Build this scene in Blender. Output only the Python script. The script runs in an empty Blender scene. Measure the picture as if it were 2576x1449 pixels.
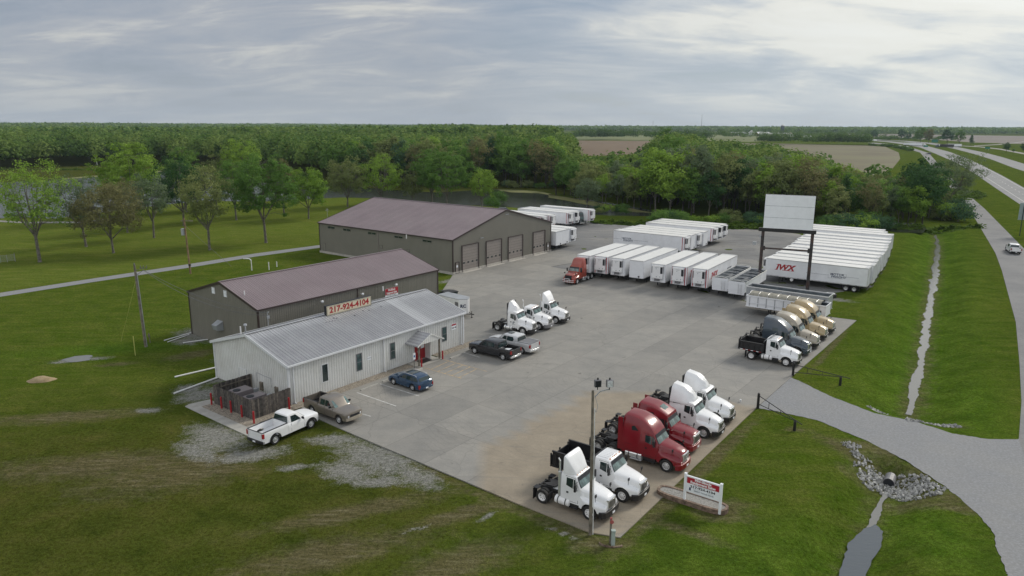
import bpy, bmesh, math, random
import numpy as np
from mathutils import Vector, Matrix, Euler
R = math.radians
sc = bpy.context.scene
col = sc.collection
random.seed(7)
rng = np.random.default_rng(7)

# ---------------------------------------------------------------- camera
FOCAL, PITCH, ROLL, CAMH = 2682.4/1.490683, R(12.851), R(-0.231), 25.99
cam_d = bpy.data.cameras.new('camera'); cam = bpy.data.objects.new('camera', cam_d); col.objects.link(cam)
cam_d.sensor_width = 36.0; cam_d.lens = FOCAL/2576*36.0; cam_d.clip_end = 60000; cam_d.clip_start = 0.5
cam.matrix_world = Matrix.Translation((0, 0, CAMH)) @ Matrix.Rotation(R(90)-PITCH, 4, 'X') @ Matrix.Rotation(-ROLL, 4, 'Z')
sc.camera = cam

# ---------------------------------------------------------------- sky and light
SUN_AZ, SUN_EL = R(38), R(33)          # azimuth counter-clockwise from +X
w = bpy.data.worlds.new('World'); sc.world = w; w.use_nodes = True
nt = w.node_tree; nt.nodes.clear()
def N(nt, t, **kw):
    n = nt.nodes.new(t)
    for k, v in kw.items():
        if k.startswith('i_'): n.inputs[int(k[2:])].default_value = v
        else: setattr(n, k, v)
    return n
def L(nt, a, b): nt.links.new(a, b)
def ramp(nt, fac, stops, interp='LINEAR'):
    r = N(nt, 'ShaderNodeValToRGB'); r.color_ramp.interpolation = interp
    e = r.color_ramp.elements
    while len(e) < len(stops): e.new(0.5)
    for k, (p, c) in enumerate(stops):
        e[k].position = p; e[k].color = (c[0], c[1], c[2], 1) if isinstance(c, (tuple, list)) else (c, c, c, 1)
    if fac is not None: L(nt, fac, r.inputs[0])
    return r
def mth(nt, op, a, b=None, clamp=False):
    m = N(nt, 'ShaderNodeMath', operation=op); m.use_clamp = clamp
    for k, s in enumerate((a, b)):
        if s is None: continue
        if isinstance(s, (int, float)): m.inputs[k].default_value = s
        else: L(nt, s, m.inputs[k])
    return m.outputs[0]
def mixc(nt, fac, a, b, bt='MIX'):
    m = N(nt, 'ShaderNodeMix', data_type='RGBA', blend_type=bt)
    for s, k in ((fac, 0), (a, 6), (b, 7)):
        if isinstance(s, (int, float)): m.inputs[k].default_value = s
        elif isinstance(s, (tuple, list)): m.inputs[k].default_value = (s[0], s[1], s[2], 1)
        else: L(nt, s, m.inputs[k])
    return m.outputs[2]
def build_world():
    tc = N(nt, 'ShaderNodeTexCoord')
    sep = N(nt, 'ShaderNodeSeparateXYZ'); L(nt, tc.outputs['Generated'], sep.inputs[0])
    zc = mth(nt, 'MAXIMUM', sep.outputs[2], 0.0)
    zd = mth(nt, 'ADD', zc, 0.20)
    px = mth(nt, 'DIVIDE', sep.outputs[0], zd); py = mth(nt, 'DIVIDE', sep.outputs[1], zd)
    cb = N(nt, 'ShaderNodeCombineXYZ'); L(nt, px, cb.inputs[0]); L(nt, py, cb.inputs[1])
    mp = N(nt, 'ShaderNodeMapping'); L(nt, cb.outputs[0], mp.inputs[0])
    mp.inputs['Rotation'].default_value = (0, 0, R(24)); mp.inputs['Scale'].default_value = (0.75, 1.15, 1); mp.inputs['Location'].default_value = (2.3, 0.9, 0)
    n1 = N(nt, 'ShaderNodeTexNoise'); n1.inputs['Scale'].default_value = 0.75; n1.inputs['Detail'].default_value = 8; n1.inputs['Roughness'].default_value = 0.55; n1.inputs['Distortion'].default_value = 0.5
    L(nt, mp.outputs[0], n1.inputs['Vector'])
    n2 = N(nt, 'ShaderNodeTexNoise'); n2.inputs['Scale'].default_value = 2.0; n2.inputs['Detail'].default_value = 9; n2.inputs['Roughness'].default_value = 0.62; n2.inputs['Distortion'].default_value = 0.9
    mp2 = N(nt, 'ShaderNodeMapping'); L(nt, cb.outputs[0], mp2.inputs[0]); mp2.inputs['Rotation'].default_value = (0, 0, R(12)); mp2.inputs['Scale'].default_value = (0.8, 1.6, 1)
    L(nt, mp2.outputs[0], n2.inputs['Vector'])
    # brighter towards the side where the sun stands behind the cloud
    dt = N(nt, 'ShaderNodeVectorMath', operation='DOT_PRODUCT'); L(nt, tc.outputs['Generated'], dt.inputs[0])
    dt.inputs[1].default_value = (math.cos(SUN_AZ)*math.cos(SUN_EL), math.sin(SUN_AZ)*math.cos(SUN_EL), math.sin(SUN_EL))
    sunw = ramp(nt, dt.outputs['Value'], [(0.48, 0.0), (0.97, 1.0)], 'LINEAR').outputs[0]
    d = mth(nt, 'ADD', mth(nt, 'MULTIPLY', n1.outputs[0], 0.66), mth(nt, 'MULTIPLY', n2.outputs[0], 0.34))
    base = ramp(nt, d, [(0.39, (0.215, 0.255, 0.33)), (0.455, (0.285, 0.32, 0.385)), (0.52, (0.38, 0.395, 0.43)), (0.585, (0.62, 0.605, 0.56))]).outputs[0]
    lit = ramp(nt, d, [(0.39, (0.27, 0.36, 0.47)), (0.455, (0.42, 0.48, 0.56)), (0.51, (0.64, 0.67, 0.68)), (0.57, (0.93, 0.90, 0.80)), (0.64, (1.0, 0.98, 0.90))]).outputs[0]
    cc = mixc(nt, sunw, base, lit)
    hz = ramp(nt, sep.outputs[2], [(0.0, 1.0), (0.10, 0.45), (0.24, 0.0)], 'EASE').outputs[0]
    cc = mixc(nt, mth(nt, 'MULTIPLY', hz, 0.75), cc, mixc(nt, sunw, (0.37, 0.41, 0.46), (0.64, 0.72, 0.76)))
    up = ramp(nt, sep.outputs[2], [(0.42, 0.0), (0.8, 1.0)]).outputs[0]
    cc = mixc(nt, up, cc, mixc(nt, 0.5, cc, (0.52, 0.55, 0.58)))
    # added brightness in the unseen sky opposite the sun, lighting faces turned to it
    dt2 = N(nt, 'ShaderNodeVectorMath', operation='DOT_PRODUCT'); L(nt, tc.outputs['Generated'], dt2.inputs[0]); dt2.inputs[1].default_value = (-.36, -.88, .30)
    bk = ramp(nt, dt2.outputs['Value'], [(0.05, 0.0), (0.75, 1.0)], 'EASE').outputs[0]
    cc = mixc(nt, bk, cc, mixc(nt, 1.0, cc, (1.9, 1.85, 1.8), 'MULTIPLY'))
    dn = ramp(nt, sep.outputs[2], [(0.0, 0.0), (0.002, 1.0)]).outputs[0]
    sky = N(nt, 'ShaderNodeTexSky', sky_type='NISHITA'); sky.sun_disc = False; sky.sun_elevation = SUN_EL; sky.sun_rotation = R(90)-SUN_AZ
    b1 = N(nt, 'ShaderNodeBackground'); L(nt, sky.outputs[0], b1.inputs[0]); b1.inputs[1].default_value = 0.06
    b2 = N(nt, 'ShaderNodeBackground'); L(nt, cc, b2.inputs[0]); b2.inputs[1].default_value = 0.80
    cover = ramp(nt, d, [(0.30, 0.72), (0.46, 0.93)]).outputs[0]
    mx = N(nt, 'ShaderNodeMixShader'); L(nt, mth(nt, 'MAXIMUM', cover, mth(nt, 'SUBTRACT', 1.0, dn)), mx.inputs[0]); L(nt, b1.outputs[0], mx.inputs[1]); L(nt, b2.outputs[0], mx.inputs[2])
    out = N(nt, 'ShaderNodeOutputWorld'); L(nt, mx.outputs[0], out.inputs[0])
build_world()
sd = bpy.data.lights.new('sun', 'SUN'); sd.energy = 1.85; sd.angle = R(16); sd.color = (1.0, 0.94, 0.84)
sun = bpy.data.objects.new('sun', sd); col.objects.link(sun); sun.location = (60, 60, 80)
sun.rotation_euler = Vector((-math.cos(SUN_AZ)*math.cos(SUN_EL), -math.sin(SUN_AZ)*math.cos(SUN_EL), -math.sin(SUN_EL))).to_track_quat('-Z', 'Y').to_euler()
sc.view_settings.view_transform = 'Standard'; sc.view_settings.look = 'None'; sc.view_settings.gamma = 1; sc.view_settings.exposure = 0.48
sc.view_settings.use_curve_mapping = False
sc.cycles.max_bounces = 5; sc.cycles.diffuse_bounces = 2; sc.cycles.glossy_bounces = 3; sc.cycles.transparent_max_bounces = 8
sc.cycles.caustics_reflective = False; sc.cycles.caustics_refractive = False

# survey: where the line of sight through a point of the plan meets height z
def at(u, v, z=0.0):
    a, b = u-1288, v-724.5
    c, s = math.cos(ROLL), math.sin(ROLL)
    x, y = (c*a+s*b)/FOCAL, (-s*a+c*b)/FOCAL
    dy = math.cos(PITCH)-y*math.sin(PITCH); dz = -math.sin(PITCH)-y*math.cos(PITCH)
    t = (z-CAMH)/dz
    return (x*t, dy*t)
def A3(u, v, z=0.0):
    p = at(u, v, z); return Vector((p[0], p[1], z))

# ---------------------------------------------------------------- materials
MATS = {}
def new_mat(name):
    m = bpy.data.materials.new(name); m.use_nodes = True; MATS[name] = m
    t = m.node_tree; b = t.nodes['Principled BSDF']
    return m, t, b
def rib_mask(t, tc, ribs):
    # shade lines of the sheet ribs, painted into the colour; ribs = (spacing, phase, half width)
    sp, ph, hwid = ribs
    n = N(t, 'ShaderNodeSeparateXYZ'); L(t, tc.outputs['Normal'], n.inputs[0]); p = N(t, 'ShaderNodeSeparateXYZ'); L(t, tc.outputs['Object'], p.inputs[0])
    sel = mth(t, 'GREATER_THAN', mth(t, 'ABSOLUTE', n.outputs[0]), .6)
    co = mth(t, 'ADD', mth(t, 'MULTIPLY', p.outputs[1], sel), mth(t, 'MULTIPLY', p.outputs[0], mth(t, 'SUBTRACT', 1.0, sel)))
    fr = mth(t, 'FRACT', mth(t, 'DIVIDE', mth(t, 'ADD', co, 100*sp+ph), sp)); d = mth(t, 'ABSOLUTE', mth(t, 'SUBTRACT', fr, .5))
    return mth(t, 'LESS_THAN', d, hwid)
def paint(name, c, rough=0.4, metal=0.0, coat=0.0, var=0.08, scale=1.5, bump=0.0, bscale=20.0, spec=0.5, dirt=None, dirt_amt=0.35, dscale=0.6, ribs=None, ribdark=.6):
    m, t, b = new_mat(name)
    tc = N(t, 'ShaderNodeTexCoord')
    n = N(t, 'ShaderNodeTexNoise'); n.inputs['Scale'].default_value = scale; n.inputs['Detail'].default_value = 5; L(t, tc.outputs['Object'], n.inputs['Vector'])
    lo = tuple(max(0, x*(1-var)) for x in c); hi = tuple(min(1, x*(1+var)) for x in c)
    r = ramp(t, n.outputs[0], [(0.35, lo), (0.65, hi)]).outputs[0]
    if dirt:
        n2 = N(t, 'ShaderNodeTexNoise'); n2.inputs['Scale'].default_value = dscale; n2.inputs['Detail'].default_value = 8; n2.inputs['Roughness'].default_value = 0.7; L(t, tc.outputs['Object'], n2.inputs['Vector'])
        f = ramp(t, n2.outputs[0], [(0.45, 0.0), (0.75, dirt_amt)]).outputs[0]
        r = mixc(t, f, r, dirt)
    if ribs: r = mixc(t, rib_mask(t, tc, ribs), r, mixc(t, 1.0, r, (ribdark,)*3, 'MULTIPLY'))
    L(t, r, b.inputs['Base Color'])
    b.inputs['Roughness'].default_value = rough; b.inputs['Metallic'].default_value = metal
    b.inputs['Coat Weight'].default_value = coat; b.inputs['Coat Roughness'].default_value = 0.08
    b.inputs['Specular IOR Level'].default_value = spec
    if bump:
        n3 = N(t, 'ShaderNodeTexNoise'); n3.inputs['Scale'].default_value = bscale; n3.inputs['Detail'].default_value = 4; L(t, tc.outputs['Object'], n3.inputs['Vector'])
        bp = N(t, 'ShaderNodeBump'); bp.inputs['Strength'].default_value = bump; bp.inputs['Distance'].default_value = 0.05
        L(t, n3.outputs[0], bp.inputs['Height']); L(t, bp.outputs[0], b.inputs['Normal'])
    return m
M = {}
M['white'] = paint('white_paint', (.80, .81, .82), .32, coat=.5, var=.03, dirt=(.45, .43, .40), dirt_amt=.25)
M['whiteT'] = paint('white_trailer_panel', (.80, .82, .85), .38, var=.05, scale=.4, dirt=(.42, .42, .42), dirt_amt=.35, dscale=.35)
M['roofT'] = paint('trailer_roof_sheet', (.76, .76, .74), .38, var=.08, scale=.5, dirt=(.40, .39, .36), dirt_amt=.5, dscale=.5)
M['red'] = paint('dark_red_paint', (.19, .005, .012), .28, coat=.45, var=.06)
M['rust'] = paint('rust_red_paint', (.30, .055, .035), .3, coat=.6, var=.06)
M['gold'] = paint('gold_paint', (.40, .31, .17), .28, metal=.15, coat=.7, var=.05)
M['tan'] = paint('tan_paint', (.38, .34, .27), .28, metal=.15, coat=.7, var=.05)
M['slate'] = paint('slate_paint', (.045, .062, .082), .25, metal=.2, coat=.8, var=.08)
M['black'] = paint('black_paint', (.010, .010, .012), .45, var=.2, dirt=(.05, .045, .04), dirt_amt=.4)
M['chas'] = paint('chassis_black', (.014, .014, .015), .6, var=.3, dirt=(.06, .055, .05), dirt_amt=.5)
M['rubber'] = paint('tyre_rubber', (.014, .014, .014), .8, var=.2, dirt=(.05, .047, .042), dirt_amt=.4, dscale=3)
M['chrome'] = paint('chrome', (.80, .81, .82), .16, metal=.65, var=.05)
M['alu'] = paint('aluminium', (.60, .61, .62), .32, metal=.4, var=.08)
M['steelwhite'] = paint('white_wheel_paint', (.80, .80, .80), .4, var=.05, dirt=(.3, .28, .25), dirt_amt=.3)
M['glass'] = paint('window_glass', (.018, .032, .033), .05, var=.3, scale=.8, spec=.8)
M['glassg'] = paint('windshield_glass', (.10, .155, .15), .06, var=.45, scale=2.2, spec=.9)
M['grey'] = paint('grey_plastic', (.16, .16, .17), .5)
M['lamp'] = paint('lamp_lens', (.62, .64, .66), .12, var=.2, scale=12)
M['amber'] = paint('amber_lens', (.55, .17, .02), .25)
M['redlens'] = paint('red_lens', (.30, .015, .015), .2)
M['concrete_plain'] = paint('plain_concrete', (.34, .33, .30), .85, var=.12, scale=1.2, bump=.2)
M['wood'] = paint('weathered_pole_wood', (.17, .15, .12), .85, var=.35, scale=2, bump=.3)
M['woodbrown'] = paint('treated_pole_wood', (.20, .135, .075), .85, var=.4, scale=1.2)
M['pvc'] = paint('white_pipe_plastic', (.72, .73, .74), .4, dirt=(.35, .33, .25), dirt_amt=.4)
M['redpost'] = paint('red_post_paint', (.36, .012, .018), .45, var=.12)
M['signw'] = paint('sign_white', (.80, .83, .86), .45, var=.03)
M['signcream'] = paint('sign_cream', (.66, .60, .46), .5, var=.04)
M['signred'] = paint('sign_red', (.38, .015, .03), .45, var=.04)
M['ink'] = paint('dark_lettering', (.012, .014, .02), .5)
M['inkred'] = paint('red_lettering', (.36, .012, .02), .5)
M['inkwhite'] = paint('white_lettering', (.78, .78, .78), .5)
M['inknavy'] = paint('navy_lettering', (.03, .05, .10), .5)
M['inkgrey'] = paint('grey_lettering', (.16, .19, .22), .5)
M['green_sign'] = paint('green_road_sign', (.01, .16, .10), .5)
M['darkgreen'] = paint('dark_green_steel', (.012, .028, .024), .5, var=.2)
M['galv'] = paint('galvanised_sheet', (.36, .38, .40), .45, metal=.3, var=.1, scale=.8)

# ---------------------------------------------------------------- mesh builder
class MB:
    def __init__(s): s.v = []; s.f = []; s.m = []; s.cm = 0; s.T = None
    def mat(s, k): s.cm = k; return s
    def add(s, vs, fs):
        o = len(s.v)
        if s.T is not None: vs = [tuple(s.T @ Vector(p)) for p in vs]
        s.v.extend([tuple(p) for p in vs]); s.f.extend([tuple(o+i for i in f) for f in fs]); s.m.extend([s.cm]*len(fs))
    def box(s, cx, cy, cz, sx, sy, sz, rz=0.0, ry=0.0):
        a, b, c = sx/2, sy/2, sz/2
        P = [Vector((x, y, z)) for x in (-a, a) for y in (-b, b) for z in (-c, c)]
        E = Matrix.Translation((cx, cy, cz)) @ Matrix.Rotation(rz, 4, 'Z') @ Matrix.Rotation(ry, 4, 'Y')
        s.add([E @ p for p in P], [(0, 1, 3, 2), (4, 6, 7, 5), (0, 4, 5, 1), (2, 3, 7, 6), (0, 2, 6, 4), (1, 5, 7, 3)])
    def b2(s, x0, x1, y0, y1, z0, z1): s.box((x0+x1)/2, (y0+y1)/2, (z0+z1)/2, abs(x1-x0), abs(y1-y0), abs(z1-z0))
    def loft(s, rings, c0=True, c1=True, closed=True):
        n = len(rings[0]); vs = [p for r in rings for p in r]; fs = []
        for i in range(len(rings)-1):
            for j in range(n if closed else n-1):
                k = (j+1) % n
                fs.append((i*n+j, i*n+k, (i+1)*n+k, (i+1)*n+j))
        if c0: fs.append(tuple(range(n))[::-1])
        if c1: fs.append(tuple((len(rings)-1)*n+j for j in range(n)))
        s.add(vs, fs)
    def tube(s, p, q, r0, r1=None, n=8, caps=True):
        r1 = r0 if r1 is None else r1
        p, q = Vector(p), Vector(q); d = (q-p)
        if d.length < 1e-6: return
        d.normalize(); u = d.orthogonal().normalized(); w_ = d.cross(u)
        rg = [[tuple(c+(u*math.cos(2*math.pi*k/n)+w_*math.sin(2*math.pi*k/n))*r) for k in range(n)] for c, r in ((p, r0), (q, r1))]
        s.loft(rg, caps, caps)
    def path(s, pts, r, n=6):
        for a, b in zip(pts[:-1], pts[1:]): s.tube(a, b, r, r, n)
    def lathe(s, prof, origin, axis='Y', n=20, caps=False):
        # prof: list of (axial, radius)
        rings = []
        for a, r in prof:
            ring = []
            for k in range(n):
                t = 2*math.pi*k/n; c, q = r*math.cos(t), r*math.sin(t)
                p = {'Y': (q, a, c), 'Z': (c, q, a), 'X': (a, c, q)}[axis]
                ring.append((origin[0]+p[0], origin[1]+p[1], origin[2]+p[2]))
            rings.append(ring)
        s.loft(rings, caps, caps)
    def prism(s, poly, z0, z1):
        n = len(poly)
        s.loft([[(x, y, z0) for x, y in poly], [(x, y, z1) for x, y in poly]])
    def profile(s, poly, hw, r=0.06, hwf=None):
        # side outline (x,z) carried across the width, edges rounded, width may vary with x,z through hwf
        f = hwf or (lambda x, z: hw)
        inn = inset(poly, r); mid = inset(poly, r*.3)
        rows = []
        for sg in (-1, 1):
            a = [[(x, sg*(f(x, z)-r), z) for x, z in poly], [(x, sg*(f(x, z)-r*.3), z) for x, z in mid], [(x, sg*f(x, z), z) for x, z in inn]]
            rows.append(a if sg == 1 else a[::-1])
        s.loft(rows[0]+rows[1])
    def patch(s, c00, c10, c11, c01, uv, off=.006, th=.012):
        # polygon in the unit square of a 4-corner face, set proud by off
        c = [Vector(x) for x in (c00, c10, c11, c01)]
        nrm = (c[1]-c[0]).cross(c[3]-c[0]).normalized()
        def P(u, v): return c[0]*(1-u)*(1-v)+c[1]*u*(1-v)+c[2]*u*v+c[3]*(1-u)*v
        a = [tuple(P(u, v)+nrm*(off-th)) for u, v in uv]; b = [tuple(P(u, v)+nrm*off) for u, v in uv]
        s.loft([a, b])
    def build(s, name, mats, parent=None, smooth=None, loc=None, bevel=0.0):
        me = bpy.data.meshes.new(name); me.from_pydata(s.v, [], s.f)
        if not isinstance(mats, (list, tuple)): mats = [mats]
        for m in mats: me.materials.append(m)
        if len(mats) > 1: me.polygons.foreach_set('material_index', np.array(s.m, dtype=np.int32))
        me.validate(); me.update()
        bm = bmesh.new(); bm.from_mesh(me); bmesh.ops.recalc_face_normals(bm, faces=bm.faces)
        bm.to_mesh(me); bm.free()
        if smooth is not None:
            me.polygons.foreach_set('use_smooth', [True]*len(me.polygons)); me.set_sharp_from_angle(angle=R(smooth))
        o = bpy.data.objects.new(name, me); col.objects.link(o)
        if parent is not None: o.parent = parent
        if loc is not None: o.location = loc
        if bevel:
            md = o.modifiers.new('bevel', 'BEVEL'); md.width = bevel; md.segments = 2; md.limit_method = 'ANGLE'; md.angle_limit = R(50)
        return o
def inset(poly, r):
    n = len(poly); A = sum(poly[i][0]*poly[(i+1) % n][1]-poly[(i+1) % n][0]*poly[i][1] for i in range(n))
    sg = 1 if A > 0 else -1; out = []
    for i in range(n):
        p0, p1, p2 = Vector(poly[i-1]), Vector(poly[i]), Vector(poly[(i+1) % n])
        a = (p1-p0).normalized(); b = (p2-p1).normalized()
        na = Vector((-a.y, a.x))*sg; nb = Vector((-b.y, b.x))*sg
        m = na+nb
        if m.length < 1e-4: m = na
        m.normalize(); k = max(.45, m.dot(na))
        out.append(tuple(p1+m*(r/k)))
    return out
def empty(name, loc=(0, 0, 0), rz=0.0, scale=1.0):
    o = bpy.data.objects.new(name, None); col.objects.link(o); o.location = (loc[0], loc[1], loc[2] if len(loc) > 2 else 0); o.rotation_euler = (0, 0, rz)
    o.scale = (scale,)*3; o.empty_display_size = .3
    return o
def tag(o, label=None, cat=None, group=None, kind=None):
    if label: o['label'] = label
    if cat: o['category'] = cat
    if group: o['group'] = group
    if kind: o['kind'] = kind
    return o
def copy_tree(o, parent=None):
    c = o.copy(); col.objects.link(c)
    if parent is not None: c.parent = parent
    for ch in list(o.children): copy_tree(ch, c)
    return c
def sheet(name, pts, z, mat, kind='structure', th=0.0):
    mb = MB()
    if th: mb.prism(pts, z-th, z)
    else: mb.add([(x, y, z) for x, y in pts], [tuple(range(len(pts)))])
    me = bpy.data.meshes.new(name); me.from_pydata(mb.v, [], mb.f); me.materials.append(mat)
    bm = bmesh.new(); bm.from_mesh(me); bmesh.ops.recalc_face_normals(bm, faces=bm.faces)
    if not th:
        for f in bm.faces:
            if f.normal.z < 0: f.normal_flip()
    bm.to_mesh(me); bm.free()
    o = bpy.data.objects.new(name, me); col.objects.link(o)
    if kind: o['kind'] = kind
    return o
_font = {}
def text(body, size, mat, parent, M4, name='lettering', ext=.004, bold=0.0, shear=0.0, sx=1.0, align='CENTER', space=1.0):
    # lettering lies in the local x-y plane of matrix M4 (relative to parent), facing its +z
    cu = bpy.data.curves.new('t', 'FONT'); cu.body = body; cu.size = size; cu.extrude = ext; cu.offset = bold; cu.shear = shear
    cu.align_x = align; cu.align_y = 'CENTER'; cu.space_character = space; cu.space_line = .85; cu.resolution_u = 2
    o = bpy.data.objects.new('t', cu); col.objects.link(o)
    dg = bpy.context.evaluated_depsgraph_get()
    me = bpy.data.meshes.new_from_object(o.evaluated_get(dg)); me.name = name
    bpy.data.objects.remove(o); bpy.data.curves.remove(cu)
    me.transform(M4 @ Matrix.Diagonal((sx, 1, 1, 1))); me.materials.clear(); me.materials.append(mat)
    r = bpy.data.objects.new(name, me); col.objects.link(r)
    if parent is not None: r.parent = parent
    return r
def face_matrix(origin, xdir, updir):
    x = Vector(xdir).normalized(); y = Vector(updir).normalized(); z = x.cross(y)
    m = Matrix((x, y, z)).transposed().to_4x4(); m.translation = Vector(origin)
    return m
# ---------------------------------------------------------------- ground
YAW = R(52.6)                      # long axis of the yard and its buildings
def ell(cx, cy, a, b, ang=0.0): return (cx, cy, a, b, ang)
def ell_px(u, v, a, b, ang=0.0): p = at(u, v); return (p[0], p[1], a, b, R(ang))
DITCH_N = [at(u, v, -1.1) for u, v in [(2352, 575), (2358, 610), (2352, 680), (2340, 760), (2327, 850), (2318, 905), (2308, 950), (2298, 1000), (2290, 1040)]]
DITCH_S = [at(u, v, -1.1) for u, v in [(2240, 1212), (2218, 1255), (2205, 1300), (2180, 1350), (2160, 1400), (2135, 1460), (2100, 1540), (2050, 1650)]]
def seg_dist(X, Y, pts):
    D = np.full(X.shape, 1e9)
    for (ax, ay), (bx, by) in zip(pts[:-1], pts[1:]):
        dx, dy = bx-ax, by-ay; t = np.clip(((X-ax)*dx+(Y-ay)*dy)/(dx*dx+dy*dy), 0, 1)
        D = np.minimum(D, np.hypot(X-ax-t*dx, Y-ay-t*dy))
    return D
def relief(X, Y):
    dn = seg_dist(X, Y, DITCH_N); ds = seg_dist(X, Y, DITCH_S)
    s = lambda d, w_: np.clip(1-(np.maximum(d-.6, 0)/w_), 0, 1)
    e1 = seg_dist(X, Y, [at(u, v) for u, v in ((2060, 1052), (2190, 1105), (2280, 1150), (2380, 1215), (2410, 1238))]); e2 = seg_dist(X, Y, [at(u, v) for u, v in ((2090, 990), (2200, 1032), (2300, 1052), (2400, 1082))])
    rp = lambda e, w_: np.clip((e-.25)/w_, 0, 1)
    f = lambda t: t*t*(3-2*t)
    return -1.25*np.maximum(f(s(dn, 5.2))*rp(e2, 1.5), f(s(ds, 3.4))*rp(e1, 1.5))
def vnoise(X, Y, sc_, seed):
    r = np.random.default_rng(seed); g = r.random((256, 256))
    x = X/sc_; y = Y/sc_; xi = np.floor(x).astype(int); yi = np.floor(y).astype(int); fx = x-xi; fy = y-yi
    fx = fx*fx*(3-2*fx); fy = fy*fy*(3-2*fy)
    a = g[xi & 255, yi & 255]; b = g[(xi+1) & 255, yi & 255]; c = g[xi & 255, (yi+1) & 255]; d = g[(xi+1) & 255, (yi+1) & 255]
    return (a*(1-fx)+b*fx)*(1-fy)+(c*(1-fx)+d*fx)*fy
def blobs(X, Y, L_):
    V = np.zeros(X.shape)
    for cx, cy, a, b, ang in L_:
        c, s = math.cos(ang), math.sin(ang); dx, dy = X-cx, Y-cy
        u, v = (c*dx+s*dy)/a, (-s*dx+c*dy)/b
        V = np.maximum(V, np.clip(1.25-np.hypot(u, v)*.75, 0, 1))
    return V
GRAVEL = [ell_px(550, 1105, 4.2, 2.2, -38), ell_px(500, 1140, 3.0, 1.4, -38), ell_px(630, 1150, 3.6, 1.4, 20), ell_px(375, 1040, 1.6, .7, 0), ell_px(505, 1000, 2.6, 2.2, 52),
          ell_px(560, 960, 2.0, 1.0, 52), ell_px(480, 985, 1.6, 1.8, 52), ell_px(950, 1155, 5.2, 2.6, -40), ell_px(1050, 1200, 3.0, 1.4, -40), ell_px(880, 1190, 3.0, 1.8, -30), ell_px(840, 1110, 2.6, 1.3, 0), ell_px(960, 1215, 2.4, 1.0, 0), ell_px(740, 1180, 1.4, .6, 10),
          ell_px(500, 850, 4.5, 2.2, -37), ell_px(470, 865, 2.2, 1.6, -37), ell_px(215, 912, 3.2, .7, 14), ell_px(160, 920, 1.6, .5, 14), ell_px(590, 900, 2.6, 1.4, 52),
          ell_px(1230, 1300, 1.0, .3, 50), ell_px(1060, 1330, 1.4, .25, 30), ell_px(1420, 1340, 1.6, .3, -35), ell_px(2090, 745, 3.6, 1.4, -35), ell_px(1900, 705, 9, 2.6, -35), ell_px(1905, 752, 5, 1.5, -35), ell_px(1140, 705, 4, 1.2, 52)]
DIRT = [ell_px(2270, 1185, 4.2, 2.6, -30), ell_px(2200, 1120, 3.2, 1.4, -35), ell_px(2370, 1240, 2.6, 1.4, -30), ell_px(1820, 1290, 2.2, 1.2, 0), ell_px(1530, 1365, 2.6, 1.2, 10), ell_px(900, 1290, 7.5, 1.2, 22), ell_px(1180, 1290, 6.5, .9, 30), ell_px(1330, 1270, 6.0, .7, -38), ell_px(1160, 1420, 5, 2.0, 30), ell_px(450, 1200, 8, 3.5, 20), ell_px(250, 1180, 9, 2.6, 10), ell_px(150, 1060, 9, 1.6, 10), ell_px(820, 1400, 7, 2, 20),
        ell_px(1530, 1370, 2.2, .8, 10), ell_px(1600, 1345, 4.5, .45, 53), ell_px(1800, 1150, 12, .75, 53), ell_px(1690, 1255, 7, .9, 53), ell_px(1300, 1285, 9, .5, -38), ell_px(1720, 1330, 3.6, .7, -35), ell_px(1840, 1265, 2.0, .9, 0), ell_px(2000, 1075, 1.2, .7, 0), ell_px(2150, 1130, 4.5, 1.3, -62), ell_px(2300, 1240, 3.5, 1.2, -25), ell_px(2410, 1265, 2.6, 1.0, -20),
        ell_px(290, 925, 2.2, .8, 14), ell_px(480, 900, 3.4, 1.5, 40), ell_px(1935, 570, 18, 3, -20), ell_px(2090, 870, 13, .5, 55), ell_px(1470, 1340, 5, .5, -38), ell_px(1100, 1190, 5, .45, -38), ell_px(2395, 1060, 1.8, .8, -20)]
LUSH = [ell_px(300, 885, 9, 2.0, 14), ell_px(1300, 1280, 5, 1.8, -30), ell_px(1200, 1380, 3, 2, 10), ell_px(520, 1350, 6, 3, 20), ell_px(2300, 870, 26, 3.5, 57), ell_px(2440, 1000, 12, 3, 60), ell_px(1800, 1400, 9, 4, 10), ell_px(2350, 1330, 3, 6, 0), ell_px(1000, 700, 10, 3, 52)]
def graded(lo, hi, step, far, grow=1.16):
    mid = list(np.arange(lo, hi, step)); a = []; x, s = lo, step
    while x > -far: s *= grow; x -= s; a.append(x)
    b = []; x, s = hi, step
    while x < far: b.append(x); s *= grow; x += s
    return np.array(a[::-1]+mid+b)
def nodes_noise(t, vec, scale, det=4, rough=.5, dist=0.0):
    n = N(t, 'ShaderNodeTexNoise'); n.inputs['Scale'].default_value = scale; n.inputs['Detail'].default_value = det; n.inputs['Roughness'].default_value = rough; n.inputs['Distortion'].default_value = dist
    L(t, vec, n.inputs['Vector']); return n.outputs[0]
def gravel_color(t, v, light=(.30, .305, .30), dark=(.12, .125, .12), s=3.2):
    a = nodes_noise(t, v, s, 6, .75); b = nodes_noise(t, v, .25, 4, .6)
    c = ramp(t, a, [(.36, dark), (.5, tuple(x*.72 for x in light)), (.66, light)]).outputs[0]
    return mixc(t, mth(t, 'MULTIPLY', b, .55), c, (.30, .29, .26))
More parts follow.
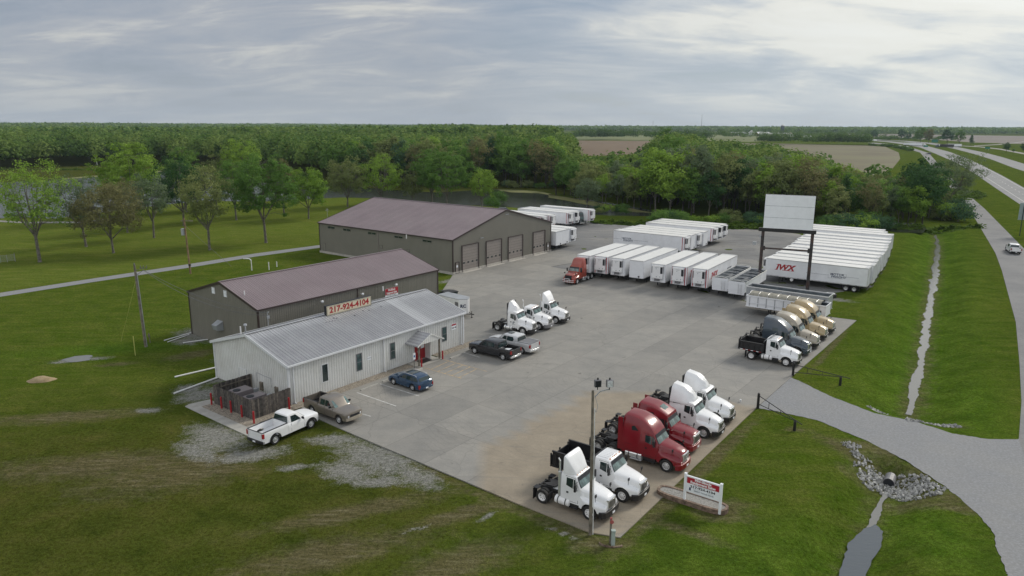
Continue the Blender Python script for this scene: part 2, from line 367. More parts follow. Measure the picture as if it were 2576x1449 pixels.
def ground_material():
    m, t, b = new_mat('grass_ground'); g = N(t, 'ShaderNodeNewGeometry'); v = g.outputs['Position']
    at_ = lambda n: N(t, 'ShaderNodeAttribute', attribute_name=n).outputs['Fac']
    big = nodes_noise(t, v, .045, 5, .6, .6); mid = nodes_noise(t, v, .35, 6, .65, .4); fine = nodes_noise(t, v, 3.5, 6, .75)
    mpv = N(t, 'ShaderNodeMapping'); L(t, v, mpv.inputs[0]); mpv.inputs['Rotation'].default_value = (0, 0, R(-28)); mpv.inputs['Scale'].default_value = (.25, 1.6, 1)
    streak = nodes_noise(t, mpv.outputs[0], .7, 6, .7, .3)
    green = ramp(t, big, [(.33, (.044, .088, .006)), (.5, (.064, .112, .009)), (.66, (.090, .128, .014))]).outputs[0]
    g2 = ramp(t, mid, [(.33, (.034, .072, .006)), (.52, (.064, .104, .010)), (.70, (.110, .125, .024))]).outputs[0]
    c = mixc(t, .55, green, g2)
    c = mixc(t, mth(t, 'MULTIPLY', ramp(t, streak, [(.42, 0.0), (.62, 1.0)]).outputs[0], .30), c, (.150, .150, .040))
    lush = at_('lush'); c = mixc(t, mth(t, 'MULTIPLY', lush, .6), c, ramp(t, mid, [(.35, (.034, .092, .006)), (.65, (.082, .170, .012))]).outputs[0])
    lawn = at_('lawn'); c = mixc(t, mth(t, 'MULTIPLY', lawn, .7), c, ramp(t, streak, [(.3, (.085, .135, .018)), (.5, (.125, .165, .026)), (.72, (.21, .215, .06))]).outputs[0])
    olive = at_('olive'); c = mixc(t, mth(t, 'MULTIPLY', olive, .8), c, ramp(t, mid, [(.30, (.030, .042, .007)), (.5, (.054, .062, .011)), (.72, (.078, .070, .020))]).outputs[0])
    dirt = at_('dirt'); df = mth(t, 'ADD', dirt, mth(t, 'MULTIPLY', mth(t, 'SUBTRACT', nodes_noise(t, v, .9, 7, .7), .5), 1.5))
    df = ramp(t, df, [(.40, 0.0), (1.1, .7)]).outputs[0]
    c = mixc(t, df, c, ramp(t, nodes_noise(t, mpv.outputs[0], 1.6, 6, .7), [(.3, (.075, .062, .035)), (.5, (.125, .102, .060)), (.72, (.26, .225, .16))]).outputs[0])
    gr = at_('gravel'); gf = mth(t, 'ADD', gr, mth(t, 'MULTIPLY', mth(t, 'SUBTRACT', nodes_noise(t, v, 1.1, 8, .75), .5), 1.7))
    gf = mth(t, 'ADD', gf, mth(t, 'MULTIPLY', mth(t, 'SUBTRACT', nodes_noise(t, v, 7, 4, .7), .5), .9)); gf = ramp(t, gf, [(.46, 0.0), (.92, .95)]).outputs[0]
    c = mixc(t, gf, c, gravel_color(t, v))
    c = mixc(t, .16, c, ramp(t, mid, [(.3, (.052, .056, .012)), (.7, (.100, .098, .030))]).outputs[0])
    dt = ramp(t, fine, [(.28, .42), (.5, .93), (.72, 1.4)]).outputs[0]
    c = mixc(t, 1.0, c, dt, 'MULTIPLY')
    vf = nodes_noise(t, v, 14, 3, .7); c = mixc(t, 1.0, c, ramp(t, vf, [(.3, .66), (.7, 1.34)]).outputs[0], 'MULTIPLY')
    L(t, c, b.inputs['Base Color']); b.inputs['Roughness'].default_value = 1.0; b.inputs['Specular IOR Level'].default_value = 0.0
    bp = N(t, 'ShaderNodeBump'); bp.inputs['Strength'].default_value = .9; bp.inputs['Distance'].default_value = .12
    L(t, mth(t, 'ADD', fine, mth(t, 'MULTIPLY', mid, 1.5)), bp.inputs['Height']); L(t, bp.outputs[0], b.inputs['Normal'])
    return m
M['ground'] = ground_material()
def make_ground():
    xs = graded(-62, 92, .55, 14000); ys = graded(26, 150, .55, 16000)
    ys = ys[ys > -400]
    X, Y = np.meshgrid(xs, ys); Z = relief(X, Y)
    near = (np.abs(X) < 120) & (Y > 20) & (Y < 170)
    Z = np.where(near, Z+(vnoise(X, Y, 2.2, 5)-.5)*.05, Z)
    nx, ny = len(xs), len(ys)
    co = np.stack([X.ravel(), Y.ravel(), Z.ravel()], 1).astype(np.float32)
    i = np.arange(nx*ny).reshape(ny, nx); q = np.stack([i[:-1, :-1], i[:-1, 1:], i[1:, 1:], i[1:, :-1]], -1).reshape(-1, 4)
    me = mesh_np('ground', co, q); me.materials.append(M['ground'])
    me.polygons.foreach_set('use_smooth', np.ones(len(q), bool))
    o = bpy.data.objects.new('ground', me); col.objects.link(o); o['kind'] = 'structure'
    wob = (vnoise(X, Y, 4, 3)-.5)*.5
    def attr(n, v): a = me.attributes.new(n, 'FLOAT', 'POINT'); a.data.foreach_set('value', v.ravel().astype(np.float32))
    attr('gravel', blobs(X, Y, GRAVEL)*np.where(blobs(X, Y, GRAVEL) > 0, 1, 0))
    d = blobs(X, Y, DIRT)
    dn = seg_dist(X, Y, DITCH_N); ds = seg_dist(X, Y, DITCH_S)
    d = np.maximum(d, np.clip(1.15-dn/2.6, 0, 1)*.8); d = np.maximum(d, np.clip(1.05-ds/2.6, 0, 1)*.6)
    attr('dirt', d+wob*(d > 0)*.4)
    attr('lush', np.maximum(blobs(X, Y, LUSH), np.clip(1.2-dn/8, 0, 1)))
    # mown park lawn beyond the lane
    a, b = at(0, 752), at(805, 625); nx_, ny_ = -(b[1]-a[1]), b[0]-a[0]; l = math.hypot(nx_, ny_)
    side = ((X-a[0])*nx_+(Y-a[1])*ny_)/l
    attr('lawn', np.clip(side/4, 0, 1)*(X < 60)*np.clip((265-Y)/20, 0, 1))
    c0 = at(420, 1240)
    attr('olive', np.maximum(np.clip(1.4-np.hypot((X-c0[0])/34, (Y-c0[1])/21), 0, 1), (Y > 285)*(X < 60)*1.0))
def mesh_np(name, co, quads):
    me = bpy.data.meshes.new(name); k = quads.shape[1]
    me.vertices.add(len(co)); me.vertices.foreach_set('co', co.astype(np.float32).ravel())
    me.loops.add(quads.size); me.loops.foreach_set('vertex_index', quads.astype(np.int32).ravel())
    me.polygons.add(len(quads)); me.polygons.foreach_set('loop_start', np.arange(0, quads.size, k, dtype=np.int32)); me.polygons.foreach_set('loop_total', np.full(len(quads), k, dtype=np.int32))
    me.update(calc_edges=True); return me
make_ground()

# ---------------------------------------------------------------- surfaces
def concrete_mat():
    m, t, b = new_mat('yard_concrete'); g = N(t, 'ShaderNodeNewGeometry'); v = g.outputs['Position']
    mp = N(t, 'ShaderNodeMapping'); L(t, v, mp.inputs[0]); mp.inputs['Rotation'].default_value = (0, 0, -YAW)
    big = nodes_noise(t, v, .06, 5, .6, .8); mid = nodes_noise(t, v, .5, 6, .65); fine = nodes_noise(t, v, 9, 5, .7)
    c = ramp(t, big, [(.32, (.205, .203, .192)), (.5, (.250, .243, .224)), (.68, (.285, .270, .240))]).outputs[0]
    c = mixc(t, .45, c, ramp(t, mid, [(.3, (.18, .18, .172)), (.7, (.30, .288, .262))]).outputs[0])
    # slabs: each panel its own tone
    br = N(t, 'ShaderNodeTexBrick'); L(t, mp.outputs[0], br.inputs['Vector']); br.offset = 0.0; br.inputs['Scale'].default_value = 1.0; br.inputs['Brick Width'].default_value = 6.1; br.inputs['Row Height'].default_value = 4.6
    br.inputs['Mortar Size'].default_value = .035; br.inputs['Color1'].default_value = (.80, .80, .80, 1); br.inputs['Color2'].default_value = (1.14, 1.13, 1.11, 1); br.inputs['Mortar'].default_value = (.42, .42, .42, 1); br.inputs['Mortar Smooth'].default_value = .3
    c = mixc(t, .5, c, mixc(t, 1.0, c, br.outputs['Color'], 'MULTIPLY'))
    # newer sandy pad in the front corner
    p0 = at(1495, 985); dd = N(t, 'ShaderNodeAttribute', attribute_name='pad').outputs['Fac']
    c = mixc(t, mth(t, 'MULTIPLY', dd, .9), c, ramp(t, mid, [(.3, (.235, .200, .150)), (.7, (.315, .268, .200))]).outputs[0])
    # oil spots and drips
    sp = nodes_noise(t, v, .9, 2, .4); c = mixc(t, ramp(t, sp, [(.72, 0.0), (.79, .6)]).outputs[0], c, (.07, .068, .064))
    mp2 = N(t, 'ShaderNodeMapping'); L(t, v, mp2.inputs[0]); mp2.inputs['Rotation'].default_value = (0, 0, R(35)); mp2.inputs['Scale'].default_value = (.12, 1.5, 1)
    tr = nodes_noise(t, mp2.outputs[0], .8, 6, .65, 1.2); c = mixc(t, ramp(t, tr, [(.56, 0.0), (.72, .45)]).outputs[0], c, (.14, .138, .130))
    vr = N(t, 'ShaderNodeTexVoronoi', feature='DISTANCE_TO_EDGE'); vv = N(t, 'ShaderNodeVectorMath', operation='ADD'); L(t, v, vv.inputs[0])
    nn = N(t, 'ShaderNodeTexNoise'); nn.inputs['Scale'].default_value = .5; L(t, v, nn.inputs['Vector']); sc3 = N(t, 'ShaderNodeVectorMath', operation='SCALE'); L(t, nn.outputs['Color'], sc3.inputs[0]); sc3.inputs['Scale'].default_value = 1.2; L(t, sc3.outputs[0], vv.inputs[1])
    L(t, vv.outputs[0], vr.inputs['Vector']); vr.inputs['Scale'].default_value = .085
    c = mixc(t, ramp(t, vr.outputs['Distance'], [(.0, .28), (.004, 0.0)]).outputs[0], c, (.10, .095, .09))
    # curved tyre scuffs
    wv = N(t, 'ShaderNodeTexWave', wave_type='RINGS'); wv.rings_direction = 'Z'; o2 = N(t, 'ShaderNodeVectorMath', operation='SUBTRACT'); L(t, v, o2.inputs[0]); o2.inputs[1].default_value = (12, 72, 0); L(t, o2.outputs[0], wv.inputs['Vector'])
    wv.inputs['Scale'].default_value = .55; wv.inputs['Distortion'].default_value = 14; wv.inputs['Detail'].default_value = 3; wv.inputs['Detail Scale'].default_value = .35
    wf = mth(t, 'MULTIPLY', ramp(t, wv.outputs[0], [(.93, 0.0), (1.0, .22)]).outputs[0], ramp(t, nodes_noise(t, v, .12, 3, .5), [(.46, 0.0), (.6, 1.0)]).outputs[0])
    c = mixc(t, wf, c, (.105, .104, .10))
    c = mixc(t, 1.0, c, ramp(t, fine, [(.3, .9), (.7, 1.1)]).outputs[0], 'MULTIPLY')
    L(t, c, b.inputs['Base Color']); b.inputs['Roughness'].default_value = .75; b.inputs['Specular IOR Level'].default_value = .3
    bp = N(t, 'ShaderNodeBump'); bp.inputs['Strength'].default_value = .25; bp.inputs['Distance'].default_value = .02; L(t, fine, bp.inputs['Height']); L(t, bp.outputs[0], b.inputs['Normal'])
    return m
M['concrete'] = concrete_mat()
def simple_pos(name, fn, rough=.9, bump=.3, bscale=6):
    m, t, b = new_mat(name); g = N(t, 'ShaderNodeNewGeometry'); v = g.outputs['Position']
    L(t, fn(t, v), b.inputs['Base Color']); b.inputs['Roughness'].default_value = rough; b.inputs['Specular IOR Level'].default_value = .25
    bp = N(t, 'ShaderNodeBump'); bp.inputs['Strength'].default_value = bump; bp.inputs['Distance'].default_value = .03; L(t, nodes_noise(t, v, bscale, 5, .7), bp.inputs['Height']); L(t, bp.outputs[0], b.inputs['Normal'])
    return m
M['gravel'] = simple_pos('light_gravel', lambda t, v: gravel_color(t, v, (.275, .29, .315), (.165, .173, .187), 5.5))
def lotmix(t, v):
    c = ramp(t, nodes_noise(t, v, .08, 6, .65, .6), [(.3, (.125, .128, .132)), (.5, (.185, .185, .182)), (.7, (.255, .245, .225))]).outputs[0]
    mp = N(t, 'ShaderNodeMapping'); L(t, v, mp.inputs[0]); mp.inputs['Rotation'].default_value = (0, 0, R(30)); mp.inputs['Scale'].default_value = (.2, 1.3, 1)
    c = mixc(t, ramp(t, nodes_noise(t, mp.outputs[0], .7, 6, .7, .5), [(.5, 0.0), (.7, .6)]).outputs[0], c, (.085, .085, .083))
    c = mixc(t, 1.0, c, ramp(t, nodes_noise(t, v, 5, 5, .75), [(.3, .78), (.7, 1.25)]).outputs[0], 'MULTIPLY')
    return c
M['lot'] = simple_pos('gravel_lot_surface', lotmix)
def asphalt(t, v):
    c = ramp(t, nodes_noise(t, v, .15, 6, .6, .3), [(.3, (.165, .168, .172)), (.7, (.225, .225, .222))]).outputs[0]
    return mixc(t, 1.0, c, ramp(t, nodes_noise(t, v, 4, 5, .7), [(.3, .85), (.7, 1.15)]).outputs[0], 'MULTIPLY')
M['asphalt'] = simple_pos('worn_asphalt', asphalt)
M['highway'] = simple_pos('pale_highway_concrete', lambda t, v: ramp(t, nodes_noise(t, v, .1, 5, .6), [(.3, (.20, .205, .208)), (.7, (.255, .257, .255))]).outputs[0])
M['shoulder'] = simple_pos('shoulder', lambda t, v: ramp(t, nodes_noise(t, v, .3, 5, .6), [(.3, (.20, .195, .18)), (.7, (.27, .26, .24))]).outputs[0])
M['line'] = simple_pos('road_paint_white', lambda t, v: ramp(t, nodes_noise(t, v, 2, 5, .6), [(.4, (.42, .42, .40)), (.6, (.62, .62, .60))]).outputs[0])
M['liney'] = simple_pos('faded_orange_paint', lambda t, v: ramp(t, nodes_noise(t, v, 2, 5, .6), [(.38, (.27, .235, .18)), (.6, (.47, .35, .20))]).outputs[0])
M['field'] = simple_pos('ploughed_field', lambda t, v: ramp(t, nodes_noise(t, v, .012, 6, .65, .5), [(.3, (.108, .094, .052)), (.5, (.138, .124, .070)), (.68, (.150, .150, .070))]).outputs[0])
M['fieldred'] = simple_pos('reddish_field', lambda t, v: ramp(t, nodes_noise(t, v, .02, 5, .6), [(.3, (.130, .090, .056)), (.7, (.165, .120, .074))]).outputs[0])
M['fieldgrey'] = simple_pos('bare_grey_field', lambda t, v: ramp(t, nodes_noise(t, v, .006, 5, .6), [(.3, (.125, .105, .092)), (.7, (.17, .148, .125))]).outputs[0])
M['fieldgreen'] = simple_pos('green_field', lambda t, v: ramp(t, nodes_noise(t, v, .01, 5, .6), [(.3, (.09, .12, .035)), (.7, (.16, .17, .06))]).outputs[0])
M['algae'] = simple_pos('pond_scum', lambda t, v: ramp(t, nodes_noise(t, v, .5, 6, .7), [(.3, (.10, .12, .035)), (.7, (.24, .23, .10))]).outputs[0])
M['stonebed'] = simple_pos('pebble_bed', lambda t, v: ramp(t, nodes_noise(t, v, 7, 5, .8), [(.34, (.085, .075, .06)), (.5, (.24, .21, .17)), (.66, (.42, .37, .30))]).outputs[0], bump=.9, bscale=9)
M['mud'] = simple_pos('wet_mud', lambda t, v: ramp(t, nodes_noise(t, v, 1.5, 6, .7), [(.3, (.09, .075, .055)), (.7, (.19, .16, .12))]).outputs[0], rough=.5)
M['sand'] = simple_pos('tan_sand', lambda t, v: ramp(t, nodes_noise(t, v, 2.5, 6, .7), [(.3, (.25, .19, .11)), (.7, (.42, .33, .20))]).outputs[0])
def water_mat(name, dark, rough, bump, bs):
    m, t, b = new_mat(name); g = N(t, 'ShaderNodeNewGeometry'); v = g.outputs['Position']
    b.inputs['Base Color'].default_value = (*dark, 1); b.inputs['Roughness'].default_value = rough; b.inputs['IOR'].default_value = 1.33; b.inputs['Specular IOR Level'].default_value = .9
    mp = N(t, 'ShaderNodeMapping'); L(t, v, mp.inputs[0]); mp.inputs['Rotation'].default_value = (0, 0, R(20)); mp.inputs['Scale'].default_value = (.5, 1.6, 1)
    bp = N(t, 'ShaderNodeBump'); bp.inputs['Strength'].default_value = bump; bp.inputs['Distance'].default_value = .1; L(t, nodes_noise(t, mp.outputs[0], bs, 4, .6), bp.inputs['Height']); L(t, bp.outputs[0], b.inputs['Normal'])
    return m
M['water'] = water_mat('pond_water', (.040, .046, .034), .14, .9, 1.0)
M['pool'] = water_mat('dark_pool_water', (.085, .10, .115), .08, .25, 2.5)
M['puddle'] = water_mat('still_water', (.19, .19, .175), .09, .15, 3)

def px(*pts): return [at(u, v) for u, v in pts]
lot_far = px((1139, 692), (1110, 705), (1100, 740), (1240, 540), (1420, 530), (1500, 560), (1640, 571), (1800, 572), (1900, 574), (2000, 580), (2010, 640), (1960, 690), (1900, 730), (1860, 760))
sheet('gravel_lot', px((1100, 755), (1139, 692), (1240, 545), (1400, 535), (1500, 560), (1560, 564), (1640, 571), (1760, 572), (1900, 570), (2010, 583), (2120, 640), (2195, 715), (2040, 740), (1900, 735), (1830, 765)), .018, M['lot'])
slab = px((787, 1052), (905, 1103), (1107, 1186), (1300, 1266), (1490, 1340), (1565, 1352), (1660, 1260), (1905, 1022), (1992, 944), (2155, 800), (2080, 791), (1960, 770), (1828, 746), (1700, 715), (1560, 694), (1500, 690), (1385, 671), (1500, 650), (1452, 640), (1388, 631), (1139, 694), (1105, 745), (1170, 860), (1166, 876), (760, 1030))
co = sheet('concrete_yard', slab, .075, M['concrete'], th=.12)
def fill_grid(o, step=1.2):
    # cut the slab face finely so that the pad tone can be stored on it
    me = o.data; bm = bmesh.new(); bm.from_mesh(me)
    xs = [v.co.x for v in bm.verts]; ys = [v.co.y for v in bm.verts]
    for k in np.arange(min(xs), max(xs), step): bmesh.ops.bisect_plane(bm, geom=bm.verts[:]+bm.edges[:]+bm.faces[:], plane_co=(k, 0, 0), plane_no=(1, 0, 0))
    for k in np.arange(min(ys), max(ys), step): bmesh.ops.bisect_plane(bm, geom=bm.verts[:]+bm.edges[:]+bm.faces[:], plane_co=(0, k, 0), plane_no=(0, 1, 0))
    bm.to_mesh(me); bm.free()
    P = np.array([v.co[:] for v in me.vertices])
    c, a, b_ = Vector(at(1580, 990)), Vector(at(1210, 1130)), Vector(at(1905, 1022))
    pad = px((1200, 1235), (1195, 1145), (1250, 1115), (1480, 990), (1560, 984), (1660, 985), (1905, 1022), (1660, 1260), (1565, 1352), (1490, 1340))
    X, Y = P[:, 0], P[:, 1]; inside = np.zeros(len(X), bool); n = len(pad)
    for i in range(n):
        (x1, y1), (x2, y2) = pad[i], pad[(i+1) % n]
        cond = ((y1 > Y) != (y2 > Y)) & (X < (x2-x1)*(Y-y1)/(y2-y1+1e-12)+x1); inside ^= cond
    at2 = me.attributes.new('pad', 'FLOAT', 'POINT'); at2.data.foreach_set('value', inside.astype(np.float32))
fill_grid(co)
sheet('side_walk', px((468, 1030), (478, 1024), (530, 1012), (700, 1090), (640, 1108), (628, 1104)), .05, M['concrete_plain'], th=.07)
def jitter_poly(pts, amp, n=5):
    out = []
    for (a, b), (c, d) in zip(pts, pts[1:]+pts[:1]):
        for k in range(n): t = k/n; out.append((a+(c-a)*t+random.uniform(-amp, amp), b+(d-b)*t+random.uniform(-amp, amp)))
    return out
sheet('gravel_drive', jitter_poly(px((1992, 944), (2010, 952), (2090, 990), (2200, 1032), (2300, 1052), (2400, 1082), (2480, 1095), (2560, 1096), (2640, 1070), (2700, 1200), (2680, 1500), (2620, 1620), (2510, 1600), (2545, 1449), (2537, 1429), (2513, 1370), (2505, 1330), (2469, 1290), (2410, 1238), (2380, 1215), (2280, 1150), (2190, 1105), (2060, 1052), (1960, 1030), (1907, 1022)), .07, 8), .03, M['gravel'])
def ribbon(name, Lp, Rp, z, mat, sub=1, kind='structure', cut=None):
    a = [A3(u, v, z) for u, v in Lp]; b = [A3(u, v, z) for u, v in Rp]
    mb = MB(); n = len(a); mb.add([tuple(p) for p in a+b], [(i, i+n, i+n+1, i+1) for i in range(n-1)])
    me = bpy.data.meshes.new(name); me.from_pydata(mb.v, [], mb.f); me.materials.append(mat)
    bm = bmesh.new(); bm.from_mesh(me)
    for f in bm.faces:
        f.normal_update()
        if f.normal.z < 0: f.normal_flip()
    bm.to_mesh(me); bm.free()
    o = bpy.data.objects.new(name, me); col.objects.link(o); o['kind'] = kind; return o
ribbon('gravel_lane', [(-60, 762), (0, 747), (240, 708), (468, 672), (640, 643), (805, 620)], [(-60, 775), (0, 757), (240, 717), (468, 681), (640, 651), (805, 627)], .025, M['gravel'])
cr = lambda x, y: ((2800+x/2.4154)/1.490683, (400+y/2.4154)/1.490683)
ribbon('frontage_road', [cr(*p) for p in [(1080, 303), (1230, 316), (1400, 340), (1560, 385), (1640, 475), (1740, 600), (1900, 770), (2040, 940), (2130, 1090), (2250, 1290), (2310, 1449)]]+[(2556, 800), (2566, 900), (2572, 1000), (2566, 1096), (2640, 1300), (2660, 1560)],
       [cr(*p) for p in [(1150, 300), (1290, 310), (1450, 330), (1640, 390), (1730, 490), (1830, 600), (1980, 745), (2150, 890), (2300, 1040), (2512, 1250), (2640, 1400)]]+[(2650, 800), (2700, 900), (2720, 1000), (2730, 1096), (2800, 1300), (2880, 1560)], .035, M['asphalt'])
# motorway: two carriageways
i1L = [cr(*p) for p in [(960, 268), (1110, 283), (1250, 292), (1430, 315), (1560, 340), (1700, 395), (1900, 480), (2060, 575), (2230, 690), (2430, 822), (2640, 960)]]
i1R = [cr(*p) for p in [(970, 265), (1150, 279), (1290, 286), (1480, 303), (1640, 330), (1830, 378), (2010, 445), (2120, 495), (2300, 585), (2512, 700), (2720, 820)]]
ribbon('highway', i1L, i1R, .06, M['highway'])
ribbon('highway_far_side', [cr(*p) for p in [(970, 262), (1180, 276), (1400, 286), (1620, 305), (1780, 330), (1900, 357), (2050, 395), (2200, 440), (2400, 515), (2640, 590)]],
       [cr(*p) for p in [(980, 260), (1200, 272), (1440, 281), (1660, 296), (1820, 316), (2000, 353), (2150, 382), (2300, 420), (2512, 482), (2700, 540)]], .06, M['highway'])
def lerp_line(name, Lp, Rp, t, wd, z, mat, dash=None):
    pts = [(Vector(at(*a))*(1-t)+Vector(at(*b))*t) for a, b in zip(Lp, Rp)]
    dense = []
    for a, b in zip(pts[:-1], pts[1:]):
        k = max(1, int((b-a).length/2.0))
        dense += [a.lerp(b, i/k) for i in range(k)]
    mb = MB(); run = 0
    for a, b in zip(dense[:-1], dense[1:]):
        ln = (b-a).length; run += ln
        if dash and (run % dash[0]) > dash[1]: continue
        if (a-Vector((0, 0))).length > 700: continue
        n = Vector((-(b-a).y, (b-a).x)).normalized()*wd/2
        mb.add([(a.x-n.x, a.y-n.y, z), (b.x-n.x, b.y-n.y, z), (b.x+n.x, b.y+n.y, z), (a.x+n.x, a.y+n.y, z)], [(0, 1, 2, 3)])
    if mb.v:
        o = mb.build(name, mat); o['kind'] = 'structure'
lerp_line('road_marking', i1L, i1R, .22, .25, .075, M['line']); lerp_line('road_marking', i1L, i1R, .56, .25, .075, M['line'], (12, 3.5)); lerp_line('road_marking', i1L, i1R, .9, .25, .075, M['line'])
sheet('brown_field', px((1438, 352), (1640, 352), (1650, 385), (1440, 392)), .05, M['fieldred'])
sheet('ploughed_field', px((1780, 356), (1930, 355.5), (2160, 358), (2225, 362), (2258, 376), (2262, 392), (2240, 420), (2150, 450), (1900, 470), (1700, 440), (1740, 380)), .04, M['field'])
sheet('far_field', px((2080, 329.5), (2300, 330.0), (2700, 332.5), (2700, 350), (2576, 352), (2440, 349), (2350, 343), (2200, 341), (2060, 341)), .05, M['fieldgrey'])
sheet('pasture', px((1580, 335.5), (1740, 335), (2000, 335), (1980, 346), (1880, 352), (1640, 352), (1440, 350), (1440, 343)), .045, M['fieldgreen'])
ribbon('side_road', [cr(2050, 318), cr(2250, 306), cr(2400, 290), cr(2600, 262)], [cr(2050, 323), cr(2270, 311), (cr(2410, 295)), cr(2600, 272)], .07, M['shoulder'])
ribbon('slip_road', [cr(1900, 318), cr(2100, 326), cr(2300, 346), cr(2560, 392)], [cr(1900, 323), cr(2090, 332), cr(2280, 353), cr(2540, 402)], .075, M['shoulder'])
# water
near_sh = [(-80, 566), (0, 560), (55, 555), (130, 560), (220, 548), (300, 536), (420, 521), (520, 511), (640, 513), (760, 506), (860, 500), (1000, 503), (1130, 516), (1220, 519), (1290, 522), (1380, 528), (1440, 536), (1520, 540), (1600, 541), (1680, 541)]
far_sh = [(1680, 535), (1610, 521), (1540, 510), (1470, 499), (1400, 493), (1360, 482), (1310, 477), (1240, 476), (1100, 486), (950, 478), (850, 468), (790, 466), (700, 447), (560, 437), (480, 432), (400, 436), (300, 446), (150, 460), (0, 470), (-80, 470)]
sheet('pond', px(*(near_sh+far_sh)), .03, M['water'])
def jitter_poly(pts, amp, n=5):
    out = []
    for (a, b), (c, d) in zip(pts, pts[1:]+pts[:1]):
        for k in range(n): t = k/n; out.append((a+(c-a)*t+random.uniform(-amp, amp), b+(d-b)*t+random.uniform(-amp, amp)))
    return out
sheet('pond_scum', jitter_poly(px((1240, 477), (1310, 478), (1370, 483), (1400, 492), (1350, 486), (1280, 484)), .6), .05, M['algae'])
sheet('pond_scum', jitter_poly(px((1380, 488), (1420, 495), (1480, 503), (1560, 518), (1640, 532), (1600, 532), (1520, 521), (1440, 508), (1380, 496)), .6), .05, M['algae'])
sheet('pond_scum', jitter_poly(px((150, 458), (300, 445), (430, 435), (430, 437), (300, 448), (160, 461)), .4), .05, M['algae'])
sheet('creek', px((2195, 562), (2240, 552), (2300, 553), (2330, 566), (2320, 578), (2250, 577)), .03, M['water'])
sheet('lake_path', px((-40, 563), (60, 568), (200, 566), (260, 560), (255, 563), (200, 570), (60, 572), (-40, 567)), .035, M['shoulder'])
def stream(name, pts, widths, z, mat):
    mb = MB(); P = []; dense = []; W = []
    for (a, b), (w0, w1) in zip(zip(pts[:-1], pts[1:]), zip(widths[:-1], widths[1:])):
        k = max(2, int(math.dist(a, b)/.35))
        for i in range(k): t = i/k; dense.append(Vector((a[0]+(b[0]-a[0])*t, a[1]+(b[1]-a[1])*t))); W.append(w0+(w1-w0)*t)
    Lf, Rt = [], []; a0, b0 = .5, .5
    for i in range(len(dense)-1):
        d = dense[i+1]-dense[i]; n = Vector((-d.y, d.x)).normalized(); a0 = a0*.72+random.uniform(.05, .95)*.28; b0 = b0*.72+random.uniform(.05, .95)*.28; sh = .12*math.sin(i*.18)*W[i]
        Lf.append(dense[i]+n*(W[i]*(a0*1.5-.2)+sh)); Rt.append(dense[i]-n*(W[i]*(b0*1.5-.2)-sh))
    k = len(Lf); mb.add([(p.x, p.y, z) for p in Lf+Rt], [(i, i+1, i+1+k, i+k) for i in range(k-1)])
    o = mb.build(name, mat); o['kind'] = 'structure'; return o
stream('ditch_water', DITCH_N, [.5, .8, 1.1, .8, .95, .6, .85, .6, .4], -1.19, M['puddle'])
stream('ditch_water', DITCH_S[0:4], [.45, .35, .45, .4], -1.17, M['puddle'])
sheet('ditch_pool', jitter_poly([at((2715+x*1.0524)/1.490683, (1298+y*1.0524)/1.490683, -1.1) for x, y in ((545, 625), (575, 650), (566, 700), (540, 755), (505, 819), (480, 900), (390, 900), (405, 830), (422, 790), (438, 745), (452, 690), (505, 640))], .09, 4), -1.1, M['pool'])
sheet('puddle', jitter_poly(px((155, 915), (190, 905), (235, 902), (225, 915), (180, 922)), .12), .035, M['puddle'])
# parking bay lines on the slab
def line(p, q, wd, mat, name='bay_line', z=.079):
    a, b = Vector(at(*p)), Vector(at(*q)); n = Vector((-(b-a).y, (b-a).x)).normalized()*wd/2
    mb = MB(); mb.add([(a.x-n.x, a.y-n.y, z), (b.x-n.x, b.y-n.y, z), (b.x+n.x, b.y+n.y, z), (a.x+n.x, a.y+n.y, z)], [(0, 1, 2, 3)])
    o = mb.build(name, mat); o['kind'] = 'structure'
oc = lambda x, y: ((660+x/1.907)/1.490683, (960+y/1.907)/1.490683)
for p, q in [((1465, 927), (1745, 1012)), ((1300, 990), (1580, 1085)), ((1320, 1138), (1400, 1160)), ((2064, 698), (2174, 730))]: line(oc(*p), oc(*q), .11, M['line'])
for p, q in [((1775, 808), (2048, 883)), ((1915, 748), (2230, 832)), ((1830, 820), (1960, 758)), ((1880, 834), (2010, 772)), ((1930, 848), (2060, 786)), ((1980, 862), (2110, 800)), ((2030, 876), (2160, 813))]: line(oc(*p), oc(*q), .12, M['liney'])
# ---------------------------------------------------------------- buildings
def ray(u, v):
    a, b = u-1288, v-724.5; c, s = math.cos(ROLL), math.sin(ROLL)
    x, y = (c*a+s*b)/FOCAL, (-s*a+c*b)/FOCAL
    return Vector((x, math.cos(PITCH)-y*math.sin(PITCH), -math.sin(PITCH)-y*math.cos(PITCH)))
def hit(Mw, axis, val, u, v):
    Mi = Mw.inverted(); o = Mi @ Vector((0, 0, CAMH)); d = Mi.to_3x3() @ ray(u, v)
    k = 'xyz'.index(axis); t = (val-o[k])/d[k]
    return o+d*t
def crop(ox, oy, s): return lambda x, y: ((ox+x/s)/1.490683, (oy+y/s)/1.490683)
c3 = crop(1080, 700, 2.2596); cA = crop(1960, 1350, 2.1956); cE = crop(780, 1380, 5.574); cP = crop(1440, 1200, 7.1556); cT = crop(2040, 780, 3.1415)
cB = crop(2640, 1040, 3.15); cM = crop(1740, 1080, 4.528); cQ = crop(1860, 740, 5.8545); cC = crop(2960, 820, 5.176); cZ = crop(2640, 700, 2.898); cL = crop(0, 900, 2.1956); cD = crop(2500, 1300, 1.685)

